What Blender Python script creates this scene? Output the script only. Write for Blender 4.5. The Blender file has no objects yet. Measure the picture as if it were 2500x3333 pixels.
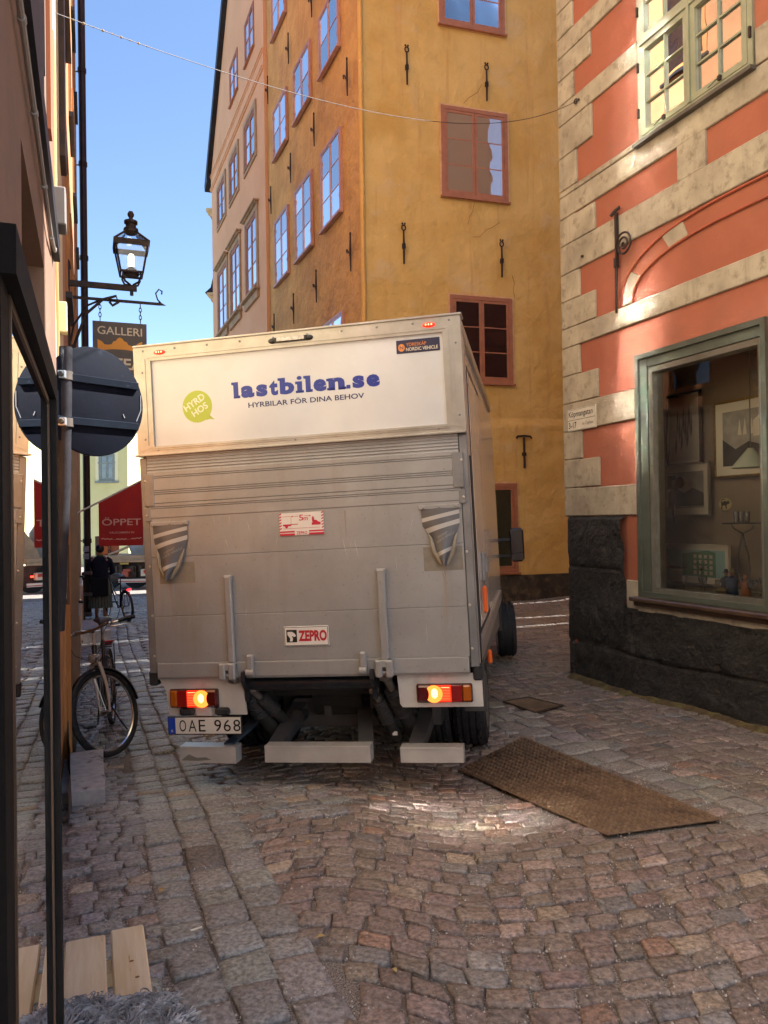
import bpy, bmesh, math, random
import numpy as np
from mathutils import Matrix, Vector, noise
R = math.radians
random.seed(7)
rng = np.random.default_rng(7)
scene = bpy.context.scene
COL = scene.collection

# ------------------------------------------------------------------ camera, sky, sun, exposure
PITCH, ROLL = R(.54), .015
cd = bpy.data.cameras.new("camera")
cam = bpy.data.objects.new("camera", cd)
COL.objects.link(cam)
Fv = Vector((0, math.cos(PITCH), math.sin(PITCH)))
U0 = Vector((0, -math.sin(PITCH), math.cos(PITCH)))
R0 = Vector((1, 0, 0))
Rv = R0 * math.cos(ROLL) - U0 * math.sin(ROLL)
Uv = U0 * math.cos(ROLL) + R0 * math.sin(ROLL)
m = Matrix((Rv, Uv, -Fv)).transposed().to_4x4()
m.translation = (0, 0, 1.6)
cam.matrix_world = m
cd.sensor_fit = 'VERTICAL'
cd.sensor_height = 34.61
cd.lens = 34.61 * 2504 / 3333
cd.clip_start = .01
cd.clip_end = 3000
scene.camera = cam

SUN_AZ, SUN_EL = R(73), R(50)      # azimuth to the sun, clockwise from +Y
w = bpy.data.worlds.new("World")
scene.world = w
w.use_nodes = True
nt = w.node_tree
nt.nodes.clear()
sky = nt.nodes.new('ShaderNodeTexSky')
sky.sky_type = 'NISHITA'
sky.sun_disc = False
sky.sun_elevation = SUN_EL
sky.sun_rotation = SUN_AZ
sky.air_density = 1.0
sky.altitude = 1800
sky.dust_density = .1
sky.ozone_density = 2.2
bg = nt.nodes.new('ShaderNodeBackground')
bg.inputs[1].default_value = .075
wo = nt.nodes.new('ShaderNodeOutputWorld')
nt.links.new(sky.outputs[0], bg.inputs[0])
nt.links.new(bg.outputs[0], wo.inputs[0])
sl = bpy.data.lights.new("sun", 'SUN')
sl.energy = 5.0
sl.angle = R(.5)
sl.color = (1, .975, .945)
so = bpy.data.objects.new("sun", sl)
COL.objects.link(so)
sd = Vector((math.sin(SUN_AZ) * math.cos(SUN_EL), math.cos(SUN_AZ) * math.cos(SUN_EL), math.sin(SUN_EL)))
so.rotation_euler = sd.to_track_quat('Z', 'Y').to_euler()
so.location = (20, 6, 40)
scene.view_settings.view_transform = 'Standard'
scene.view_settings.look = 'None'
scene.view_settings.gamma = 1
scene.view_settings.use_curve_mapping = False
scene.view_settings.exposure = 2.12
try:
    scene.cycles.max_bounces = 10
    scene.cycles.diffuse_bounces = 6
    scene.cycles.sample_clamp_indirect = 0
    scene.cycles.use_denoising = True
    scene.cycles.blur_glossy = 0.0              # lets sunlit panes throw their light across the lane
    scene.cycles.caustics_reflective = True
except Exception:
    pass

# ------------------------------------------------------------------ helpers
def H(h):
    h = h.lstrip('#')
    c = [int(h[i:i + 2], 16) / 255 for i in (0, 2, 4)]
    return tuple(x / 12.92 if x <= .04045 else ((x + .055) / 1.055) ** 2.4 for x in c)

def tag(o, label=None, cat=None, group=None, kind=None):
    if label: o['label'] = label
    if cat: o['category'] = cat
    if group: o['group'] = group
    if kind: o['kind'] = kind
    return o

def empty(name, loc, label=None, cat=None, group=None, rot=None):
    o = bpy.data.objects.new(name, None)
    COL.objects.link(o)
    o.location = loc
    o.empty_display_size = .1
    if rot is not None: o.rotation_euler = rot
    return tag(o, label, cat, group)

MATS = {}
def mat(name, c1, c2=None, streak=None, rough=.8, metal=0, nscale=4, nlo=.35, nhi=.65, bump=0, bscale=30, bdist=.01, spec=.5,
        c3=None, n3=.7, n3lo=.5, n3hi=.7, emit=None, estr=0, coat=0, stretch=None, detail=6, bump2=None, roughvar=0, attr=None, alpha=None):
    """procedural principled material: two or three tones mixed by noise, bump by noise"""
    if name in MATS: return MATS[name]
    mt = bpy.data.materials.new(name)
    mt.use_nodes = True
    t = mt.node_tree
    N, Lk = t.nodes, t.links
    b = N['Principled BSDF']
    b.inputs['Roughness'].default_value = rough
    b.inputs['Metallic'].default_value = metal
    b.inputs['Specular IOR Level'].default_value = spec
    if coat:
        b.inputs['Coat Weight'].default_value = coat
        b.inputs['Coat Roughness'].default_value = .08
    tc = N.new('ShaderNodeTexCoord')
    src = tc.outputs['Object']
    if stretch:
        mp = N.new('ShaderNodeMapping')
        mp.inputs['Scale'].default_value = stretch
        Lk.new(src, mp.inputs[0]); src = mp.outputs[0]
    def noi(sc, det=detail, rg=.6):
        n = N.new('ShaderNodeTexNoise')
        n.inputs['Scale'].default_value = sc
        n.inputs['Detail'].default_value = det
        n.inputs['Roughness'].default_value = rg
        Lk.new(src, n.inputs['Vector'])
        return n.outputs[0]
    def ramp(fac, lo, hi):
        r = N.new('ShaderNodeMapRange')
        r.inputs[1].default_value = lo; r.inputs[2].default_value = hi
        Lk.new(fac, r.inputs[0]); return r.outputs[0]
    def mix(fac, a, bb):
        x = N.new('ShaderNodeMix'); x.data_type = 'RGBA'
        Lk.new(fac, x.inputs[0])
        for i, v in ((6, a), (7, bb)):
            if isinstance(v, tuple): x.inputs[i].default_value = (*v, 1)
            else: Lk.new(v, x.inputs[i])
        return x.outputs[2]
    colr = c1
    if attr:
        at = N.new('ShaderNodeAttribute'); at.attribute_name = attr
        colr = at.outputs[0]
    if c2 is not None:
        f = ramp(noi(nscale), nlo, nhi)
        if attr:
            x = N.new('ShaderNodeMix'); x.data_type = 'RGBA'; x.blend_type = 'MULTIPLY'
            x.inputs[0].default_value = 1
            Lk.new(colr, x.inputs[6]); Lk.new(mix(f, c1, c2), x.inputs[7]); colr = x.outputs[2]
        else:
            colr = mix(f, c1, c2)
    if c3 is not None:
        colr = mix(ramp(noi(n3, 8, .65), n3lo, n3hi), colr, c3)
    if streak:       # (colour, (sx, sy, sz), lo, hi): stains drawn out along one axis
        mp2 = N.new('ShaderNodeMapping'); mp2.inputs['Scale'].default_value = streak[1]
        Lk.new(tc.outputs['Object'], mp2.inputs[0])
        n2 = N.new('ShaderNodeTexNoise'); n2.inputs['Scale'].default_value = 1; n2.inputs['Detail'].default_value = 7; n2.inputs['Roughness'].default_value = .62
        Lk.new(mp2.outputs[0], n2.inputs['Vector'])
        colr = mix(ramp(n2.outputs[0], streak[2], streak[3]), colr, streak[0])
    if isinstance(colr, tuple): b.inputs['Base Color'].default_value = (*colr, 1)
    else: Lk.new(colr, b.inputs['Base Color'])
    if roughvar:
        r = N.new('ShaderNodeMapRange')
        r.inputs[1].default_value = .3; r.inputs[2].default_value = .7
        r.inputs[3].default_value = rough - roughvar; r.inputs[4].default_value = rough + roughvar
        Lk.new(noi(nscale * 2.3), r.inputs[0]); Lk.new(r.outputs[0], b.inputs['Roughness'])
    if bump:
        bp = N.new('ShaderNodeBump')
        bp.inputs['Strength'].default_value = bump
        bp.inputs['Distance'].default_value = bdist
        Lk.new(noi(bscale, 5), bp.inputs['Height'])
        last = bp
        if bump2:
            b2 = N.new('ShaderNodeBump')
            b2.inputs['Strength'].default_value = bump2[0]
            b2.inputs['Distance'].default_value = bump2[2]
            Lk.new(noi(bump2[1], 3, .5), b2.inputs['Height'])
            Lk.new(bp.outputs[0], b2.inputs['Normal'])
            last = b2
        Lk.new(last.outputs[0], b.inputs['Normal'])
    if emit:
        b.inputs['Emission Color'].default_value = (*emit, 1)
        b.inputs['Emission Strength'].default_value = estr
    MATS[name] = mt
    return mt

def glass(name, base=(.01, .012, .014), refl=.35, rough=.01, through=False, wav=.0, wscale=3, tint=(1, 1, 1)):
    """window glass: fresnel plus a share of mirror; through=True lets one see behind it"""
    if name in MATS: return MATS[name]
    mt = bpy.data.materials.new(name)
    mt.use_nodes = True
    t = mt.node_tree; N, Lk = t.nodes, t.links
    N.clear()
    out = N.new('ShaderNodeOutputMaterial')
    g = N.new('ShaderNodeBsdfGlossy'); g.inputs['Roughness'].default_value = rough
    g.inputs['Color'].default_value = (*tint, 1)
    if through: d = N.new('ShaderNodeBsdfTransparent'); d.inputs[0].default_value = (*base, 1)
    else: d = N.new('ShaderNodeBsdfDiffuse'); d.inputs[0].default_value = (*base, 1)
    lw = N.new('ShaderNodeFresnel'); lw.inputs[0].default_value = 1.5
    ad = N.new('ShaderNodeMath'); ad.operation = 'ADD'; ad.use_clamp = True; ad.inputs[1].default_value = refl
    Lk.new(lw.outputs[0], ad.inputs[0])
    mx = N.new('ShaderNodeMixShader')
    Lk.new(ad.outputs[0], mx.inputs[0]); Lk.new(d.outputs[0], mx.inputs[1]); Lk.new(g.outputs[0], mx.inputs[2])
    Lk.new(mx.outputs[0], out.inputs[0])
    if wav:
        tc = N.new('ShaderNodeTexCoord'); n = N.new('ShaderNodeTexNoise'); n.inputs['Scale'].default_value = wscale
        n.inputs['Detail'].default_value = 1
        bp = N.new('ShaderNodeBump'); bp.inputs['Strength'].default_value = 1; bp.inputs['Distance'].default_value = wav
        Lk.new(tc.outputs['Object'], n.inputs['Vector']); Lk.new(n.outputs[0], bp.inputs['Height'])
        Lk.new(bp.outputs[0], g.inputs['Normal']); Lk.new(bp.outputs[0], lw.inputs['Normal'])
    MATS[name] = mt
    return mt

def wloc(o):
    v = Vector((0, 0, 0))
    while o is not None:
        v += Vector(o.location); o = o.parent
    return v

class Fr:
    """a wall frame: s along the wall, o out of it, z up"""
    def __init__(self, o, d, n=None, flip=False):
        self.o = Vector((o[0], o[1], 0)); self.d = Vector((d[0], d[1], 0)).normalized()
        self.n = Vector((-self.d.y, self.d.x, 0))
        if flip: self.n = -self.n
    def __call__(self, s, o, z):
        return self.o + self.d * s + self.n * o + Vector((0, 0, z))

WORLD = lambda x, y, z: Vector((x, y, z))

class MB:
    def __init__(self): self.v = []; self.f = []; self.mi = []; self.m = 0
    def add(self, vs, fs):
        b = len(self.v)
        self.v += [tuple(p) for p in vs]
        self.f += [tuple(b + i for i in f) for f in fs]
        self.mi += [self.m] * len(fs)
        return self
    def hexa(self, p):
        return self.add(p, [(0, 3, 2, 1), (4, 5, 6, 7), (0, 1, 5, 4), (1, 2, 6, 5), (2, 3, 7, 6), (3, 0, 4, 7)])
    def box(self, a, b, F=WORLD):
        x0, y0, z0 = a; x1, y1, z1 = b
        return self.hexa([F(x0, y0, z0), F(x1, y0, z0), F(x1, y1, z0), F(x0, y1, z0), F(x0, y0, z1), F(x1, y0, z1), F(x1, y1, z1), F(x0, y1, z1)])
    def bbox(self, a, b, F=WORLD, c=.006):
        """box with its edges chamfered by c"""
        x0, y0, z0 = [min(i, j) for i, j in zip(a, b)]; x1, y1, z1 = [max(i, j) for i, j in zip(a, b)]
        c = min(c, (x1 - x0) * .45, (y1 - y0) * .45, (z1 - z0) * .45)
        vs = []; idx = {}
        for i, X in enumerate((x0, x1)):
            for j, Y in enumerate((y0, y1)):
                for k, Z in enumerate((z0, z1)):
                    sx, sy, sz = (1, -1)[i], (1, -1)[j], (1, -1)[k]
                    for ax in range(3):
                        p = [X + sx * c, Y + sy * c, Z + sz * c]
                        p[ax] = (X, Y, Z)[ax]
                        idx[(i, j, k, ax)] = len(vs); vs.append(F(*p))
        fs = []
        for s in (0, 1):
            fs.append([idx[(s, j, k, 0)] for j, k in ((0, 0), (1, 0), (1, 1), (0, 1))])
            fs.append([idx[(j, s, k, 1)] for j, k in ((0, 0), (1, 0), (1, 1), (0, 1))])
            fs.append([idx[(j, k, s, 2)] for j, k in ((0, 0), (1, 0), (1, 1), (0, 1))])
        for i in (0, 1):
            for j in (0, 1):
                fs.append([idx[(i, j, 0, 0)], idx[(i, j, 1, 0)], idx[(i, j, 1, 1)], idx[(i, j, 0, 1)]])
                fs.append([idx[(i, 0, j, 0)], idx[(i, 1, j, 0)], idx[(i, 1, j, 2)], idx[(i, 0, j, 2)]])
                fs.append([idx[(0, i, j, 1)], idx[(1, i, j, 1)], idx[(1, i, j, 2)], idx[(0, i, j, 2)]])
                for k in (0, 1): fs.append([idx[(i, j, k, 0)], idx[(i, j, k, 1)], idx[(i, j, k, 2)]])
        return self.add(vs, fs)
    def quad(self, *p): return self.add(p, [tuple(range(len(p)))])
    def prism(self, poly, F, t0, t1, plane='xz'):
        """poly in two coordinates, thickness t0..t1 along the third"""
        g = (lambda a, b, t: F(a, t, b)) if plane == 'xz' else (lambda a, b, t: F(a, b, t)) if plane == 'xy' else (lambda a, b, t: F(t, a, b))
        n = len(poly)
        vs = [g(a, b, t0) for a, b in poly] + [g(a, b, t1) for a, b in poly]
        fs = [tuple(range(n)), tuple(range(2 * n - 1, n - 1, -1))] + [(i, (i + 1) % n, n + (i + 1) % n, n + i) for i in range(n)]
        return self.add(vs, fs)
    def ring(self, s0, s1, z0, z1, w, o0, o1, F, wb=None, wt=None):
        """rectangular frame in the s,z plane; rails butt between stiles"""
        wb = w if wb is None else wb; wt = w if wt is None else wt
        self.box((s0, o0, z0), (s0 + w, o1, z1), F); self.box((s1 - w, o0, z0), (s1, o1, z1), F)
        self.box((s0 + w, o0, z0), (s1 - w, o1, z0 + wb), F); self.box((s0 + w, o0, z1 - wt), (s1 - w, o1, z1), F)
        return self
    def tube(self, path, r, seg=8, F=None, caps=True, closed=False):
        P = [Vector(p) if F is None else F(*p) for p in path]
        n = len(P)
        rs = r if isinstance(r, (list, tuple)) else [r] * n
        vs = []; fs = []; prev = None
        for i, p in enumerate(P):
            if closed: t = P[(i + 1) % n] - P[i - 1]
            else: t = P[min(i + 1, n - 1)] - P[max(i - 1, 0)]
            t.normalize()
            if prev is None:
                a = t.orthogonal().normalized()
            else:
                a = prev - t * prev.dot(t)
                a = a.normalized() if a.length > 1e-6 else t.orthogonal().normalized()
            prev = a; b = t.cross(a)
            for k in range(seg):
                an = 2 * math.pi * k / seg
                vs.append(p + (a * math.cos(an) + b * math.sin(an)) * rs[i])
        for i in range(n if closed else n - 1):
            j = (i + 1) % n
            for k in range(seg):
                fs.append((i * seg + k, i * seg + (k + 1) % seg, j * seg + (k + 1) % seg, j * seg + k))
        if caps and not closed:
            fs.append(tuple(range(seg))); fs.append(tuple(range((n - 1) * seg, n * seg))[::-1])
        return self.add(vs, fs)
    def lathe(self, prof, F, seg=16, a0=0, a1=2 * math.pi, ax='z'):
        """prof list of (r, h)"""
        full = abs(a1 - a0 - 2 * math.pi) < 1e-6
        ns = seg if full else seg + 1
        vs = []
        for r, h in prof:
            for k in range(ns):
                a = a0 + (a1 - a0) * k / seg
                c, s = r * math.cos(a), r * math.sin(a)
                vs.append(F(c, s, h) if ax == 'z' else F(h, c, s) if ax == 'x' else F(c, h, s))
        fs = []
        for i in range(len(prof) - 1):
            for k in range(seg):
                k2 = (k + 1) % ns
                fs.append((i * ns + k, i * ns + k2, (i + 1) * ns + k2, (i + 1) * ns + k))
        if full:
            if prof[0][0] > 1e-5: fs.append(tuple(range(ns))[::-1])
            if prof[-1][0] > 1e-5: fs.append(tuple((len(prof) - 1) * ns + k for k in range(ns)))
        return self.add(vs, fs)
    def ball(self, c, r, F=WORLD, seg=12, rings=8):
        rx, ry, rz = r if isinstance(r, (tuple, list)) else (r, r, r)
        vs = []; fs = []
        for i in range(rings + 1):
            t = math.pi * i / rings
            for k in range(seg):
                a = 2 * math.pi * k / seg
                vs.append(F(c[0] + rx * math.sin(t) * math.cos(a), c[1] + ry * math.sin(t) * math.sin(a), c[2] + rz * math.cos(t)))
        for i in range(rings):
            for k in range(seg):
                fs.append((i * seg + k, i * seg + (k + 1) % seg, (i + 1) * seg + (k + 1) % seg, (i + 1) * seg + k))
        return self.add(vs, fs)
    def build(self, name, mats, parent=None, world=True, smooth=False, label=None, cat=None, kind=None, group=None, weld=False, each=False):
        if each:         # every loose piece becomes an object of its own
            par = list(range(len(self.v)))
            def find(a):
                while par[a] != a: par[a] = par[par[a]]; a = par[a]
                return a
            for f in self.f:
                for i in f[1:]: par[find(i)] = find(f[0])
            grp = {}
            for f in self.f: grp.setdefault(find(f[0]), []).append(f)
            out = None
            for fs in grp.values():
                ids = sorted({i for f in fs for i in f}); mp = {a: k for k, a in enumerate(ids)}
                q = MB(); q.add([self.v[i] for i in ids], [tuple(mp[i] for i in f) for f in fs])
                out = q.build(name, mats, parent, world, smooth, label, cat, kind, group, weld)
            return out
        if not isinstance(mats, (list, tuple)): mats = [mats]
        me = bpy.data.meshes.new(name)
        off = wloc(parent) if (parent is not None and world) else Vector((0, 0, 0))
        me.from_pydata([(p[0] - off.x, p[1] - off.y, p[2] - off.z) for p in self.v], [], self.f)
        for q in mats: me.materials.append(q)
        if len(mats) > 1: me.polygons.foreach_set('material_index', self.mi)
        bm = bmesh.new(); bm.from_mesh(me)
        bmesh.ops.remove_doubles(bm, verts=bm.verts, dist=1e-6) if weld else None
        bmesh.ops.recalc_face_normals(bm, faces=bm.faces)
        bm.to_mesh(me); bm.free()
        if smooth:
            for p in me.polygons: p.use_smooth = True
            try: me.set_sharp_from_angle(angle=R(40))
            except Exception: pass
        o = bpy.data.objects.new(name, me)
        COL.objects.link(o)
        if parent is not None: o.parent = parent
        return tag(o, label, cat, group, kind)

def solo(mb, name, mats, loc, label, cat, smooth=False, group=None, kind=None):
    """a thing that is one mesh, its origin at loc"""
    me_o = mb.build(name, mats, None, smooth=smooth)
    off = Vector(loc)
    me_o.data.transform(Matrix.Translation(-off))
    me_o.location = off
    return tag(me_o, label, cat, group, kind)

_fontcache = {}
def text_verts(s, bold=0.0, spacing=1.0, shear=0.0):
    k = (s, bold, spacing, shear)
    if k in _fontcache: return _fontcache[k]
    cu = bpy.data.curves.new('t', 'FONT')
    cu.body = s; cu.offset = bold; cu.space_character = spacing; cu.shear = shear; cu.resolution_u = 3
    ob = bpy.data.objects.new('t', cu); COL.objects.link(ob)
    dg = bpy.context.evaluated_depsgraph_get()
    dg.update()
    me = bpy.data.meshes.new_from_object(ob.evaluated_get(dg))
    vs = [tuple(v.co) for v in me.vertices]; fs = [tuple(p.vertices) for p in me.polygons]
    bpy.data.objects.remove(ob); bpy.data.curves.remove(cu); bpy.data.meshes.remove(me)
    if vs:
        x0 = min(v[0] for v in vs); x1 = max(v[0] for v in vs); y0 = min(v[1] for v in vs); y1 = max(v[1] for v in vs)
        vs = [((v[0] - x0) / (x1 - x0), (v[1] - y0) / (y1 - y0)) for v in vs]
        asp = (x1 - x0) / (y1 - y0)
    else: asp = 1
    _fontcache[k] = (vs, fs, asp)
    return _fontcache[k]

def put_text(mb, s, G, x0, x1, y0, y1, **kw):
    """letters filling the box x0..x1, y0..y1; G(x, y) gives the 3D point"""
    vs, fs, _ = text_verts(s, **kw)
    mb.add([G(x0 + (x1 - x0) * a, y0 + (y1 - y0) * b) for a, b in vs], fs)
    return mb

# ground height: the streets fall gently away from the camera and rise into the side street
CT = np.array([(0, -6, .05), (0, 0, 0), (-.5, 3, 0), (1.5, 3, 0), (-1.5, 3.2, -.02), (.7, 6, -.18), (-2.2, 6.2, -.27), (2.18, 8.6, -.21), (3.1, 6.2, -.16), (3.6, 3.5, -.03),
               (1.6, 9.7, -.19), (-1.2, 9, -.28), (2.6, 15.3, -.08), (4.2, 15.8, -.02), (2.7, 13.2, -.11), (-4, 11, -.42), (-6.7, 17.7, -.6), (-3, 14, -.35),
               (-8.4, 24, -.85), (-10, 29, -1.1), (-14, 40, -1.3), (-20, 70, -1.4), (-60, 140, -1.5), (60, 140, -1.5), (9, 17, .2), (14, 19, .4), (10, 0, 0), (-12, -5, 0), (-30, 20, -.8), (40, 20, .3), (0, -60, 0)])
def hz(x, y):
    x = np.asarray(x, float); y = np.asarray(y, float)
    d2 = (x[..., None] - CT[:, 0]) ** 2 + (y[..., None] - CT[:, 1]) ** 2 + .35
    ww = d2 ** -1.6
    return (ww * CT[:, 2]).sum(-1) / ww.sum(-1)
def gz(x, y): return float(hz(x, y))

# wall frames, measured once and used for every facade
LF = Fr((-.112, 0), (-.3826, 1), flip=True)      # left row of houses, o points into the street
RF = Fr((2.18, 8.6), (.365, -.931), flip=True)   # red corner house, street facade
YF = Fr((-.35, 14.63), (.956, .292), flip=True)  # ochre house, front towards us
YL = Fr((-.35, 14.63), (-.376, .927))            # ochre and peach houses, narrow street side
for fr, want in ((LF, (1, .3)), (RF, (-1, -.3)), (YF, (.3, -1)), (YL, (-1, -.3))):
    if fr.n.x * want[0] + fr.n.y * want[1] < 0: fr.n = -fr.n
# ------------------------------------------------------------------ ground and paving
M_grout = mat('joint_gravel', H('#48403a'), H('#9b928a'), nscale=160, nlo=.4, nhi=.62, rough=.95, bump=.8, bscale=150, bdist=.006, c3=H('#5d5348'), n3=3)
M_stone = mat('granite_sett', (.52, .51, .505), (1.42, 1.40, 1.37), nscale=55, nlo=.36, nhi=.64, rough=.5, bump=.8, bscale=75, bdist=.006, bump2=(.7, 22, .014), attr='tint', roughvar=.14, spec=.5)

xs = np.concatenate([np.linspace(-300, -22, 8), np.arange(-20, 18.1, .5), np.linspace(20, 300, 8)])
ys = np.concatenate([np.linspace(-120, -8, 6), np.arange(-6, 44.1, .5), np.linspace(47, 900, 16)])
XX, YY = np.meshgrid(xs, ys)
ZZ = hz(XX, YY) - .013
nx, ny = len(xs), len(ys)
g = MB()
g.add(list(zip(XX.ravel(), YY.ravel(), ZZ.ravel())), [(j * nx + i, j * nx + i + 1, (j + 1) * nx + i + 1, (j + 1) * nx + i) for j in range(ny - 1) for i in range(nx - 1)])
ground = g.build('ground', M_grout, smooth=True, kind='structure')

PLATE = [(.50, 5.40), (1.09, 6.20), (1.78, 4.14), (1.11, 3.93)]
DRAIN = [(1.13, 7.46), (1.40, 7.63), (1.65, 7.25), (1.34, 6.98)]
def inpoly(px, py, poly, grow=1.0):
    cx = sum(p[0] for p in poly) / len(poly); cy = sum(p[1] for p in poly) / len(poly)
    P = [(cx + (a - cx) * grow, cy + (b - cy) * grow) for a, b in poly]
    c = np.zeros(px.shape, bool)
    for i in range(len(P)):
        x0, y0 = P[i]; x1, y1 = P[i - 1]
        c ^= ((y0 > py) != (y1 > py)) & (px < (x1 - x0) * (py - y0) / (y1 - y0 + 1e-12) + x0)
    return c
dL = np.array([LF.d.x, LF.d.y]); nL = np.array([LF.n.x, LF.n.y]); oL = np.array([-.112, 0])
dR = np.array([RF.d.x, RF.d.y]); nR = np.array([RF.n.x, RF.n.y]); oR = np.array([2.18, 8.6])
dY = np.array([YF.d.x, YF.d.y]); nY = np.array([YF.n.x, YF.n.y]); oY = np.array([-.35, 14.63])
def region(x, y):
    P = np.stack([x, y], -1)
    u = (P - oL) @ nL; v = (P - oL) @ dL
    wv = (P - oR) @ nR; s = (P - oR) @ dR
    q = (P - oY) @ nY; qs = (P - oY) @ dY
    r = np.full(x.shape, 3)
    r[(y < 6.5 - .1 * x) & ~((u < 1.45 + .05 * (y - 4)) & (y > 4.3))] = 4                 # red fans
    r[(x > .2) & (y > 7.4)] = 7
    r[(wv < 1.85) & (s > -1.7)] = 5
    r[(wv < 1.42) & (s > -1.2)] = 6
    r[(x > 1.0) & (y > 8.75)] = 7
    r[u < .88] = 2
    r[u < .36] = 1
    r[(u < -.12) | ((u < 0) & (v < 4.7))] = 0
    r[(wv < .02) & (s > -.3)] = 0
    r[(q < 0) & (qs > 0)] = 0
    PL = (P - oY); ql = PL @ np.array([YL.n.x, YL.n.y]); r[(ql < 0) & (PL @ np.array([YL.d.x, YL.d.y]) > 0) & (y > 14)] = 0
    r[inpoly(x, y, PLATE, 1.04) | inpoly(x, y, DRAIN, 1.05)] = 0
    return r
def hfan(x):
    x = np.asarray(x)
    return np.where(x < .35, .09 * np.cos(np.pi * (x + .25) / .62), -.09 + .2 * np.clip(x - .35, 0, None) ** 1.6)
cells = []      # (4 corners xy, tint, height)
def emit(corners, tint, gap, rid, dome=.007):
    """corners N,4,2"""
    c = corners.mean(1)
    keep = region(c[:, 0], c[:, 1]) == rid
    cells.append((corners[keep], tint[keep], np.full(keep.sum(), gap), np.full(keep.sum(), dome)))
def lay(rid, F, a0, a1, b0, b1, pa, pb, tintf, gap, jit=.12, dome=.007):
    """rows along a; stones pa wide, pb deep; every joint wanders"""
    nb = int((b1 - b0) / pb)
    bl = b0 + np.arange(nb + 1) * pb + rng.normal(0, pb * .03, nb + 1)
    CC = []
    for j in range(nb):
        na = int((a1 - a0) / pa) + 2
        w_ = rng.uniform(.78, 1.25, na) * pa
        al = a0 - pa * (j % 2) * .5 + np.concatenate([[0], np.cumsum(w_)]) - rng.uniform(0, pa * .3)
        c = np.empty((na, 4, 2))
        c[:, 0] = np.stack([al[:-1], np.full(na, bl[j])], -1); c[:, 1] = np.stack([al[1:], np.full(na, bl[j])], -1)
        c[:, 2] = np.stack([al[1:], np.full(na, bl[j + 1])], -1); c[:, 3] = np.stack([al[:-1], np.full(na, bl[j + 1])], -1)
        CC.append(c)
    c = np.concatenate(CC)
    c += rng.normal(0, jit * min(pa, pb) * .5, c.shape)
    wx = .35 * pb * np.sin(c[..., 0] * 2.1 + c[..., 1] * .7) * .6
    c[..., 1] += wx
    P = F(c[..., 0], c[..., 1])
    t = tintf(P.mean(1))
    emit(P, t, gap, rid, dome)
def FL(a, b): return oL + a[..., None] * nL + b[..., None] * dL
def FRr(a, b): return oR + a[..., None] * nR + b[..., None] * dR
def FYf(a, b): return oY + a[..., None] * dY + b[..., None] * nY
def FX(a, b): return np.stack([a, b + hfan(a)], -1)
def tones(base, var, n, odd=None, podd=.07):
    t = np.array(base)[None] * rng.uniform(1 - var, 1 + var, (n, 1)) * rng.uniform(.96, 1.04, (n, 3))
    if odd is not None:
        k = rng.random(n); 
        for i, o in enumerate(odd):
            sel = (k > i * podd) & (k < (i + 1) * podd)
            t[sel] = np.array(o) * rng.uniform(.85, 1.15, (sel.sum(), 1))
    return t
RED = (.212, .170, .148); GRY = (.205, .195, .188); DRK = (.15, .138, .132); TAN = (.30, .245, .19); ORG = (.28, .185, .14); PNK = (.31, .24, .205)
def t_red(P):
    t = tones(RED, .17, len(P), [GRY, TAN, DRK, ORG, (.24, .225, .21), PNK], .024)
    return t
def t_gray(P): return tones((.235, .228, .222), .16, len(P), [TAN, DRK, RED], .04)
def t_big(P): return tones((.235, .232, .222), .12, len(P), [(.26, .20, .13), DRK], .03)
def t_small(P): return tones((.21, .2, .192), .16, len(P), [DRK, TAN, RED], .04)
def t_side(P): return tones((.225, .195, .17), .17, len(P), [GRY, RED, TAN], .07)
lay(1, FL, -.14, .42, -.6, 26, .125, .1, t_small, .009, .13)
# three long strings of large setts, each string its own column
for k in range(3):
    a0 = .36 + .175 * k
    b = -.8; C = []
    while b < 27:
        hgt = random.uniform(.13, .26)
        C.append([[a0, b], [a0 + .175, b], [a0 + .175, b + hgt], [a0, b + hgt]]); b += hgt
    c = np.array(C)
    sh = .02 * np.sin(c[..., 1] * 1.3)
    c[..., 0] += sh
    c += rng.normal(0, .006, c.shape)
    P = FL(c[..., 0], c[..., 1])
    emit(P, t_big(P.mean(1)), .008, 2, .008)
lay(3, FL, .86, 5.4, 2.5, 27, .165, .118, t_gray, .009, .12)
lay(4, FX, -2.2, 4.2, 1.6, 7.6, .134, .112, t_red, .014, .15)
lay(5, FRr, 1.39, 2.05, -2.0, 6.2, .225, .26, lambda P: tones((.25, .235, .215), .1, len(P)), .006, .05, .004)
lay(6, FRr, -.1, 1.5, -1.6, 6.4, .13, .15, t_red, .009, .14)
lay(7, FYf, -3, 9, -.2, 9, .17, .12, t_side, .008, .13)
C = np.concatenate([c[0] for c in cells]); T = np.concatenate([c[1] for c in cells]); G = np.concatenate([c[2] for c in cells]); D = np.concatenate([c[3] for c in cells])
n = len(C)
cen = C.mean(1, keepdims=True)
e1 = np.roll(C, -1, 1) - C
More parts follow.
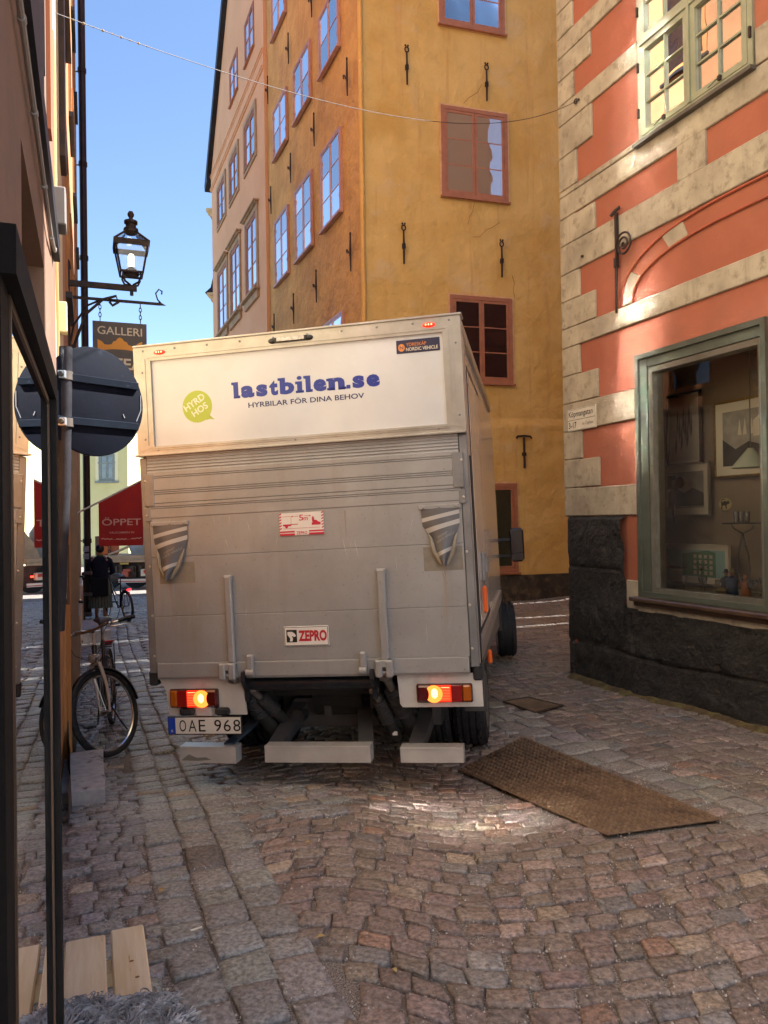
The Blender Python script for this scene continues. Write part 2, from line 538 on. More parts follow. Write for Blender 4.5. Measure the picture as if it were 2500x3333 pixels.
# 8 point outline: two points beside each corner
nxt = np.roll(C, -1, 1); prv = np.roll(C, 1, 1)
cut = rng.uniform(.03, .10, (n, 4, 1))
pa_ = C + (prv - C) * cut; pb_ = C + (nxt - C) * cut
ring = np.empty((n, 8, 2)); ring[:, 0::2] = pa_; ring[:, 1::2] = pb_
corner_pull = .0
dirv = ring - cen; L_ = np.linalg.norm(dirv, axis=2, keepdims=True)
def inset(dd): return ring - dirv / L_ * (dd[:, None, None] * rng.uniform(.6, 1.4, (n, 8, 1)))
r0 = inset(G * .4); r1 = inset(G * .5 + .0005); r2 = inset(G * .5 + .004); r3 = cen + dirv * rng.uniform(.45, .7, (n, 8, 1))
zt = rng.normal(0, .0028, (n, 1)); tl = rng.normal(0, .03, (n, 2))
def zof(r, add):
    rel = r - cen
    return hz(r[..., 0], r[..., 1]) + zt + (rel * tl[:, None]).sum(-1) + add
z0 = zof(r0, -.03); z1 = zof(r1, -.006); z2 = zof(r2, D[:, None] * .1 + rng.normal(0, .0014, (n, 8)) - .0002); z3 = zof(r3, D[:, None] * .25 + rng.normal(0, .0020, (n, 8)))
zc = hz(cen[:, 0, 0], cen[:, 0, 1])[:, None] + zt + D[:, None] * .2 + rng.normal(0, .002, (n, 1))
V = np.concatenate([np.concatenate([np.concatenate([r, z[..., None]], -1) for r, z in ((r0, z0), (r1, z1), (r2, z2), (r3, z3))], 1),
                    np.concatenate([cen, zc[..., None]], -1)], 1).reshape(-1, 3)
nv = 33
quads = []
for L in range(3):
    for k in range(8):
        quads.append((L * 8 + k, L * 8 + (k + 1) % 8, (L + 1) * 8 + (k + 1) % 8, (L + 1) * 8 + k))
tris = [(24 + k, 24 + (k + 1) % 8, 32) for k in range(8)]
base = (np.arange(n) * nv)[:, None, None]
QF = (np.array(quads)[None] + base).reshape(-1, 4); TF = (np.array(tris)[None] + base).reshape(-1, 3)
me = bpy.data.meshes.new('cobblestones')
me.vertices.add(len(V)); me.vertices.foreach_set('co', V.ravel())
nl = QF.size + TF.size
me.loops.add(nl); me.loops.foreach_set('vertex_index', np.concatenate([QF.ravel(), TF.ravel()]))
npoly = len(QF) + len(TF)
me.polygons.add(npoly)
ls = np.concatenate([np.arange(len(QF)) * 4, QF.size + np.arange(len(TF)) * 3])
me.polygons.foreach_set('loop_start', ls)
me.polygons.foreach_set('use_smooth', np.ones(npoly, bool))
me.update(calc_edges=True)
ca = me.color_attributes.new('tint', 'FLOAT_COLOR', 'POINT')
TT = np.concatenate([np.repeat(T, nv, 0), np.ones((n * nv, 1))], 1)
ca.data.foreach_set('color', TT.ravel().astype(np.float32))
me.materials.append(M_stone)
cob = bpy.data.objects.new('cobblestone_paving', me); COL.objects.link(cob)
tag(cob, kind='structure')
print('stones', n)

# loose grit, cigarette ends and leaves in the joints near the camera
grit = MB()
for i in range(7000):
    y = 2.1 + 3.4 * random.random() ** 1.3; x = random.uniform(-1.2, 2.9)
    if x > .7 * y: continue
    z = gz(x, y) - random.uniform(-.001, .007); r = random.uniform(.0022, .0055)
    a = [(x + r * math.cos(t + i) * random.uniform(.7, 1.2), y + r * math.sin(t + i) * random.uniform(.7, 1.2)) for t in (0, 1.57, 3.14, 4.71)]
    grit.add([(*a[0], z), (*a[1], z), (*a[2], z), (*a[3], z), (x, y, z + r * 1.2), (x, y, z - r)], [(0, 1, 4), (1, 2, 4), (2, 3, 4), (3, 0, 4), (1, 0, 5), (2, 1, 5), (3, 2, 5), (0, 3, 5)])
grit.build('joint_grit', mat('pale_grit', H('#a39b93'), H('#cdc6be'), nscale=60, rough=.9), kind='stuff', label='small pale grit lying in the joints of the paving', cat='grit')
lit = mat('litter_white', H('#d8d2c4'), H('#c4b691'), nscale=40, rough=.8)
def gpt(x, y): return (x, y, gz(x, y) + .012)
for k, (x, y, a, L, lab) in enumerate([(-.78, 3.02, .5, .045, 'white cigarette end lying by the joint of the large setts'), ]):
    c = MB(); c.tube([gpt(x, y), (x + L * math.cos(a), y + L * math.sin(a), gz(x, y) + .014)], .0038, 8)
    solo(c, 'cigarette_end', lit, gpt(x, y), lab, 'litter', smooth=True)
M_leaf = mat('dry_leaf', H('#b7a06a'), H('#8a6a3d'), nscale=30, rough=.8)
def gleaf(x, y, sz, a, lab):
    c = MB(); z = gz(x, y) + .012
    pts = []
    for t, wd in ((0, 0), (.3, .28), (.6, .3), (1, 0)):
        for s in ((-1, 1) if wd else (0,)):
            px = t * sz; py = s * wd * sz
            pts.append((x + px * math.cos(a) - py * math.sin(a), y + px * math.sin(a) + py * math.cos(a), z + (.006 if wd else 0) + random.uniform(0, .003)))
    c.add(pts, [(0, 1, 2), (1, 3, 4, 2), (3, 5, 4)])
    c.add([(p[0], p[1], p[2] - .0015) for p in pts], [(0, 2, 1), (1, 2, 4, 3), (3, 4, 5)])
    solo(c, 'fallen_leaf', M_leaf, (x, y, z), lab, 'leaf')
gleaf(-.28, 2.95, .035, .4, 'dry curled leaf on the red setts in front of the truck')
gleaf(.02, 2.72, .03, 2.1, 'small yellow leaf on the red setts nearest the bottom edge')
gleaf(-1.0, 3.35, .04, 1.2, 'pale dry leaf lying beside the cigarette end')
gleaf(-.42, 3.85, .03, .2, 'tiny pale leaf on the red setts nearest the truck')

# ribbed steel trench cover and the slotted drain
M_rust = mat('worn_cast_iron', H('#67523f'), H('#7e6852'), nscale=18, rough=.58, metal=.2, bump=.3, bscale=90, bdist=.002, c3=H('#3a2c24'), n3=2.2, roughvar=.12)
M_rustd = mat('dark_cast_iron', H('#2c221c'), H('#46372c'), nscale=18, rough=.7, metal=.3)
P4 = [Vector((*p, 0)) for p in PLATE]
M_studs = M_rust
def bil(P, a, b, dz):
    q = P[0] * (1 - a) * (1 - b) + P[3] * (a) * (1 - b) + P[1] * (1 - a) * b + P[2] * a * b
    return Vector((q.x, q.y, gz(q.x, q.y) + dz))
pr = empty('trench_cover', (P4[3].x, P4[3].y, gz(P4[3].x, P4[3].y)), 'long rusty steel cover plate with rows of raised studs in the paving', 'cover plate')
c = MB()
nA, nB = 40, 10
ZP = [gz(p.x, p.y) for p in P4]
def pz(a, b, dz=.004):
    q = bil(P4, a, b, 0); q.z = ZP[0] * (1 - a) * (1 - b) + ZP[3] * a * (1 - b) + ZP[1] * (1 - a) * b + ZP[2] * a * b + dz + .003; return q
vs = [pz(i / nA, j / nB) for j in range(nB + 1) for i in range(nA + 1)]
c.add(vs, [(j * (nA + 1) + i, j * (nA + 1) + i + 1, (j + 1) * (nA + 1) + i + 1, (j + 1) * (nA + 1) + i) for j in range(nB) for i in range(nA)])
c.build('plate', mat('plate_recess_iron', H('#241d18'), H('#332a23'), nscale=12, rough=.6, metal=.2), pr)
c = MB()
na, nb = 42, 16
for i in range(na):
    for j in range(nb):
        a = (i + .5) / na; b = (j + .5) / nb
        h0, h1 = .37 / na, .38 / nb
        p = [pz(a - h0, b - h1, .0045), pz(a + h0, b - h1, .0045), pz(a + h0, b + h1, .0045), pz(a - h0, b + h1, .0045)]
        t = [pz(a - h0 * .55, b - h1 * .55, .016), pz(a + h0 * .55, b - h1 * .55, .016), pz(a + h0 * .55, b + h1 * .55, .016), pz(a - h0 * .55, b + h1 * .55, .016)]
        c.add(p + t, [(4, 5, 6, 7), (0, 1, 5, 4), (1, 2, 6, 5), (2, 3, 7, 6), (3, 0, 4, 7)])
c.build('studs', M_rust, pr)
c = MB()
for a, b in ((0, 1), (1, 2), (2, 3), (3, 0)):
    c.tube([(P4[a].x, P4[a].y, ZP[a] + .008), (P4[b].x, P4[b].y, ZP[b] + .008)], .006, 6)
c.build('edge_frame', M_rust, pr)
D4 = [Vector((*p, 0)) for p in DRAIN]
dr = empty('drain_grate', (D4[0].x, D4[0].y, gz(D4[0].x, D4[0].y)), 'small slotted rusty drain grate by the pale stone band', 'drain')
c = MB()
for k in range(16):
    t = (k + .5) / 16
    a = D4[0].lerp(D4[3], t); b = D4[1].lerp(D4[2], t)
    c.tube([(a.x, a.y, gz(a.x, a.y) + .004), (b.x, b.y, gz(b.x, b.y) + .004)], .0085, 5)
c.build('bars', M_rust, dr)
c = MB()
for i in range(4):
    a, b = D4[i], D4[(i + 1) % 4]
    c.tube([(a.x, a.y, gz(a.x, a.y) + .006), (b.x, b.y, gz(b.x, b.y) + .006)], .012, 6)
c.build('rim', M_rustd, dr)
# ------------------------------------------------------------------ facades
def meas(fr, x, y, off=0.0):
    """point of a wall plane seen at photo pixel x, y -> (s, z) in metres"""
    r = Fv + Rv * ((x - 1250) / 2504) - Uv * ((y - 1666.5) / 2504)
    c = Vector((0, 0, 1.6)); o = fr.o + fr.n * off
    k = (o - c).dot(fr.n) / r.dot(fr.n)
    P = c + r * k
    return (P - o).dot(fr.d), P.z

M_ochre = mat('ochre_limewash', streak=(H('#b98a55'), (5, 5, .35), .56, .85), c1= H('#d7b26d'), c2=H('#c69c52'), nscale=.9, nlo=.38, nhi=.68, c3=H('#cdb38a'), n3=1.3, n3lo=.56, n3hi=.8, rough=.9, bump=.5, bscale=14, bdist=.02, bump2=(.8, 2.6, .09))
M_ochre2 = mat('ochre_limewash_troweled', streak=(H('#b07f50'), (6, 6, .3), .56, .8), c1= H('#d3a762'), c2=H('#bd9256'), nscale=1.1, nlo=.38, nhi=.66, c3=H('#ab7d50'), n3=.8, n3lo=.55, n3hi=.75, rough=.9, bump=.9, bscale=9, bdist=.035, bump2=(.9, 3.4, .12))
M_peach = mat('peach_plaster', H('#e0ae84'), H('#d6a377'), nscale=.7, rough=.88, bump=.25, bscale=20, bdist=.008)
M_peachd = mat('peach_brown_plaster', H('#b98257'), H('#a56f49'), nscale=.9, rough=.88, bump=.35, bscale=16, bdist=.01)
M_trimb = mat('sandstone_trim', H('#b59a7a'), H('#9d8365'), nscale=3, rough=.85, bump=.2)
M_pink = mat('old_rose_window_paint', H('#a96f52'), H('#9b6349'), nscale=8, rough=.6, bump=.1)
M_putty = mat('pale_plaster_edge', H('#d9b389'), H('#c79a6e'), nscale=8, rough=.9)
M_iron = mat('wrought_iron', H('#2b211d'), H('#3d2c25'), nscale=20, rough=.6, metal=.4, bump=.3, bscale=80, bdist=.002)
M_soot = mat('dark_plinth', H('#4a4238'), H('#2d2824'), nscale=3, c3=H('#6b5b45'), n3=5, rough=.95, bump=.8, bscale=18, bdist=.02)
M_zinc = mat('dark_sheet_metal', H('#23252b'), H('#32343a'), nscale=5, rough=.5, metal=.5)
M_roof = mat('black_roof_sheet', H('#1d2026'), H('#2a2d33'), nscale=2, rough=.55, metal=.3)
G_dark = glass('window_glass_dark', (.012, .012, .014), .10, .004, wav=.004, wscale=2.2)
G_sky = glass('window_glass_bright', (.03, .035, .045), .42, .01, wav=.003, wscale=2.5)

def casement(F, s0, s1, z0, z1, parent, frame, pane, rows=3, cols=2, fw=.075, sw=.05, o=.02, edge=None, bar=.022, hinges=True, per=1, label=None):
    """flush wooden window: outer frame, two leaves, bars; the panes are its sub-part"""
    f = MB()
    f.ring(s0, s1, z0, z1, fw, -.04, o, F)
    f.box((s0 - .03, -.02, z0 - .035), (s1 + .03, o + .045, z0 - .001), F)
    a0, a1 = s0 + fw, s1 - fw; b0, b1 = z0 + fw, z1 - fw
    lw = (a1 - a0) / cols
    for c_ in range(cols):
        l0 = a0 + c_ * lw + .004; l1 = l0 + lw - .008
        f.ring(l0, l1, b0 + .004, b1 - .004, sw, -.03, o - .008 if c_ % 2 else o - .006, F)
        hh = (b1 - b0 - .008 - 2 * sw - (rows - 1) * bar) / rows
        for r_ in range(1, rows):
            zb = b0 + .004 + sw + r_ * hh + (r_ - 1) * bar
            f.box((l0 + sw, -.02, zb), (l1 - sw, o - .014, zb + bar), F)
        if hinges:
            hs = l0 - .012 if c_ == 0 else l1 - .004
            for zz in (b0 + .15 * (b1 - b0), b1 - .15 * (b1 - b0)):
                f.box((hs, o - .004, zz), (hs + .016, o + .012, zz + .09), F)
    fo = f.build('window', frame, parent, label=label)
    p = MB()
    for c_ in range(cols):
        l0 = a0 + c_ * lw + .004 + sw; l1 = a0 + (c_ + 1) * lw - .004 - sw
        tt = random.uniform(-.0035, .0035); t2 = random.uniform(-.0015, .0015)
        hh = (b1 - b0 - .008 - 2 * sw) / rows
        for r_ in range(rows):
            q0, q1 = b0 + .004 + sw + r_ * hh, b0 + .004 + sw + (r_ + 1) * hh
            tt = random.uniform(-.0015, .0015)
            p.quad(F(l0, .003, q0), F(l1, .003 + tt, q0), F(l1, .003 + tt + t2, q1), F(l0, .003 + t2, q1))
    p.build('pane', pane, fo)
    if edge is not None:
        e = MB(); e.ring(s0 - .035, s1 + .035, z0 - .04, z1 + .035, .034, -.01, .007, F)
        e.build('reveal_edge', edge, fo)
    return fo

def wall_tie(F, s, zt, zb, hook, parent, T=False):
    a = MB()
    L = zt - zb
    if T:
        a.tube([F(s, .035, zb), F(s, .03, zt - .03)], .022, 6)
        a.tube([F(s - .17, .035, zt - .05), F(s - .14, .035, zt - .01), F(s, .035, zt), F(s + .14, .035, zt - .01), F(s + .17, .035, zt - .05)], .02, 6)
        a.box((s - .035, 0, zb + .38 * L), (s + .035, .06, zb + .48 * L), F)
    elif hook:
        a.tube([F(s, .03, zb), F(s, .035, zb + .55 * L), F(s, .03, zt)], [.014, .024, .016], 6)
        a.tube([F(s, .03, zb + .35 * L), F(s + .03, .05, zb + .5 * L), F(s + .07, .07, zb + .6 * L), F(s + .11, .07, zb + .62 * L), F(s + .13, .06, zb + .56 * L), F(s + .10, .06, zb + .53 * L)], .014, 6)
        a.ball((s, .03, zt), (.025, .02, .04), F)
    else:
        a.tube([F(s, .025, zb), F(s, .03, zb + .4 * L), F(s, .03, zt - .12)], [.017, .022, .016], 6)
        a.box((s - .03, 0, zb + .38 * L), (s + .03, .055, zb + .5 * L), F)
        a.tube([F(s + .04 * math.cos(t), .03, zt - .08 + .05 * math.sin(t)) for t in np.linspace(0, 2 * math.pi, 11)[:-1]], .014, 5, closed=True)
        a.ball((s - .025, .03, zt), .02, F, 8, 6); a.ball((s + .025, .03, zt), .02, F, 8, 6)
    a.build('iron_wall_tie', M_iron, parent, smooth=True)

# ---- ochre corner house
cx, cy = YF(.07, 0, 0).x, YF(.07, 0, 0).y
ochre = empty('ochre_house', (cx, cy, gz(cx, cy)), 'tall ochre yellow corner house with rose windows and iron wall ties behind the truck', 'building')
def grid_wall(name, F, s0, s1, z0, z1, mt, parent, amp, st=.25, o=0, fn=None, seed=0):
    """uneven plastered wall as a fine sheet"""
    ns, nz = max(2, int((s1 - s0) / st)), max(2, int((z1 - z0) / st))
    v = []
    for j in range(nz + 1):
        for i in range(ns + 1):
            s = s0 + (s1 - s0) * i / ns; z = z0 + (z1 - z0) * j / nz
            d = noise.fractal(Vector((s * .55 + seed, z * .4, 0)), .8, 2.0, 3) * amp
            if fn: d += fn(s, z)
            v.append(F(s, o + d, z))
    b = MB(); b.add(v, [(j * (ns + 1) + i, j * (ns + 1) + i + 1, (j + 1) * (ns + 1) + i + 1, (j + 1) * (ns + 1) + i) for j in range(nz) for i in range(ns)])
    return b.build(name, mt, parent, smooth=True)
def ledge(s, z): return .075 * (1 / (1 + math.exp((z - 3.48 - .02 * math.sin(s * 2)) / .03))) + .03 * math.exp(-((z - 3.47) / .06) ** 2)
grid_wall('front_wall', YF, .03, 10, -.6, 20, M_ochre, ochre, .01, .2, -.03, None)
grid_wall('ground_floor_wall', YF, .02, 10, -.4, 3.62, M_ochre, ochre, .008, .06, -.018, ledge, 3)
grid_wall('side_wall', YL, -.04, 7.42, -1.2, 20, M_ochre2, ochre, .016, .2, -.045, None, 9)
b = MB(); b.box((.1, -8, -1.2), (10, -.10, 19.9), YF); b.box((.2, -7, -1.2), (7.38, -.12, 19.9), YL)
b.build('core_walls', M_ochre, ochre)
b = MB(); b.prism([(-.25, 20), (10.2, 20), (10.2, 20.2), (5, 23), (-.25, 20.2)], YF, .3, -8.2); b.build('roof', M_roof, ochre)
b = MB()
b.tube([YF(.05, -.06, -.5), YF(.05, -.055, 6), YF(.05, -.06, 13), YF(.05, -.06, 20)], .055, 12); b.build('rounded_corner', M_ochre, ochre, smooth=True)
for s0, s1, z0, z1, rows, gl in ((1.66, 3.08, 11.38, 13.16, 3, G_dark), (1.66, 3.10, 7.97, 9.77, 3, glass('cream_reflection_glass', (.34, .27, .20), .22, .004, wav=.004, wscale=2.2)), (1.79, 3.14, 4.29, 6.02, 3, G_dark)):  # second pane: cream reflection painted in as its base colour
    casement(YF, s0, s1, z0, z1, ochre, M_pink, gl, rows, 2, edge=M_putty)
casement(lambda s, o, z: YF(s, o + .075, z), 1.8, 3.14, .50, 2.28, ochre, M_pink, glass('ground_window_glass', (.03, .04, .025), .05, .01), 1, 2, edge=M_putty, hinges=False, o=.03)
for s, zt, zb in ((.96, 10.81, 10.05), (2.65, 10.73, 9.98), (.84, 7.32, 6.54), (2.92, 7.19, 6.44)): wall_tie(YF, s, zt, zb, False, ochre)
wall_tie(lambda s, o, z: YF(s, o + .07, z), 3.31, 3.24, 2.59, False, ochre, T=True)
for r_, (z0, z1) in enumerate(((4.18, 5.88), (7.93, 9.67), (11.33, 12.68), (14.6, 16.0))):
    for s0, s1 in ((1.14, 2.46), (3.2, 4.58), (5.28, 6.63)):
        casement(YL, s0, s1, z0, z1, ochre, mat('skylit_rose_window_paint', H('#b98d80'), H('#ab7f72'), nscale=8, rough=.35), G_sky, 3 if z1 - z0 > 1.5 else 2, 2, fw=.04, sw=.035, o=.025)  # paler than the front frames: sky light put into the paint colour
for s, zt, zb in ((.55, 7.24, 6.5), (2.85, 7.21, 6.5), (4.76, 7.21, 6.48), (6.73, 7.2, 6.5), (.6, 10.74, 10.01), (2.85, 10.76, 10.03), (4.86, 10.75, 10.03), (6.91, 10.75, 10.02), (2.9, 13.75, 12.99), (4.91, 13.8, 13.05), (7.1, 13.9, 13.15)):
    wall_tie(YL, s, zt, zb, True, ochre)
grid_wall('plinth', YF, .0, 10, -.7, .44, M_soot, ochre, .03, .08, .085, None, 4)
# two fine settlement cracks in the plaster
b = MB()
for pts in ([(2.35, 7.9), (2.3, 7.7), (2.24, 7.6), (2.2, 7.45)], [(2.9, 7.55), (2.7, 7.42), (2.6, 7.38), (2.45, 7.22), (2.3, 7.2)], [(2.55, 10.3), (2.45, 10.12), (2.25, 9.98), (2.15, 9.86)], [(3.15, 6.5), (3.2, 6.35), (3.17, 6.2), (3.2, 6.05)]):
    b.tube([YF(s, .012, z) for s, z in pts], .004, 4)
b.build('plaster_cracks', mat('crack_dark', H('#6a4a20'), rough=1), ochre)

# ---- peach gable house
px_, py_ = YL(7.44, 0, 0).x, YL(7.44, 0, 0).y
peach = empty('peach_gable_house', (px_, py_, gz(px_, py_)), 'peach plastered gabled house with moulded window surrounds next to the ochre house', 'building')
prof = [(7.45, -1.4), (16.15, -1.4), (16.15, 14.9), (16.6, 14.75), (16.55, 15.05), (11.9, 20.6), (11, 20.6), (7.45, 20.6)]
b = MB(); b.prism([(7.45, -1.4), (16.15, -1.4), (16.15, 15.2), (11.75, 20.4), (7.45, 20.4)], YL, .05, -9); b.build('wall', M_peach, peach)
b = MB(); b.prism([(16.75, 14.55), (16.8, 14.8), (11.85, 20.75), (11.65, 20.5), (16.2, 15.05), (16.2, 14.75)], YL, .22, -9.2); b.prism([(11.85, 20.75), (11.65, 20.5), (7.4, 20.5), (7.4, 20.75)], YL, .22, -9.2)
b.build('roof', M_roof, peach)
b = MB()
for z in (14.34, 14.82):
    b.box((7.46, .05, z), (16.22, .085, z + .07), YL); b.box((7.46, .05, z + .07), (16.24, .11, z + .1), YL)
b.box((7.46, .05, 14.41), (16.18, .065, 14.82), YL)
b.build('string_course', M_peach, peach, each=True)
YLp = lambda s, o, z: YL(s, o + .052, z)
for z0, z1, cols_, kind in ((8.55, 10.72, ((8.5, 9.95), (10.98, 12.45), (13.2, 14.85)), 2), (12.45, 13.8, ((8.55, 9.95), (11.1, 12.4), (13.35, 14.75)), 1), (15.62, 16.95, ((8.55, 9.8), (10.95, 12.25)), 0), (4.3, 6.4, ((8.5, 9.95), (10.98, 12.45), (13.2, 14.85)), 2)):
    for s0, s1 in cols_:
        wn = casement(YLp, s0, s1, z0, z1, peach, M_pink, G_sky, 3 if kind == 2 else 2, 2, fw=.06, sw=.05, o=.03, hinges=False)
        if kind:
            t = MB()
            t.ring(s0 - .16, s1 + .16, z0 - .14, z1 + .16, .155, .05, .1, YL)
            if kind == 2:
                t.box((s0 - .2, .05, z1 + .162), (s1 + .2, .16, z1 + .2), YL); t.box((s0 - .24, .05, z1 + .202), (s1 + .24, .22, z1 + .25), YL)
                t.box((s0 - .24, .05, z0 - .2), (s1 + .24, .24, z0 - .142), YL); t.box((s0 - .18, .05, z0 - .42), (s1 + .18, .13, z0 - .202), YL)
            t.build('surround', M_trimb, wn)

# ---- ornate corner seen past the peach house
def far_pt(x, y, Y):
    r = Fv + Rv * ((x - 1250) / 2504) - Uv * ((y - 1666.5) / 2504)
    k = Y / r.y
    return Vector((0, 0, 1.6)) + r * k
q = far_pt(697, 1300, 33)
orn = empty('turreted_house', (q.x + .6, 34, gz(q.x, 34)), 'cream house with a copper bay just showing past the peach gable', 'building')
M_cream = mat('cream_plaster', H('#e3cfa2'), H('#d6bf8e'), nscale=2, rough=.85)
b = MB(); b.box((q.x + .12, 33.2, -1.5), (q.x + 5, 40, 15.0)); b.build('wall', M_cream, orn)
b = MB()
for z in (15.0, 11.35): b.box((q.x - .25, 33, z), (q.x + 4, 33.6, z + .12)); b.box((q.x - .1, 33.05, z - .22), (q.x + 4, 33.6, z - .002))
b.build('cornice', M_cream, orn)
b = MB(); b.prism([(q.x - .35, 11.48), (q.x - .1, 11.7), (q.x + .02, 12.2), (q.x + .05, 14.7), (q.x + .3, 14.7), (q.x + .3, 11.48)], WORLD, 33.05, 33.9); b.build('copper_bay', M_zinc, orn)

# ---- pale yellow house at the far end of the lane
fy = 50
a0 = far_pt(255, 1400, fy); a1 = far_pt(414, 1400, fy); a2 = far_pt(451, 1400, fy)
pale = empty('pale_yellow_house', (a1.x - 2, fy, -1.4), 'pale yellow house with a grey framed window at the far end of the lane', 'building')
M_pale = mat('pale_yellow_plaster', H('#d9d59b'), H('#d0ca8e'), nscale=.6, rough=.9)
b = MB(); b.add([(a0.x - 4, fy, -1.6), (a1.x, fy, -1.6), (a1.x, fy, 9.6), (a0.x - 4, fy, 9.6), (a2.x, fy + 2.2, -1.6), (a2.x, fy + 2.2, 9.6), (a2.x, fy + 9, -1.6), (a2.x, fy + 9, 9.6), (a0.x - 4, fy + 9, -1.6), (a0.x - 4, fy + 9, 9.6)],
               [(0, 1, 2, 3), (1, 4, 5, 2), (4, 6, 7, 5), (6, 8, 9, 7), (8, 0, 3, 9), (3, 2, 5, 7, 9)])
b.build('wall', M_pale, pale)
w0 = far_pt(322, 1478, fy); w1 = far_pt(374, 1562, fy)
FW = Fr((0, fy), (1, 0), flip=True)
M_gw = mat('grey_blue_window_paint', H('#8d978f'), H('#7f8a84'), nscale=3)
wn = casement(FW, w0.x, w1.x, w1.z, w0.z, pale, M_gw, G_dark, 1, 2, fw=.08, sw=.07, o=.05, hinges=False)
b = MB(); b.box((w0.x - .05, .0, w0.z - .62), (w1.x + .05, .07, w0.z - .52), FW); b.box((w0.x - .25, 0, w1.z - .2), (w1.x + .25, .14, w1.z - .06), FW); b.build('transom_and_sill', M_gw, wn)
b = MB(); b.ring(w0.x - .22, w1.x + .22, w1.z - .05, w0.z + .25, .2, 0, .04, FW); b.build('surround', mat('pale_trim', H('#e4dfb4'), rough=.9), wn)
# ---- red corner house with cream rustication
M_red = mat('brick_red_plaster', streak=(H('#94563f'), (7, 7, .5), .55, .85), c1=H('#9c5a42'), c2=H('#8c4d37'), nscale=1.4, nlo=.35, nhi=.7, c3=H('#8a5540'), n3=2.6, n3lo=.5, n3hi=.78, rough=.88, bump=.35, bscale=40, bdist=.004, bump2=(.4, 4, .012))
M_crm = mat('cream_quoin_plaster', streak=(H('#7d7260'), (8, 8, .7), .56, .85), c1=H('#a89c86'), c2=H('#897e6c'), nscale=2.6, nlo=.38, nhi=.66, c3=H('#6b5e4d'), n3=9, n3lo=.52, n3hi=.75, rough=.9, bump=.5, bscale=50, bdist=.005, bump2=(.4, 6, .01))
M_gran = mat('black_rough_granite', H('#2e2a27'), H('#161411'), nscale=7, nlo=.35, nhi=.7, c3=H('#4b4030'), n3=6, n3lo=.6, n3hi=.78, rough=.85, bump=1, bscale=26, bdist=.03, bump2=(.9, 7, .05), roughvar=.1)
M_green = mat('grey_green_window_paint', H('#8a8b72'), H('#7b7c66'), nscale=5, rough=.5, bump=.1)
S0 = -.22
cz = RF(S0, 0, 0)
rh = empty('red_corner_house', (cz.x, cz.y, gz(cz.x, cz.y)), 'red plastered corner house with cream rusticated bands and black granite base', 'building')
NF = Fr((cz.x, cz.y), (.956, .30), flip=False)       # its face on the side street
if NF.n.y < 0: NF.n = -NF.n
SH0, SH1, SZ0, SZ1 = 1.02, 2.56, .80, 3.17           # shop window opening
b = MB()
def rw(s0, s1, z0, z1): b.box((s0, -.22, z0), (s1, 0, z1), RF)
rw(S0, SH0, 1.59, 7.8); rw(.82, SH0, .6, 1.589); rw(S0 + .1, .819, -.3, 1.589); rw(SH0, SH1, SZ1, 7.8); rw(SH0, SH1, -.3, SZ0); rw(SH1, 2.7, -.3, 7.8); rw(2.7, 3.7, SZ1, 7.8); rw(2.7, 3.7, -.3, SZ0); rw(3.7, 5.6, -.3, 7.8)
b.build('street_wall', M_red, rh)
b = MB(); b.box((.235, -.25, -.3), (9, -.01, 7.8), NF); b.box((.235, -6, 3.4), (9, -.26, 7.8), NF)
b.box((0.02, -.62, 7.81), (5, -.02, 15), NF)  # unseen tall block added on top to shade the left row
b.build('side_wall', M_red, rh)
b = MB(); b.prism([(-.3, 7.8), (.02, 7.8), (-2.8, 9.7), (-2.8, 7.8)], lambda o, z, s: RF(s, o, z), S0 + .8, 5.6, plane='xy'); b.build('roof', M_roof, rh)
# rustication: full bands, long and short quoins, the piece under the upper window
b = MB(); pr_ = .026
b.box((S0 - .012, -.02, 1.60), (.045, .012, 7.79), RF)
def blk(s1, z0, z1, s0=S0 - .018, wrap=True):
    b.bbox((s0, -.02, z0 + .005), (s1, pr_, z1 - .005), RF, .008)
    if wrap: b.bbox((.02, -.02, z0 + .006), (.32 if s1 < .2 else .6, pr_, z1 - .006), NF, .006)
L_, S_ = .40, .09
END = 5.5
for s1, z0, z1 in ((SH0 - .02, 1.60, 1.92), (L_, 1.92, 2.24), (S_ + .01, 2.24, 2.56), (SH0 - .03, 2.56, 2.875), (L_, 2.875, 3.19), (S_, 3.19, 3.51), (END, 3.51, 3.73), (.38, 3.73, 4.04), (.11, 4.04, 4.35),
                   (END, 4.35, 4.68), (L_, 4.68, 4.98), (END, 4.99, 5.24), (S_, 5.31, 5.69), (.37, 5.69, 6.06), (1.115, 6.06, 6.29), (.055, 6.29, 6.58), (.37, 6.58, 6.84), (1.115, 6.84, 7.07), (.06, 7.07, 7.37), (.37, 7.37, 7.7), ):
    blk(s1, z0, z1)
for z0, z1 in ((5.24, 5.31), ):
    blk(1.115, z0, z1)
b.bbox((1.63, -.02, 4.67), (1.975, pr_, 5.0), RF, .004)
b.bbox((2.53, -.02, 5.25), (5.5, pr_, 5.55), RF, .006); b.bbox((2.53, -.02, 6.06), (5.5, pr_, 6.3), RF, .006)
b.bbox((.815, .0, .66), (SH0 - .015, .03, .95), RF, .01)
b.build('rustication', M_crm, rh, smooth=False)
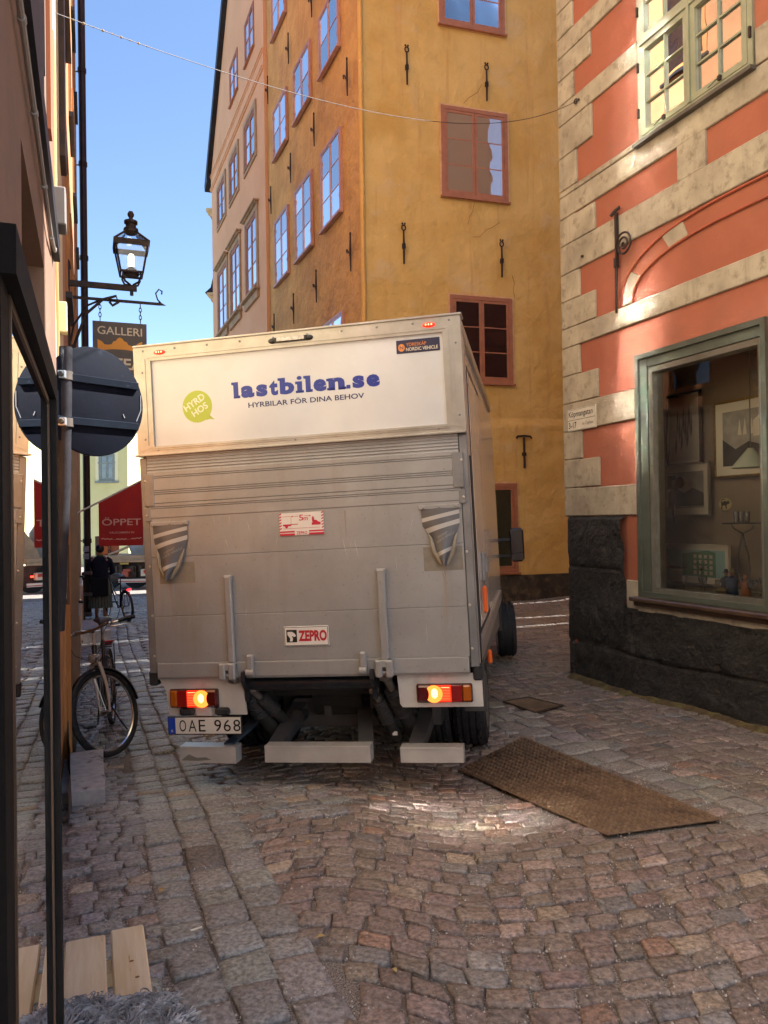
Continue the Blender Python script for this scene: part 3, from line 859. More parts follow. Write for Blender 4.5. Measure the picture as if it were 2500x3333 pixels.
# blind arch: two mouldings and cream voussoirs
SC, RX, RH = 2.34, 1.53, .60
def arc(rx, rz, t0=-1, t1=1, n=26, zb=3.735):
    out = []
    for i in range(n + 1):
        a = math.pi - (t0 + 1) / 2 * math.pi - (t1 - t0) / 2 * math.pi * i / n
        c, s = math.cos(a), math.sin(a)
        out.append((SC + rx * math.copysign(abs(c) ** .8, c), zb + rz * abs(s) ** .8))
    return out
b = MB()
b.tube([RF(s, .012, z) for s, z in arc(RX, .60)], .013, 6); b.tube([RF(s, .012, z) for s, z in arc(1.36, .42)], .013, 6)
b.build('arch_moulding', mat('red_moulding', H('#8f4a33'), H('#a8543a'), nscale=10, rough=.85), rh, smooth=True)
ao, ai = arc(RX - .012, .585, n=60), arc(1.372, .435, n=60)
b = MB()
for i0, i1 in ((0, 9), (19, 23), (52, 60)):
    poly = ao[i0:i1 + 1] + ai[i0:i1 + 1][::-1]
    b.prism(poly, RF, 0.001, .014)
b.build('voussoir', M_crm, rh, each=True)
# granite base, wrapping the corner
def gp(u, z, d):
    if u < 0: p = NF(-u, d, z)
    else: p = RF(S0 + u, d, z)
    if abs(u) < .08:
        k = 1 - abs(u) / .08
        p = p.lerp(NF(.04, -.01, z).lerp(RF(S0 + .04, -.01, z), .5), k * .55)
    return p
def granite(u0, u1, z0, z1f, base, name, seed, st=.035):
    nu = int((u1 - u0) / st); nz_ = int((1.62 - z0) / st)
    v = []
    for j in range(nz_ + 1):
        for i in range(nu + 1):
            u = u0 + (u1 - u0) * i / nu; zt = z1f; z = z0 + (zt - z0) * j / nz_
            nn = noise.fractal(Vector((u * 3 + seed, z * 3, 1)), .9, 2.1, 5)
            bl = noise.noise(Vector((u * 1.3 + seed, z * 1.7, 7)))
            d = base + .035 * nn + .03 * bl
            jz = min(abs(z - .2 - .02 * math.sin(u * 3)), abs(z - 1.05 if u < 1.0 else 9))
            ju = min(abs(u - 1.15 - .05 * math.sin(z * 9)) if z < .62 else 9, abs(u - .12) if z < .2 else 9, abs(u - 2.25) if z < .3 else 9)
            d -= .03 * math.exp(-(jz / .018) ** 2) + .028 * math.exp(-(ju / .02) ** 2)
            if j == nz_: d = 0
            d -= (.09 if u < .4 else .0) * max(0, (z / 1.6)) * 0
            v.append(gp(u, z, d))
    m_ = MB(); m_.add(v, [(j * (nu + 1) + i, j * (nu + 1) + i + 1, (j + 1) * (nu + 1) + i + 1, (j + 1) * (nu + 1) + i) for j in range(nz_) for i in range(nu)])
    return m_.build(name, M_gran, rh, smooth=False)
granite(-1.5, 1.045, -.5, 1.6, .05, 'granite_base', 0)
granite(1.0, 5.6, -.5, .68, .06, 'granite_base', 5)
# upper window
def sash_grid(mbf, s0, s1, z0, z1, cols, rows, sw, o, F, bar=.018):
    mbf.ring(s0, s1, z0, z1, sw, -.05, o, F)
    hs = (s1 - s0 - 2 * sw) / cols; hz_ = (z1 - z0 - 2 * sw) / rows
    for c_ in range(1, cols): mbf.box((s0 + sw + c_ * hs - bar / 2, -.03, z0 + sw), (s0 + sw + c_ * hs + bar / 2, o - .012, z1 - sw), F)
    for r_ in range(1, rows): mbf.box((s0 + sw, -.029, z0 + sw + r_ * hz_ - bar / 2), (s1 - sw, o - .014, z0 + sw + r_ * hz_ + bar / 2), F)
f = MB()
ws0, ws1, wz0, wz1 = 1.125, 2.51, 5.26, 7.3
f.ring(ws0, ws1, wz0, wz1, .05, -.04, .03, RF)
sash_grid(f, ws0 + .052, 1.80, wz0 + .052, 6.185, 2, 3, .055, .035, RF); sash_grid(f, 1.835, ws1 - .052, wz0 + .052, 6.185, 2, 3, .055, .035, RF)
f.box((1.801, -.04, wz0 + .05), (1.834, .055, wz1 - .05), RF)
f.box((ws0 + .05, -.04, 6.187), (1.80, .05, 6.235), RF); f.box((1.835, -.04, 6.187), (ws1 - .05, .05, 6.235), RF)
sash_grid(f, ws0 + .052, 1.80, 6.237, wz1 - .052, 2, 3, .055, .035, RF); sash_grid(f, 1.835, ws1 - .052, 6.237, wz1 - .052, 2, 3, .055, .035, RF)
uw = f.build('upper_window', M_green, rh)
p = MB()
G_up = glass('upper_window_glass', (.10, .085, .06), .38, .006, wav=.002, wscale=2)
for a, c_ in ((ws0 + .1, 1.75), (1.88, ws1 - .1)):
    p.quad(RF(a, .0, wz0 + .1), RF(c_, .002, wz0 + .1), RF(c_, .002, 6.14), RF(a, 0, 6.14)); p.quad(RF(a, .001, 6.28), RF(c_, .003, 6.28), RF(c_, .003, wz1 - .1), RF(a, .001, wz1 - .1))
p.build('pane', G_up, uw)
p = MB(); p.box((ws0 - .03, .0, wz0 - .045), (ws1 + .03, .09, wz0 - .012), RF); p.build('sill', mat('grey_sill', H('#5b554b'), H('#474139'), rough=.6), uw)
p = MB()
for s, z in ((1.14, 5.5), (1.14, 5.95), (2.495, 5.5), (2.495, 5.95), (1.145, 6.5), (2.495, 6.5)): p.box((s - .009, .03, z), (s + .009, .052, z + .09), RF)
for s in (1.48, 2.16): p.box((s, .036, wz0 + .06), (s + .03, .06, wz0 + .1), RF); p.tube([RF(s + .015, .06, wz0 + .08), RF(s - .1, .065, wz0 + .05)], .004, 5)
p.build('hinge', M_iron, uw, each=True)
# shop window: outer frame, inner aluminium frame, glass, sill
f = MB()
f.ring(SH0 - .015, SH1 + .02, SZ0, SZ1 + .02, .05, -.1, .035, RF)
f.box((SH0 + .036, -.1, SZ0 + .05), (1.16, .012, SZ1 - .03), RF); f.box((SH0 + .036, -.1, SZ1 - .12), (SH1 - .03, .01, SZ1 - .031), RF)
sw_ = f.build('shop_window', mat('grey_green_frame_paint', H('#4f544a'), H('#43483f'), nscale=4, rough=.35, bump=.1, spec=.6), rh)
M_alu = mat('brushed_metal_frame', H('#97958a'), H('#858377'), nscale=6, rough=.28, metal=.7)
f = MB(); f.ring(1.165, SH1 - .03, SZ0 + .03, SZ1 - .125, .055, -.13, .0, RF, wb=.065); f.build('inner_frame', M_alu, sw_)
f = MB(); f.quad(RF(1.22, -.06, SZ0 + .09), RF(SH1 - .08, -.06, SZ0 + .09), RF(SH1 - .08, -.06, SZ1 - .17), RF(1.22, -.06, SZ1 - .17))
f.build('pane', glass('shop_glass', (.93, .95, .93), .04, .002, through=True), sw_)
f = MB(); f.bbox((SH0 - .05, -.02, SZ0 - .045), (SH1 + 1.3, .13, SZ0 - .003), RF, .008); f.bbox((SH0 - .03, .0, SZ0 - .09), (SH1 + 1.3, .085, SZ0 - .046), RF, .006)
f.build('sill', mat('brown_lacquered_sill', H('#3b2a22'), H('#54402f'), nscale=5, rough=.3, coat=.3), sw_)
f = MB(); f.box((SH0 + .0, -.01, .655), (SH1 + 1.3, .05, SZ0 - .092), RF); f.build('sill_apron', M_crm, sw_)
f = MB(); f.ring(2.72, 3.7, SZ0, SZ1, .06, -.1, .03, RF); f.build('neighbour_frame', M_green, rh)
f = MB(); f.quad(RF(2.78, -.04, SZ0 + .06), RF(3.64, -.04, SZ0 + .06), RF(3.64, -.04, SZ1 - .06), RF(2.78, -.04, SZ1 - .06)); f.build('neighbour_pane', G_dark, rh)
# the room behind the shop glass
M_room = mat('shop_room_brown', H('#8a7c69'), H('#978874'), nscale=2, rough=.9)
f = MB()
f.box((.3, -.85, .3), (3.8, -.8, 3.4), RF); f.box((.25, -.8, .3), (.3, -.23, 3.4), RF); f.box((3.75, -.8, .3), (3.8, -.23, 3.4), RF); f.box((.3, -.8, 3.3), (3.75, -.23, 3.35), RF)
f.build('shop_room', M_room, rh)
f = MB(); f.box((.31, -.79, .79), (3.74, -.2, .86), RF); f.build('display_shelf', mat('white_display_shelf', H('#d0c9ba'), rough=.6), rh)

# street name sign
M_enam = mat('white_enamel', H('#cfc6b4'), H('#c4baa6'), nscale=8, rough=.35, coat=.4)
M_blk = mat('black_paint', H('#15130f'), rough=.5)
sg = empty('street_name_sign', RF(.11, .02, 2.56), 'white enamel street name sign reading Köpmangatan on the red corner house', 'street sign')
f = MB(); f.bbox((-.145, .019, 2.555), (.375, .034, 2.80), RF, .004); f.build('plate', M_enam, sg)
f = MB(); T_ = lambda x, y: RF(x, .0355, y)
f.ring(-.138, .368, 2.562, 2.793, .003, .0345, .0352, RF)
f.box((-.135, .0345, 2.674), (.365, .0352, 2.679), RF)
put_text(f, 'Köpmangatan', T_, -.115, .325, 2.692, 2.775, bold=.012); put_text(f, '3-17', T_, -.115, .03, 2.585, 2.655, bold=.02); put_text(f, 'kv. Cepheus', T_, .14, .33, 2.593, 2.642)
f.build('lettering', M_blk, sg)

# scrolled iron wall anchor and eye bolt
an = empty('scrolled_wall_anchor', RF(.79, 0, 3.7), 'long iron wall anchor with a spiral scroll on the red wall beside the blind arch', 'wall anchor')
f = MB()
f.tube([RF(.765, .05, 3.68), RF(.78, .05, 4.2)], [.012, .017], 8); f.box((.76, .03, 4.14), (.80, .07, 4.24), RF)
f.box((.775, .035, 4.24), (.805, .065, 4.7), RF); f.tube([RF(.74, .08, 4.68), RF(.79, .06, 4.72), RF(.83, .03, 4.75)], .018, 6)
f.build('bar', M_iron, an, smooth=True)
f = MB()
sp = []
for i in range(46):
    t = i / 45; a = math.pi * .9 - t * 4.3 * math.pi; r = .115 * (1 - t) ** .85 + .012
    sp.append(RF(.925 + r * math.cos(a), .075, 4.33 + r * math.sin(a)))
f.tube([RF(.785, .05, 4.18), RF(.79, .06, 4.26)] + sp, .011, 7); f.build('scroll', M_iron, an, smooth=True)

# ---- unseen blocks added to shade the side street, and houses round the square
def block(name, label, pts, h, mt):
    z = -.4
    b_ = MB(); b_.prism([(x, y) for x, y in pts], WORLD, z, h, plane='xy')
    cx_ = sum(p[0] for p in pts) / len(pts); cy_ = sum(p[1] for p in pts) / len(pts)
    root = empty(name, (cx_, cy_, gz(cx_, cy_)), label, 'building')
    b_.build('wall', mt, root)
    return root
M_tan = mat('tan_plaster', H('#dcc8aa'), H('#cfb998'), nscale=.8, rough=.9)
def yfp(s, o): v = YF(s, o, 0); return (v.x, v.y)
def slabq(o0, o1, s0, s1): return [yfp(s0, o0), yfp(s1, o0), yfp(s1, o1), yfp(s0, o1)]  # narrow gaps between these added blocks let thin lines of sun through
block('side_street_shade_block', 'unseen tan block added to shade the side street, against the ochre house', slabq(-2, .51, 10.2, 15), 24, M_tan)
block('side_street_shade_block', 'unseen tan block added to shade the side street, in the middle of the row', slabq(.56, 2.235, 10.2, 15), 24, M_tan)
block('side_street_shade_block', 'unseen tan block added to shade the side street, third in the row', slabq(2.29, 3.095, 10.2, 15), 24, M_tan)
block('side_street_shade_block', 'unseen tan block added to shade the side street, against the red house', slabq(3.145, 8, 10.2, 14), 24, M_tan)
def rfp(s, o): v = RF(s, o, 0); return (v.x, v.y)
block('street_row_house', 'cream house after the red house towards the square', [rfp(5.62, 0), rfp(7.6, 0), rfp(7.6, -7), rfp(5.62, -7)], 12, M_cream)
block('square_house', 'cream house facing the lane from behind the camera', [(-12, -10), (12, -10), (12, -16), (-12, -16)], 14, mat('white_square_plaster', H('#e6e2da'), H('#dcd7cd'), nscale=.5, rough=.9))
# shop things
def inpix(x, y, off): return meas(RF, x, y, off)
def zp5(x, y): return 1700 + x * 800 / 1416, 1150 + y * 800 / 1416
M_gold = mat('gilt_frame', H('#8a6f3c'), H('#a98c50'), nscale=30, rough=.35, metal=.6)
M_mount = mat('picture_mount', H('#e2dac8'), rough=.9)
def picture(name, label, c0, c1, off, frame, mount, art, fw=.02, mw=.06):
    s0, z1 = inpix(*zp5(*c0), off); s1, z0 = inpix(*zp5(*c1), off)
    rt = empty(name, RF((s0 + s1) / 2, off, z0), label, 'picture')
    f = MB(); f.ring(s0, s1, z0, z1, fw, off, off + .03, RF); f.build('frame', frame, rt)
    f = MB(); f.box((s0 + fw, off, z0 + fw), (s1 - fw, off + .01, z1 - fw), RF); f.build('mount', mount, rt)
    art(s0 + fw + mw, s1 - fw - mw, z0 + fw + mw, z1 - fw - mw, off + .012, rt)
    return rt
def flat(mb, poly, s0, s1, z0, z1, o):
    mb.add([RF(s0 + (s1 - s0) * a, o, z0 + (z1 - z0) * b_) for a, b_ in poly], [tuple(range(len(poly)))])
rect = lambda a, b_, c_, d: [(a, b_), (c_, b_), (c_, d), (a, d)]
A_gr = mat('print_grey', H('#8f8a80'), H('#aaa59b'), nscale=9, rough=.9); A_dk = mat('print_dark', H('#2d2b28'), H('#3b3935'), nscale=12, rough=.9)
A_lt = mat('print_light', H('#dcd4c2'), H('#ccc4b2'), nscale=5, rough=.9); A_gn = mat('print_green', H('#5f8a6c'), H('#6d9a7c'), nscale=14, rough=.9); A_bl = mat('print_sky', H('#8fc0bf'), H('#9fcac5'), nscale=2, rough=.9)
def art_harbour(s0, s1, z0, z1, o, rt):
    f = MB(); flat(f, rect(0, 0, 1, 1), s0, s1, z0, z1, o); f.build('print_sheet', A_gr, rt)
    f = MB()
    for x in (.35, .47, .62): flat(f, [(x, .55), (x + .09, .55), (x + .05, .85)], s0, s1, z0, z1, o + .002)
    flat(f, [(.7, .5), (.98, .5), (.98, .8), (.85, .88), (.7, .78)], s0, s1, z0, z1, o + .0021); f.build('sails', A_lt, rt)
    f = MB(); flat(f, [(0, 0), (1, 0), (1, .3), (.6, .42), (.3, .3), (0, .5)], s0, s1, z0, z1, o + .004); f.build('rocks', A_dk, rt)
def art_reeds(s0, s1, z0, z1, o, rt):
    f = MB(); flat(f, rect(0, 0, 1, 1), s0, s1, z0, z1, o); f.build('print_sheet', A_lt, rt)
    f = MB()
    for k in range(9):
        x = .2 + .07 * k; y = .25 + .4 * ((k * 37) % 10) / 10
        flat(f, [(x, y - .15), (x + .05, y), (x + .02, y + .3), (x - .03, y)], s0, s1, z0, z1, o + .002 + k * .0002)
    f.build('leaf_shapes', A_dk, rt)
def art_shore(s0, s1, z0, z1, o, rt):
    f = MB(); flat(f, rect(0, 0, 1, 1), s0, s1, z0, z1, o); f.build('print_sheet', A_gr, rt)
    f = MB(); flat(f, [(0, .05), (1, .05), (1, .4), (.7, .55), (.45, .42), (.2, .6), (0, .45)], s0, s1, z0, z1, o + .002); f.build('shore', A_dk, rt)
def art_house(s0, s1, z0, z1, o, rt):
    f = MB(); flat(f, rect(0, 0, 1, 1), s0, s1, z0, z1, o); f.build('print_sheet', A_bl, rt)
    f = MB(); flat(f, [(.28, .02), (.85, .02), (.85, .92), (.72, .99), (.5, .92), (.28, .86)], s0, s1, z0, z1, o + .002); f.build('house', A_gn, rt)
    f = MB()
    for i in range(4):
        for j in range(4): flat(f, rect(.48 + i * .09, .1 + j * .2, .53 + i * .09, .23 + j * .2), s0, s1, z0, z1, o + .0035)
    flat(f, rect(.02, .02, .26, .26), s0, s1, z0, z1, o + .0035); f.build('white_windows', A_lt, rt)
    f = MB()
    for cx_ in (.3, .62):
        f.tube([RF(s0 + (s1 - s0) * cx_, o + .006, z0), RF(s0 + (s1 - s0) * cx_, o + .006, z0 + (z1 - z0) * .35)], .004, 4)
        for k in range(7):
            a = .3 + k * .42
            f.tube([RF(s0 + (s1 - s0) * cx_, o + .006, z0 + (z1 - z0) * .25), RF(s0 + (s1 - s0) * (cx_ + .13 * math.cos(a)), o + .006, z0 + (z1 - z0) * (.35 + .25 * math.sin(a)))], .0022, 4)
    flat(f, [(.0, .26), (.28, .26), (.22, .38), (.04, .38)], s0, s1, z0, z1, o + .005)
    f.build('bare_trees', A_dk, rt)
picture('framed_harbour_print', 'gilt framed harbour print with sails, upper right in the shop window', (1108, 290), (1480, 695), -.76, M_gold, M_mount, art_harbour, .02, .09)
picture('framed_leaf_print', 'framed print of dark leaf shapes, upper left in the shop window', (838, 250), (1040, 632), -.76, mat('dark_frame', H('#2a2622'), rough=.5), M_mount, art_reeds, .015, .03)
picture('framed_shore_print', 'framed dark shore print below the leaf print in the shop window', (812, 650), (1090, 935), -.74, mat('pale_wood_frame', H('#8f8672'), rough=.5), M_mount, art_shore, .015, .07)
picture('unframed_house_print', 'bright print of a green townhouse and bare trees leaning low in the shop window', (818, 1092), (1205, 1340), -.6, M_mount, M_mount, art_house, .01, .05)
# pendant lamp
s, z = inpix(*zp5(1315, 545), -.35)
pl = empty('pendant_lamp', RF(s, -.35, z), 'pale green metal cone pendant lamp hanging in the shop window', 'lamp')
FPL = lambda x, y, h: RF(s + x, -.35 + y, z + h)
f = MB(); f.lathe([(.022, .0), (.03, -.01), (.158, -.165), (.160, -.175), (.153, -.17), (.028, -.02)], FPL, 28); f.build('shade', mat('pale_green_enamel', H('#cfd8c6'), H('#c4cdbb'), rough=.3), pl, smooth=True)
f = MB(); f.tube([FPL(0, 0, 0), FPL(0, 0, 3.3 - z)], .004, 6); f.build('cord', M_alu, pl)
# desk lamp head, cat notice, side table with glasses, figurines, bell, wine glasses
s, z = inpix(*zp5(925, 745), -.5)
dl = empty('desk_lamp', RF(s - .15, -.5, z - .3), 'black jointed desk lamp with a shiny reflector left in the shop window', 'lamp')
f = MB(); f.tube([RF(s - .13, -.5, z - .4), RF(s - .17, -.52, z + .02), RF(s - .1, -.5, z + .05), RF(s - .03, -.48, z + .02)], .01, 6); f.box((s - .21, -.55, z - .06), (s - .15, -.49, z + .08), RF); f.build('arm', A_dk, dl)
f = MB(); f.lathe([(.015, .06), (.03, .04), (.06, 0), (.062, -.004)], lambda a, b_, h: RF(s + a, -.46 - h, z + b_), 18); f.build('reflector', mat('chrome', H('#c9b58c'), rough=.12, metal=1), dl, smooth=True)
s, z = inpix(*zp5(1168, 868), -.07)
ct = empty('cat_notice', RF(s, -.07, z), 'round notice with a black cat reading varning för katten stuck inside the shop glass', 'notice')
FC = lambda x, y, o=0: RF(s + x, -.072 + o, z + y)
f = MB(); f.add([FC(.072 * math.cos(a), .052 * math.sin(a)) for a in np.linspace(0, 2 * math.pi, 33)[:-1]], [tuple(range(32))]); f.add([FC(.072 * math.cos(a), .052 * math.sin(a), -.002) for a in np.linspace(0, 2 * math.pi, 33)[:-1]], [tuple(range(32))])
f.build('oval_sheet', mat('cream_paper', H('#b8a878'), rough=.8), ct)
f = MB()
cat_ = [(-.045, -.045), (-.03, -.045), (-.032, -.02), (-.02, -.012), (0, -.012), (.008, -.045), (.018, -.045), (.016, -.012), (.03, .0), (.045, .0), (.05, .012), (.042, .02), (.04, .03), (.034, .022), (.026, .03), (.022, .018), (.0, .028), (-.02, .02), (-.036, .012), (-.03, .034), (-.006, .042), (-.008, .047), (-.036, .04), (-.046, .015), (-.042, -.01)]
f.add([FC(a, b_, .001) for a, b_ in cat_], [tuple(range(len(cat_)))])
for i, ch in enumerate('VARNING FÖR'):
    a = math.pi * (.86 - .072 * i)
    if ch == ' ': continue
    cx_, cy_ = .062 * math.cos(a), .045 * math.sin(a) - .003; t_ = a - math.pi / 2
    put_text(f, ch, lambda x, y: FC(cx_ + x * math.cos(t_) - y * math.sin(t_), cy_ + x * math.sin(t_) + y * math.cos(t_), .001), -.0035, .0035, -.005, .005)
put_text(f, 'KATTEN', lambda x, y: FC(x, y, .001), -.038, .038, -.072, -.058); f.build('cat_and_words', M_blk, ct)
M_clear = glass('drinking_glass', (.85, .88, .86), .12, .02, through=True)
s, z = inpix(*zp5(1268, 975), -.42)
tb = empty('side_table', RF(s, -.42, .86), 'small round table on curved metal legs in the shop window', 'table')
FT = lambda x, y, h: RF(s + x, -.42 + y, h)
f = MB(); f.lathe([(0, z - .012), (.17, z - .012), (.175, z - .005), (.17, z), (0, z)], FT, 28); f.build('table_top', A_dk, tb, smooth=True)
for sg_ in (-1, 1):
    f = MB(); f.tube([FT(sg_ * .13, 0, z - .02), FT(sg_ * .1, 0, z - .06), FT(0, 0, z - .1), FT(-sg_ * .06, 0, z - .3), FT(-sg_ * .07, 0, z - .45), FT(sg_ * .0, 0, .87)], .008, 6); f.build('leg', M_alu, tb, smooth=True)
for i, dx in enumerate((-.07, -.01, .055)):
    f = MB(); f.lathe([(.02, z + .002), (.017, z + .004), (.022, z + .1), (.025, z + .1), (.02, z)], lambda x, y, h: FT(x + dx, y, h), 12)
    solo(f, 'tumbler', M_clear, FT(dx, 0, z), ['left tumbler on the small round table in the shop', 'middle tumbler on the small round table in the shop', 'right tumbler on the small round table in the shop'][i], 'glass', smooth=True, group='tumblers on the round table')
proto = None
for i in range(13):
    sx = 1.34 + .085 * i + random.uniform(-.015, .015); oo = -.25 - .12 * (i % 3)
    if 1.66 < sx < 1.95: oo = -.6
    if proto is None:
        f = MB(); f.lathe([(.028, 0), (.026, .004), (.004, .008), (.003, .065), (.018, .085), (.027, .12), (.024, .145), (.0225, .145), (.025, .12), (.016, .088)], lambda x, y, h: RF(sx + x, oo + y, .862 + h), 14)
        proto = solo(f, 'wine_glass', M_clear, RF(sx, oo, .862), 'first stemmed glass from the left along the shop window sill', 'glass', smooth=True, group='stemmed glasses in the shop window')
    else:
        o = proto.copy(); COL.objects.link(o); o['label'] = ['second', 'third', 'fourth', 'fifth', 'sixth', 'seventh', 'eighth', 'ninth', 'tenth', 'eleventh', 'twelfth', 'thirteenth'][i - 1] + ' stemmed glass from the left along the shop window sill'; o.location = RF(sx, oo, .862); o.scale = (1, 1, random.uniform(.75, 1.15))
def figurine(s, o, h, body, hatm, skin, name, label, cat_):
    rt = empty(name, RF(s, o, .862), label, cat_)
    f = MB(); f.lathe([(.035 * h / .17, 0), (.04 * h / .17, .02), (.032 * h / .17, h * .45), (.036 * h / .17, h * .62), (.012, h * .72), (0, h * .73)], lambda x, y, z_: RF(s + x, o + y, .862 + z_), 12); f.build('coat', body, rt, smooth=True)
    f = MB(); f.ball((s, o, .862 + h * .8), (.018, .018, .022), RF); f.build('head', skin, rt, smooth=True)
    f = MB(); f.lathe([(.034, h * .86), (.033, h * .87), (.019, h * .88), (.016, h * .97), (0, h)], lambda x, y, z_: RF(s + x, o + y, .862 + z_), 12); f.build('hat', hatm, rt, smooth=True)
skin = mat('painted_skin', H('#b0805c'), rough=.6)
figurine(1.80, -.3, .24, mat('navy_paint', H('#23304a'), rough=.4), A_dk, skin, 'painted_figurine', 'small figurine in a dark hat and navy coat in the shop window', 'figurine')
figurine(1.885, -.28, .25, mat('blue_paint', H('#3d5a80'), rough=.4), mat('straw', H('#b09a6a'), rough=.6), skin, 'painted_figurine', 'small figurine in a straw hat and blue coat in the shop window', 'figurine')
figurine(2.02, -.3, .2, mat('orange_paint', H('#b5713f'), rough=.4), mat('orange_hat', H('#c08048'), rough=.5), skin, 'painted_figurine', 'small orange figurine right of the pair in the shop window', 'figurine')
f = MB()
FD = lambda x, y, h: RF(1.86 + x, -.18 + y, .862 + h)
f.ball((0, 0, .055), (.055, .025, .028), FD); f.ball((-.06, 0, .09), (.025, .02, .022), FD); f.ball((-.082, 0, .083), (.014, .012, .011), FD)
for a in (-.035, .035):
    for c_ in (-.012, .012): f.tube([FD(a, c_, .05), FD(a, c_, 0)], [.011, .008], 6)
f.tube([FD(.05, 0, .06), FD(.075, 0, .09)], [.007, .004], 5)
for c_ in (-.016, .016): f.ball((-.055, c_, .1), (.008, .005, .014), FD, 8, 6)
solo(f, 'dog_figurine', mat('porcelain_dog', H('#a3906f'), H('#8b7656'), nscale=40, rough=.35), FD(0, 0, 0), 'small tan dog figurine in front of the hatted figures in the shop window', 'figurine', smooth=True)
f = MB(); FB = lambda x, y, h: RF(2.38 + x, -.35 + y, .862 + h)
f.lathe([(.085, 0), (.08, .01), (.06, .05), (.05, .13), (.035, .17), (0, .18)], FB, 20); f.tube([FB(.02 * math.cos(t), 0, .195 + .02 * math.sin(t)) for t in np.linspace(0, 6.28, 11)[:-1]], .006, 6, closed=True)
solo(f, 'brass_bell', M_gold, FB(0, 0, 0), 'brass bell standing beside the figurines in the shop window', 'bell', smooth=True)

# brown soil and moss caught along the foot of the granite
b = MB()
ns = 70
vs = []
for i in range(ns + 1):
    s = -.12 + 5.0 * i / ns; wdt = .05 + .05 * abs(noise.noise((s * 3, 1, 0))) + .05 * (noise.noise((s * 9, 4, 0)) + .3)
    for k, (o, h) in enumerate(((.03, .045), (.06 + .3 * wdt, .028), (.05 + wdt, .006), (.06 + wdt * 1.3, -.02))):
        p = RF(s, o, 0); vs.append((p.x, p.y, gz(p.x, p.y) + h + .006 * noise.noise((s * 12, o * 30, 2))))
b.add(vs, [(i * 4 + k, i * 4 + k + 1, (i + 1) * 4 + k + 1, (i + 1) * 4 + k) for i in range(ns) for k in range(3)])
b.build('wall_foot_soil', mat('mossy_soil', H('#5e4a2c'), H('#3f3523'), nscale=20, rough=1, bump=.8, bscale=60, bdist=.01, c3=H('#6f6a3a'), n3=6), kind='stuff', smooth=True)
# ------------------------------------------------------------------ left row
M_wall_l = mat('brown_peach_plaster', H('#80624e'), H('#735542'), nscale=1.2, rough=.88, bump=.3, bscale=25, bdist=.006, c3=H('#6b5445'), n3=2)
M_wall_y = mat('warm_yellow_plaster', H('#e2cfaa'), H('#d7c094'), nscale=1.2, rough=.88, bump=.3, bscale=20, bdist=.006)
M_wall_o = mat('orange_plaster', H('#bf834c'), H('#b0743f'), nscale=1.2, rough=.88, bump=.25, bscale=25, bdist=.005)
M_blackf = mat('black_shopfront_paint', H('#0e0d0f'), H('#191615'), nscale=9, rough=.7, spec=.12, bump=.2, bscale=60, bdist=.002)
M_brownf = mat('brown_bronze_frame', H('#4a3524'), H('#38281c'), nscale=9, rough=.45, metal=.3)
p0 = LF(2, 0, 0)
sh = empty('shopfront_house', (p0.x, p0.y, gz(p0.x, p0.y)), 'brown plastered shopfront house with a black framed mirroring window beside the bench', 'building')
b = MB()
def lw(s0, s1, z0, z1): b.box((s0, -.3, z0), (s1, 0, z1), LF)
# opening for the window 0.95..2.12 / .38..1.95 and the blind recess above it 1.42..2.14 / 2.0..2.27
lw(-9, 1.42, -.3, 4.4); lw(1.42, 2.14, -.3, 1.2); lw(1.42, 2.14, 2.27, 4.4); lw(2.14, 2.9, -.3, 4.4)
b.build('wall', M_wall_l, sh)
b = MB(); b.box((-9, -.3, 4.401), (2.9, 0, 11.9), LF); b.build('upper_storeys', mat('bounce_white_plaster', H('#e9e5dc'), H('#dfdace'), nscale=.6, rough=.9), sh)  # unseen storeys coloured white to bounce sun into the lane
b = MB(); b.box((-9, -6, -.3), (2.88, -.32, 11.8), LF); b.build('core', M_wall_l, sh)
b = MB(); b.prism([(.1, 11.9), (.1, 12.0), (-3, 14), (-6, 12)], lambda o, z, s: LF(s, o, z), -9, 2.95, plane='xy'); b.build('roof', M_roof, sh)
MF = Fr((-.0675, 0), (-.375, 1), flip=True)
if MF.n.x < 0: MF.n = -MF.n
b = MB(); b.box((.598, -.16, .1), (.654, .0, 1.784), MF); b.box((1.207, -.16, .1), (1.25, .0105, 1.784), MF); b.box((.60, -.16, 1.785), (1.25, .0105, 1.822), MF); b.box((.655, -.16, .06), (1.206, .004, .12), MF)
mw = b.build('mirror_window', M_blackf, sh)
b = MB(); b.ring(.655, 1.206, .121, 1.784, .008, -.03, .0015, MF); b.build('inner_bead', M_brownf, mw)
b = MB(); b.quad(MF(.656, 0, .125), MF(1.205, 0, .125), MF(1.205, 0, 1.782), MF(.656, 0, 1.782)); b.build('pane', glass('shopfront_mirror_glass', (.02, .02, .02), .62, .0), mw)
b = MB(); b.box((.66, -.15, .13), (1.2, -.01, 1.78), MF); b.build('dark_inside', M_blackf, mw)
b = MB(); b.box((.2, .001, 2.47), (2.72, .022, 2.535), LF); b.build('fascia', M_zinc, sh)
b = MB(); b.tube([LF(.2, .012, 2.40), LF(1.2, .012, 2.405), LF(2.3, .012, 2.41), LF(2.55, .012, 2.45), LF(2.6, .012, 2.5)], .0055, 8)
for s in (1.3, 1.6, 1.95, 2.3): b.tube([LF(s - .008, .012, 2.405), LF(s + .008, .012, 2.405)], .0075, 8)
b.build('conduit', mat('grey_plastic_conduit', H('#8d8680'), rough=.5), sh, smooth=True)
b = MB(); b.bbox((2.56, .0, 2.54), (2.66, .045, 2.66), LF, .004); b.build('junction_box', mat('weathered_grey_box', H('#7c7873'), H('#6a6661'), rough=.6), sh)
b = MB(); b.bbox((1.42, .001, 2.6), (2.0, .012, 3.2), LF, .003); b.build('grey_panel', M_zinc, sh)
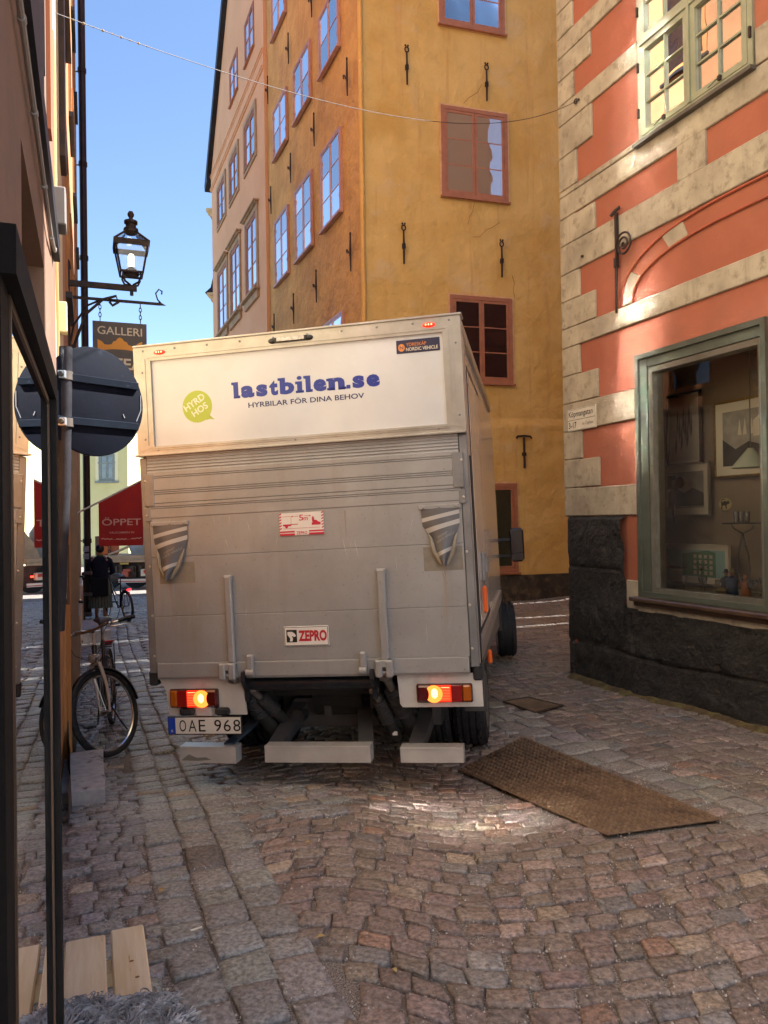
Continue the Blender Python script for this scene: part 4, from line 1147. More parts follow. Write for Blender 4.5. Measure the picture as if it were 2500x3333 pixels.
b = MB(); b.box((2.38, .001, 2.75), (2.46, .012, 8.0), LF); b.build('painted_band', mat('rust_red_paint', H('#9a5a38'), rough=.8), sh)
b = MB()
b.box((1.3, .001, 2.75), (2.1, .01, 4.0), LF)
b.build('shutter', M_zinc, sh)

OB = -.094
p0 = LF(5, OB, 0)
yh = empty('narrow_yellow_house', (p0.x, p0.y, gz(p0.x, p0.y)), 'narrow warm yellow house in full sun with cables down its wall, behind the round sign', 'building')
b = MB(); b.box((2.95, -6, 2.3), (7.25, OB, 17), LF); b.build('upper_wall', M_wall_y, yh)
b = MB(); b.box((2.95, -6, -.6), (7.25, OB + .012, 2.3), LF); b.build('ground_floor_wall', M_wall_o, yh)
b = MB()
for s0, o in ((5.95, .03), (6.25, .055), (6.75, .03)): b.box((s0, OB, -.3), (s0 + .16, OB + o, 2.6), LF)
b.build('door_surround', M_wall_o, yh)
b = MB()
for k, (z0, z1) in enumerate(((2.4, 4.6), )):
    for ds in (0, .09): b.tube([LF(5.0 + ds + .35 * t + .03 * math.sin(9 * t), OB + .02, z1 - (z1 - z0) * t) for t in np.linspace(0, 1, 14)], .009, 6)
b.build('cables', mat('pale_cable', H('#b59a6a'), rough=.6), yh, smooth=True)
b = MB(); b.bbox((6.0, OB, 3.0), (6.12, OB + .06, 3.22), LF, .006); b.build('junction_box', mat('cream_box', H('#cdbd97'), rough=.5), yh)
b = MB(); b.tube([LF(5.55, OB + .055, 1.06), LF(5.55, OB + .055, 1.46)], .013, 8); hd = b.build('door_handle', mat('dark_wood_handle', H('#3e2415'), H('#55341f'), nscale=30, rough=.4), yh, smooth=True)
b = MB(); b.box((5.54, OB + .012, 1.1), (5.57, OB + .05, 1.14), LF); b.box((5.54, OB + .012, 1.4), (5.57, OB + .05, 1.44), LF); b.build('bracket', M_alu, hd)
b = MB()
for s0, z0, z1 in ((6.7, 4.6, 6.2), ): b.box((s0, OB, z0), (s0 + .4, OB + .045, z1), LF)
b.build('shutter', M_brownf, yh)
grid_wall('plinth', LF, 4.6, 7.2, -.7, .12, M_soot, yh, .04, .06, OB + .06, None, 12)

p0 = LF(12, OB, 0)
ph = empty('peach_row_house', (p0.x, p0.y, gz(p0.x, p0.y)), 'long peach house down the lane with sheet metal window aprons and a tall black drainpipe', 'building')
b = MB(); b.box((7.28, -7, -1.2), (19.1, OB, 19), LF); b.build('wall', M_peachd, ph)
for s0 in (8.2, 10.6, 13.2, 15.8):
    for z0 in (3.9, 6.9, 9.9):
        b = MB(); b.ring(s0, s0 + 1.1, z0, z0 + 1.7, .09, OB, OB + .02, LF); k = b.build('window', M_wall_o, ph)
        b = MB(); b.box((s0 + .091, OB, z0 + .091), (s0 + 1.009, OB + .006, z0 + 1.609), LF); b.build('pane', G_dark, k)
        b = MB(); b.box((s0 - .05, OB, z0 - .06), (s0 + 1.15, OB + .06, z0 - .001), LF); b.build('apron', M_zinc, k)
b = MB()
for s in (9.0, 10.2): b.box((s, OB, -.6), (s + .3, OB + .07, 3.2), LF)
b.box((11, OB, -.8), (19.05, OB + .05, .35), LF)
b.build('ground_floor_trim', M_trimb, ph)
pc = far_pt(281, 1500, 17.9)
b = MB(); b.tube([(pc.x, pc.y, -.55), (pc.x, pc.y, 5), (pc.x, pc.y, 10), (pc.x, pc.y, 18.4)], .082, 14)
dp = b.build('drainpipe', mat('dark_brown_pipe', H('#3a2823'), H('#2a1e1d'), nscale=3, rough=.45, metal=.3), ph, smooth=True)
b = MB()
for z in (1.2, 3.4, 5.6, 7.8, 10, 12.2): b.tube([(pc.x, pc.y, z - .05), (pc.x, pc.y, z + .05)], .098, 14); b.tube([(pc.x - .25, pc.y + .05, z), (pc.x, pc.y, z)], .015, 6)
b.build('pipe_clamp', M_iron, dp)
b = MB(); 
for z in (.78, .95): b.box((pc.x - .06, pc.y - .092, z), (pc.x + .07, pc.y - .084, z + .13))
b.build('stickers', mat('faded_stickers', H('#8c94b0'), H('#c3c6d2'), nscale=30, nlo=.48, nhi=.52, rough=.6), dp)

rl = empty('steel_wall_rails', (pc.x + .1, pc.y - .3, gz(pc.x, pc.y)), 'three short flat steel rails standing out beside the drainpipe', 'rails')
b = MB()
for py in (1866, 1936, 2000):
    q = far_pt(272, py, 17.0); q2 = far_pt(309, py - 1, 17.2)
    b.box((q.x, q.y, q.z - .03), (q2.x, q.y + .05, q.z + .04))
b.build('rail', mat('galvanised_steel', H('#6d747c'), H('#858c94'), nscale=10, rough=.3, metal=.8), rl)
b = MB(); q = far_pt(266, 1870, 17.05); b.box((q.x, q.y - .01, gz(q.x, q.y) - .02), (q.x + .05, q.y + .06, q.z + .05)); b.build('post', M_iron, rl)

for (px, py, hh, ww), lab in (((249, 1893, .13, .10), 'upper small steel letter box on the lane wall, its face white with sky'), ((237, 1985, .16, .12), 'lower small steel letter box on the lane wall below the first')):
    s, z = meas(LF, px - 3, py, OB)
    rt = empty('letter_box', LF(s, OB, z - .08), lab, 'letter box', 'letter boxes on the lane wall')
    b = MB(); b.bbox((s, OB, z - hh / 2), (s + .1, OB + .09, z + hh / 2), LF, .006); b.build('box', mat('letter_box_steel', H('#c7ccd6'), H('#b4bac6'), nscale=8, rough=.25, metal=.4), rt)
    b = MB(); b.prism([(-.01, z + hh / 2), (.12, z + hh / 2 - .012), (.12, z + hh / 2 + .006), (-.01, z + hh / 2 + .03)], lambda a, b_, t: LF(s + t, OB + a, b_), -.006, .106, plane='xy'); b.build('lid', M_blackf, rt)

# stone steps by the left wall
def step(name, s0, s1, o0, o1, h, label):
    b_ = MB()
    def F_(s, o, z):
        p = LF(s, o, 0); return Vector((p.x, p.y, gz(p.x, p.y) * .35 + zb * .65 + z))
    pm = LF((s0 + s1) / 2, (o0 + o1) / 2, 0); zb = gz(pm.x, pm.y)
    ns, no = 26, 8
    for side in (1,):
        v = []
        for j in range(no + 1):
            for i in range(ns + 1):
                s = s0 + (s1 - s0) * i / ns; o = o0 + (o1 - o0) * j / no
                v.append(F_(s, o + (.01 * noise.noise((s * 4, 0, 0)) if j == no else 0), h + .008 * noise.noise((s * 5, o * 5, 3)) - (.008 if j == no or i in (0, ns) else 0)))
        f_ = [(j * (ns + 1) + i, j * (ns + 1) + i + 1, (j + 1) * (ns + 1) + i + 1, (j + 1) * (ns + 1) + i) for j in range(no) for i in range(ns)]
        base = len(v)
        edge = [j * (ns + 1) for j in range(no + 1)] + [no * (ns + 1) + i for i in range(1, ns + 1)] + [j * (ns + 1) + ns for j in range(no - 1, -1, -1)]
        for e in edge:
            q = v[e]; v.append(Vector((q.x, q.y, q.z - h - .12)))
        for k in range(len(edge) - 1): f_.append((edge[k], edge[k + 1], base + k + 1, base + k))
        b_.add(v, f_)
    return solo(b_, name, mat('worn_step_stone', H('#a19d9a'), H('#8a888c'), nscale=14, nlo=.4, nhi=.65, c3=H('#3f3b3c'), n3=4.5, n3lo=.6, n3hi=.66, rough=.75, bump=.5, bscale=70, bdist=.003, bump2=(.3, 9, .01)), LF((s0 + s1) / 2, (o0 + o1) / 2, zb), label, 'step', smooth=True)
step('stone_step', 5.12, 6.15, OB, .178, .15, 'low worn granite step with dark stains in front of the bicycle')
step('stone_step', 13.6, 15.2, OB, .42, .2, 'pale stone step farther down the lane behind the handlebar')

# ------------------------------------------------------------------ round sign seen from behind
M_zn = mat('galvanised_post', H('#242327'), H('#302f33'), nscale=12, rough=.7, metal=.0, spec=.15, bump=.2, bscale=60)
SY = 3.45
pp = far_pt(216, 1300, SY)
rs = empty('round_road_sign', (pp.x, pp.y, gz(pp.x, pp.y)), 'round traffic sign seen from its dark back on a grey post by the shopfront window', 'road sign')
b = MB(); b.tube([(pp.x - .062, pp.y + .03, 1.12), (pp.x - .016, pp.y + .005, 1.78), (pp.x, pp.y, far_pt(216, 1130, SY).z)], .0285, 16); b.build('post', M_zn, rs, smooth=True)
b = MB(); b.tube([(pp.x - .16, pp.y + .05, 1.2), (pp.x - .05, pp.y + .02, 1.2)], .015, 8); b.tube([(pp.x - .16, pp.y + .03, 1.75), (pp.x - .016, pp.y + .005, 1.75)], .015, 8); b.build('wall_bracket', M_iron, rs, each=True)
dc = Vector((-1.328, SY + .1, far_pt(334, 1307, SY + .1).z))
rad = .5 * 356 / 2504 * (SY + .1)
ca_, sa_ = math.cos(R(50)), math.sin(R(50))
FD_ = lambda x, y, z: Vector((dc.x + x * ca_ - y * sa_, dc.y + x * sa_ + y * ca_, dc.z + z))      # x across, y away from us
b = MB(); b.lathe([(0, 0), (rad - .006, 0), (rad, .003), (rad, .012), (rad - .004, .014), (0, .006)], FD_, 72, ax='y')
M_sgb = mat('sky_tinted_sign_back', H('#070b16'), H('#0c1220'), nscale=3, rough=.75, metal=.0, spec=.1, c3=H('#2b333d'), n3=6, n3lo=.62, n3hi=.7, bump=.1)  # blue of the reflected sky put into the base colour
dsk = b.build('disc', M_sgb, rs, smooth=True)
b = MB()
for z in (.095, -.10):
    hw = math.sqrt(rad ** 2 - (abs(z) + .02) ** 2) - .004
    b.bbox((-hw, -.016, z - .018), (hw, -.0005, z + .018), FD_, .003)
b.build('rail', mat('sign_rail', H('#0a111c'), H('#101924'), nscale=7, rough=.75, metal=.0, spec=.08, c3=H('#67707a'), n3=9, n3lo=.66, n3hi=.7), dsk)
b = MB()
for pts in ([(.30, .06), (.30, -.02), (.27, -.08)], [(-.05, -.1), (.02, -.115)], [(.18, -.05), (.19, -.07)]):
    b.tube([FD_(x * rad / .255 * .8, -.0015, z * .9) for x, z in pts], .0022, 5)
b.build('scratch', each=True, mats=mat('bare_metal_scratch', H('#8e949c'), rough=.5), parent=dsk)
for z in (.102, -.108):
    b = MB(); zc_ = dc.z + z
    ppx = pp.x - .003
    b.tube([(ppx, pp.y, zc_ - .019), (ppx, pp.y, zc_ + .019)], .032, 18)
    cl = b.build('clamp', mat('clamp_metal', H('#57504a'), H('#6a625a'), nscale=10, rough=.5, metal=.3), rs, smooth=True)
    b = MB(); b.bbox((ppx - .017, pp.y - .048, zc_ - .017), (ppx + .017, pp.y - .028, zc_ + .017), c=.002); b.build('bolt_plate', mat('zinc_plate', H('#a9adb0'), rough=.35, metal=.6), cl)
    b = MB(); b.lathe([(.011, -.058), (.0125, -.056), (.0125, -.049)], lambda x, h, y: (ppx + x, pp.y + h, zc_ + y), 12, ax='y'); b.build('bolt', M_blk, cl)

# ------------------------------------------------------------------ street lamp and gallery sign on their wall arms
LS = 8.99                                   # along the lane wall
def AF(l, z, t=0): return LF(LS + t, OB + l, z)      # arm frame: l out of the wall
zl = 4.22
lp = empty('street_lamp', AF(0, zl), 'old lit lantern on an iron wall bracket above the gallery sign', 'street lamp')
lz = 4.23
b = MB()
b.box((0 + LS - .022, OB - .02, lz - .03), (LS + .022, OB + .72, lz + .03), LF)
b.tube([AF(-.02, 3.1), AF(.06, 3.55), AF(.18, 3.9), AF(.36, 4.08), AF(.5, 4.13), AF(.52, 4.06), AF(.46, 4.02), AF(.43, 4.06)], .016, 8)
b.box((LS - .03, OB, 3.1), (LS + .03, OB + .025, 4.4), LF)
b.tube([AF(-.02, 4.5), AF(.01, 4.46), AF(.02, 4.38)], .02, 8)
b.build('wall_bracket', M_iron, lp, smooth=True)
lc = .665
FLn = lambda x, y, h: LF(LS + y * 1.12, OB + lc + x * 1.12, lz + h * (.72 if h > 0 else 1))
b = MB()
b.tube([FLn(0, 0, -.08), FLn(0, 0, .05)], .02, 8)
for k in range(4):
    a = math.pi / 4 + k * math.pi / 2
    b.tube([FLn(.02 * math.cos(a), .02 * math.sin(a), .05), FLn(.09 * math.cos(a), .09 * math.sin(a), .08), FLn(.12 * math.cos(a), .12 * math.sin(a), .16), FLn(.115 * math.cos(a), .115 * math.sin(a), .215)], .012, 6)
def sq(r, h): return [FLn(r, r, h), FLn(-r, r, h), FLn(-r, -r, h), FLn(r, -r, h)]
b.tube(sq(.105, .22), .014, 6, closed=True); b.tube(sq(.155, .66), .018, 6, closed=True)
for k in range(4):
    sx_, sy_ = ((1, 1), (-1, 1), (-1, -1), (1, -1))[k]
    b.tube([FLn(.105 * sx_, .105 * sy_, .22), FLn(.155 * sx_, .155 * sy_, .66)], .011, 6)
    b.tube([FLn(.165 * sx_, .165 * sy_, .68), FLn(.055 * sx_, .055 * sy_, .86)], .011, 6)
b.hexa(sq(.165, .58) + sq(.18, .69)) if False else None
for k in range(4):
    p_ = sq(.166, .60); q_ = sq(.172, .69); i, j = k, (k + 1) % 4
    b.add([p_[i], p_[j], q_[j], q_[i]], [(0, 1, 2, 3)])
b.lathe([(.06, .85), (.075, .87), (.07, .93), (.05, .95), (.05, 1.0), (.065, 1.01), (.065, 1.05), (.03, 1.06), (.018, 1.1), (.03, 1.13), (.033, 1.16), (.02, 1.2), (0, 1.21)], FLn, 14)
b.build('lantern_frame', M_iron, lp, smooth=True)
b = MB()
for k in range(4):
    p_ = sq(.10, .225); q_ = sq(.150, .655); i, j = k, (k + 1) % 4
    b.add([p_[i], p_[j], q_[j], q_[i]], [(0, 1, 2, 3)])
    p_ = sq(.155, .69); q_ = sq(.055, .855)
    b.add([p_[i], p_[j], q_[j], q_[i]], [(0, 1, 2, 3)])
b.build('lantern_glass', glass('lantern_glass', (.9, .93, .95), .05, .02, through=True), lp)
b = MB(); b.lathe([(.07, .2), (.08, .23), (.05, .26), (.05, .3), (.032, .31), (.03, .33)], FLn, 14); b.build('burner', M_iron, lp, smooth=True)
b = MB(); b.lathe([(.0, .33), (.028, .335), (.03, .37), (.03, .5), (.02, .53), (0, .54)], FLn, 14); b.build('lamp_tube', mat('lit_lamp_tube', H('#fff3d0'), emit=H('#ffe9bd'), estr=1.6, rough=.3), lp, smooth=True)
# gallery sign
gs = empty('gallery_sign', AF(.5, 3.26, .1), 'hanging brown sign reading Galleri with an orange crown under the street lamp', 'sign')
tt = .08
b = MB()
b.box((LS + tt - .009, OB, 4.085), (LS + tt + .009, OB + .97, 4.115), LF)
b.prism([(OB + .96, 4.085), (OB + 1.04, 4.09), (OB + .96, 4.13)], lambda o, z, t: LF(LS + tt + t, o, z), -.009, .009, plane='xy')
b.tube([AF(1.0, 4.1, tt), AF(.95, 4.15, tt), AF(.93, 4.22, tt), AF(.965, 4.27, tt), AF(1.0, 4.25, tt), AF(.995, 4.215, tt)], .009, 6)
b.tube([AF(0, 3.5, tt), AF(.06, 3.8, tt), AF(.2, 4.02, tt), AF(.33, 4.09, tt)], .012, 6)
b.build('sign_arm', M_iron, gs)
b = MB()
for l in (.33, .76):
    for k in range(5):
        zc_ = 4.07 - .012 - k * .043
        pts = []
        for a in np.linspace(0, 2 * math.pi, 11)[:-1]:
            dx, dz = .013 * math.cos(a), .028 * math.sin(a)
            pts.append(AF(l + (dx if k % 2 else 0), zc_ + dz, tt + (0 if k % 2 else dx)))
        b.tube(pts, .0045, 5, closed=True)
b.build('chain', M_iron, gs)
b = MB(); b.box((LS + tt - .012, OB + .25, 3.25), (LS + tt + .012, OB + .825, 3.855), LF); b.build('board', mat('brown_grey_sign_board', H('#4c433a'), H('#544a41'), nscale=4, rough=.5), gs)
M_cw = mat('cream_letter_paint', H('#d8c8ac'), rough=.7)
b = MB(); TG = lambda x, y: LF(LS + tt - .0135, OB + .25 + x, 3.25 + y)
put_text(b, 'GALLERI', TG, .05, .525, .46, .55, bold=.008); put_text(b, 'FEA', TG, .24, .53, .075, .20, bold=.02)
b.build('lettering', M_cw, gs)
b = MB(); crown = [(.05, .25), (.05, .40), (.075, .39), (.1, .375), (.12, .35), (.16, .345), (.2, .355), (.215, .385), (.245, .395), (.26, .42), (.2875, .435), (.315, .42), (.33, .395), (.36, .385), (.375, .355), (.415, .345), (.455, .35), (.475, .375), (.5, .39), (.525, .40), (.525, .25)]
# crown outline built as strips so the outline may be hollow
top = [p for p in crown[1:-1]]
for i in range(len(top) - 1):
    (xa, ya), (xb, yb) = top[i], top[i + 1]
    f0 = lambda x: .27 + .03 * (1 - ((x - .2875) / .2375) ** 2)
    b.quad(TG(xa, f0(xa)), TG(xb, f0(xb)), TG(xb, yb), TG(xa, ya))
b.build('crown', mat('orange_crown_paint', H('#e39a35'), rough=.6), gs)

# ------------------------------------------------------------------ red flag
fs_ = meas(LF, 232, 1677, OB)[0]
FF = lambda l, z, t=0: LF(fs_ + t, OB + l, z)
fl = empty('open_flag', FF(0, 1.69), 'red pennant flag reading Öppet Välkommen in on a slanted white pole', 'flag')
b = MB(); b.tube([FF(-.0, 1.69), FF(.79, 2.11)], .011, 10); b.build('pole', mat('white_pole', H('#cfc4b8'), rough=.5), fl, smooth=True)
b = MB(); b.tube([FF(-.02, 1.68), FF(.04, 1.711)], .016, 8); b.build('pole_socket', M_iron, fl)
b = MB()
def flag_pt(u, v):
    l = .296 + (.79 - .296) * u
    zt = 1.69 + .42 / .79 * l - .008
    z = zt + (1.335 - zt) * v
    return FF(l, z, .012 * math.sin(u * 7) * v + .01 * math.sin(u * 3 + v * 4) * v)
nu_, nv_ = 24, 20
b.add([flag_pt(i / nu_, j / nv_) for j in range(nv_ + 1) for i in range(nu_ + 1)], [(j * (nu_ + 1) + i, j * (nu_ + 1) + i + 1, (j + 1) * (nu_ + 1) + i + 1, (j + 1) * (nu_ + 1) + i) for j in range(nv_) for i in range(nu_)])
b.build('cloth', mat('red_flag_cloth', H('#b3211d'), H('#a01d1a'), nscale=5, rough=.75), fl, smooth=True)
def TFl(x, y):      # x 0..1 across, y metres above the lower hem
    l = .296 + (.79 - .296) * x; zt = 1.69 + .42 / .79 * l - .008; z = 1.335 + y; v = (zt - z) / (zt - 1.335)
    p = flag_pt(x, v); return p - LF.d * .003
b = MB(); put_text(b, 'ÖPPET', TFl, .07, .95, .24, .335, bold=.012); put_text(b, 'VÄLKOMMEN IN', TFl, .23, .79, .145, .172, bold=.01)
for x0, x1 in ((.07, .28), (.4, .6), (.74, .94)):
    for k in range(7):
        xx = x0 + (x1 - x0) * k / 6; yy = .078 + .012 * (abs(xx - .5) * 2) ** 2 + .004 * math.sin(k * 2.2)
        b.add([TFl(xx + .022 * math.cos(a), yy + .0065 * math.sin(a)) for a in np.linspace(0, 2 * math.pi, 8)[:-1]], [tuple(range(7))])
for k in range(24):
    xx = .06 + .88 * k / 23; yy = .072 + .018 * (abs(xx - .5) * 2) ** 2
    b.quad(TFl(xx, yy), TFl(xx + .03, yy), TFl(xx + .03, yy + .003), TFl(xx, yy + .003))
b.build('lettering', mat('pale_pink_print', H('#d9a79a'), rough=.8), fl)

# ------------------------------------------------------------------ wire across the lane
A_ = LF(2.62, .02, 3.24); B_ = RF(.13, .04, 6.19)
b = MB()
pts = []
for i in range(41):
    t = i / 40; p = A_.lerp(B_, t); p.z -= 4 * .30 * t * (1 - t) - .05 * math.sin(t * math.pi * 2) * 0; pts.append(p)
b.tube(pts, [.0014 + .0018 * i / 40 for i in range(41)], 6)
wr = solo(b, 'overhead_wire', M_iron, A_, 'thin wire sagging across the lane to the corner of the red house', 'wire', smooth=True)
b = MB(); 
for i in range(9):
    t = .01 + i * .006; p = A_.lerp(B_, t); p.z -= 4 * .3 * t * (1 - t); b.ball((p.x, p.y, p.z), .003 + .0015 * (i % 2), seg=8, rings=6)
b.build('wire_wrap', mat('wrap_tan', H('#8f7a4c'), rough=.7), wr, world=True)
ey = empty('eye_bolt', RF(.17, 0, 6.19), 'small iron eye bolt holding the wire on the red house corner', 'bolt')
b = MB(); b.tube([RF(.17, 0, 6.19), RF(.17, .04, 6.19)], .012, 8); b.tube([RF(.13 + .025 * math.cos(a), .045, 6.19 + .025 * math.sin(a)) for a in np.linspace(0, 6.28, 11)[:-1]], .007, 6, closed=True); b.lathe([(.035, 0), (.035, .006), (.012, .012)], lambda x, y, h: RF(.19 + x, h, 6.19 + y), 12); b.build('bolt', M_iron, ey, smooth=True)
b = MB(); b.bbox((.175, .018, 4.44), (.205, .04, 4.46), RF, .002); b.tube([RF(.19 + .012 * math.cos(a), .045, 4.45 + .012 * math.sin(a)) for a in np.linspace(0, 6.28, 9)[:-1]], .004, 5, closed=True)
solo(b, 'small_wall_hook', M_iron, RF(.19, .018, 4.45), 'tiny iron hook on a cream band of the red house', 'hook')

# ------------------------------------------------------------------ bench with a sheepskin
M_wood = mat('pale_pine', H('#d3bf9f'), H('#c4aa82'), nscale=3, rough=.65, stretch=(14, 1.2, 14), bump=.25, bscale=18, bdist=.002, c3=H('#8d6a42'), n3=4, n3lo=.64, n3hi=.72)
bz = .45
be = empty('wooden_bench', LF(1.8, .24, gz(-.6, 1.6)), 'pale pine slatted bench under the mirroring shopfront window', 'bench')
th = math.atan2(LF.d.y, LF.d.x) - math.pi / 2
be.rotation_euler = (0, 0, th)
FBn = lambda x, y, z: (x, y, z)
bh = bz - gz(-.6, 1.6)
for k, (x0, x1, y1) in enumerate(((-.236, -.223, .45), (-.212, -.107, .47), (-.093, -.004, .485))):
    b = MB(); b.bbox((x0, -1.4, bh - .03), (x1, y1, bh), FBn, .004)
    o = b.build('seat_board', M_wood, be, world=False)
b = MB()
for y in (.36, -.9):
    b.bbox((-.236, y - .03, bh - .075), (-.01, y + .03, bh - .031), FBn, .004)
b.build('crossbeam', M_wood, be, world=False)
for x in (-.19, -.05):
    for y in (.36, -.9):
        b = MB(); b.bbox((x - .03, y - .03, 0), (x + .03, y + .03, bh - .076), FBn, .004); b.build('leg', M_wood, be, world=False)
b = MB()
for x, y in ((-.045, .3), (-.035, .22)): b.ball((x, y, bh + .0005), (.006, .005, .0008), FBn, 8, 4)
b.build('knots', mat('wood_knot', H('#7a5330'), rough=.7), be, world=False)
# curly sheepskin
sk_o = LF(1.64, .24, bz)
sk = empty('sheepskin', sk_o, 'grey curly sheepskin throw lying on the near end of the bench', 'sheepskin')
def skz(x, y):
    return .02 + .018 * noise.noise((x * 9, y * 9, 0)) + .008 * noise.noise((x * 25, y * 25, 2))
def sk_in(x, y):
    e = .05 * noise.noise((x * 6, y * 6, 5)) + .02 * noise.noise((x * 20, y * 20, 9))
    return -.19 < x < .12 + e and y < .25 + e - .6 * max(0, x - .02)
def SKP(x, y, z): p = LF.o + LF.d * (1.64 + y) + LF.n * (.2 + x); return Vector((p.x, p.y, bz + z))
b = MB(); nxk, nyk = 36, 50
gv = {}; vs = []; fsx = []
for j in range(nyk + 1):
    for i in range(nxk + 1):
        x = -.30 + .78 * i / nxk; y = -.8 + 1.1 * j / nyk
        gv[(i, j)] = len(vs)
        drop = max(0, x - .06) * .6
        vs.append(SKP(x, y, skz(x, y) - drop))
for j in range(nyk):
    for i in range(nxk):
        x = -.30 + .78 * (i + .5) / nxk; y = -.8 + 1.1 * (j + .5) / nyk
        if sk_in(x, y): fsx.append((gv[(i, j)], gv[(i + 1, j)], gv[(i + 1, j + 1)], gv[(i, j + 1)]))
b.add(vs, fsx)
M_wool = mat('grey_wool', H('#7b7a7a'), H('#a9a8a7'), nscale=30, nlo=.4, nhi=.6, rough=.95, c3=H('#cfced4'), n3=45, n3lo=.58, n3hi=.7)
b.build('hide', M_wool, sk, smooth=True)
b = MB()
cnt = 0
while cnt < 5200:
    x = random.uniform(-.2, .18); y = random.uniform(-.25, .32)
    if not sk_in(x, y): continue
    cnt += 1
    drop = max(0, x - .06) * .6
    z = skz(x, y) - drop
    ang = noise.noise((x * 14, y * 14, 3)) * 6 + random.uniform(-.5, .5); rr = random.uniform(.006, .012); curl = random.uniform(2.2, 4.2); wdt = random.uniform(.0011, .002)
    pts = []
    px0, py0, pz0 = x, y, z
    for k in range(7):
        t = k / 6
        a = ang + curl * t
        pts.append((px0, py0, pz0)); px0 += rr * .75 * math.cos(a); py0 += rr * .75 * math.sin(a); pz0 += rr * (.9 - 1.7 * t) * .8
    b.tube([SKP(*p) for p in pts], [wdt, wdt * 1.3, wdt * 1.5, wdt * 1.5, wdt * 1.2, wdt, wdt * .4], 3, caps=False)
b.build('wool_curls', M_wool, sk, kind='stuff', smooth=True)

# unseen panes added to the left row, shaped to reflect sun into the lane
G_catch = glass('sun_reflector_glass', (.03, .035, .04), .9, .11)
def catch(s0, s1, z0, z1, o, par, fr=M_gw):
    f_ = MB(); f_.ring(s0 - .06, s1 + .06, z0 - .06, z1 + .06, .055, o, o + .03, LF); k = f_.build('window', fr, par)  # added reflector framed like a window, out of view
    f_ = MB(); f_.box((s0, o + .002, z0), (s1, o + .012, z1), LF); f_.build('pane', G_catch, k)
G_soft = glass('soft_sun_reflector_glass', (.03, .035, .04), .5, .13)
def catch_poly(pts, o, par, gl=None):
    f_ = MB(); f_.prism(pts, LF, o + .001, o + .012); k = f_.build('sun_reflector_pane', gl or G_catch, par)  # added reflector, its outline cut to the patch of light it throws
    f_ = MB(); f_.tube([LF(s, o + .008, z) for s, z in pts], .014, 6, closed=True); f_.build('reflector_bead', M_gw, k)
lid_to_wall = lambda x, z: (4.95 - .58 * x, 4.29 + 1.02 * x + z - 2.61)
catch_poly([lid_to_wall(*p) for p in ((.08, 3.06), (.36, 3.06), (1.05, 2.54), (1.05, 2.34), (.75, 2.34))], OB, yh)
catch_poly([lid_to_wall(*p) for p in ((.56, 3.07), (1.1, 3.07), (1.1, 2.66))], OB, yh)
catch_poly([(3.30, 2.3), (3.78, 2.0), (3.78, 2.85), (3.55, 3.1), (3.30, 2.85)], OB + .012, yh, G_soft); catch_poly([(3.86, 2.0), (4.1, 2.0), (4.1, 2.4), (3.98, 2.7), (3.86, 2.7)], OB + .012, yh, G_soft)
catch(5.5, 6.1, 8.7, 10.2, OB, yh); catch(5.3, 5.9, 11.4, 12.9, OB, yh); catch(4.3, 4.8, 8.0, 9.2, OB, yh)
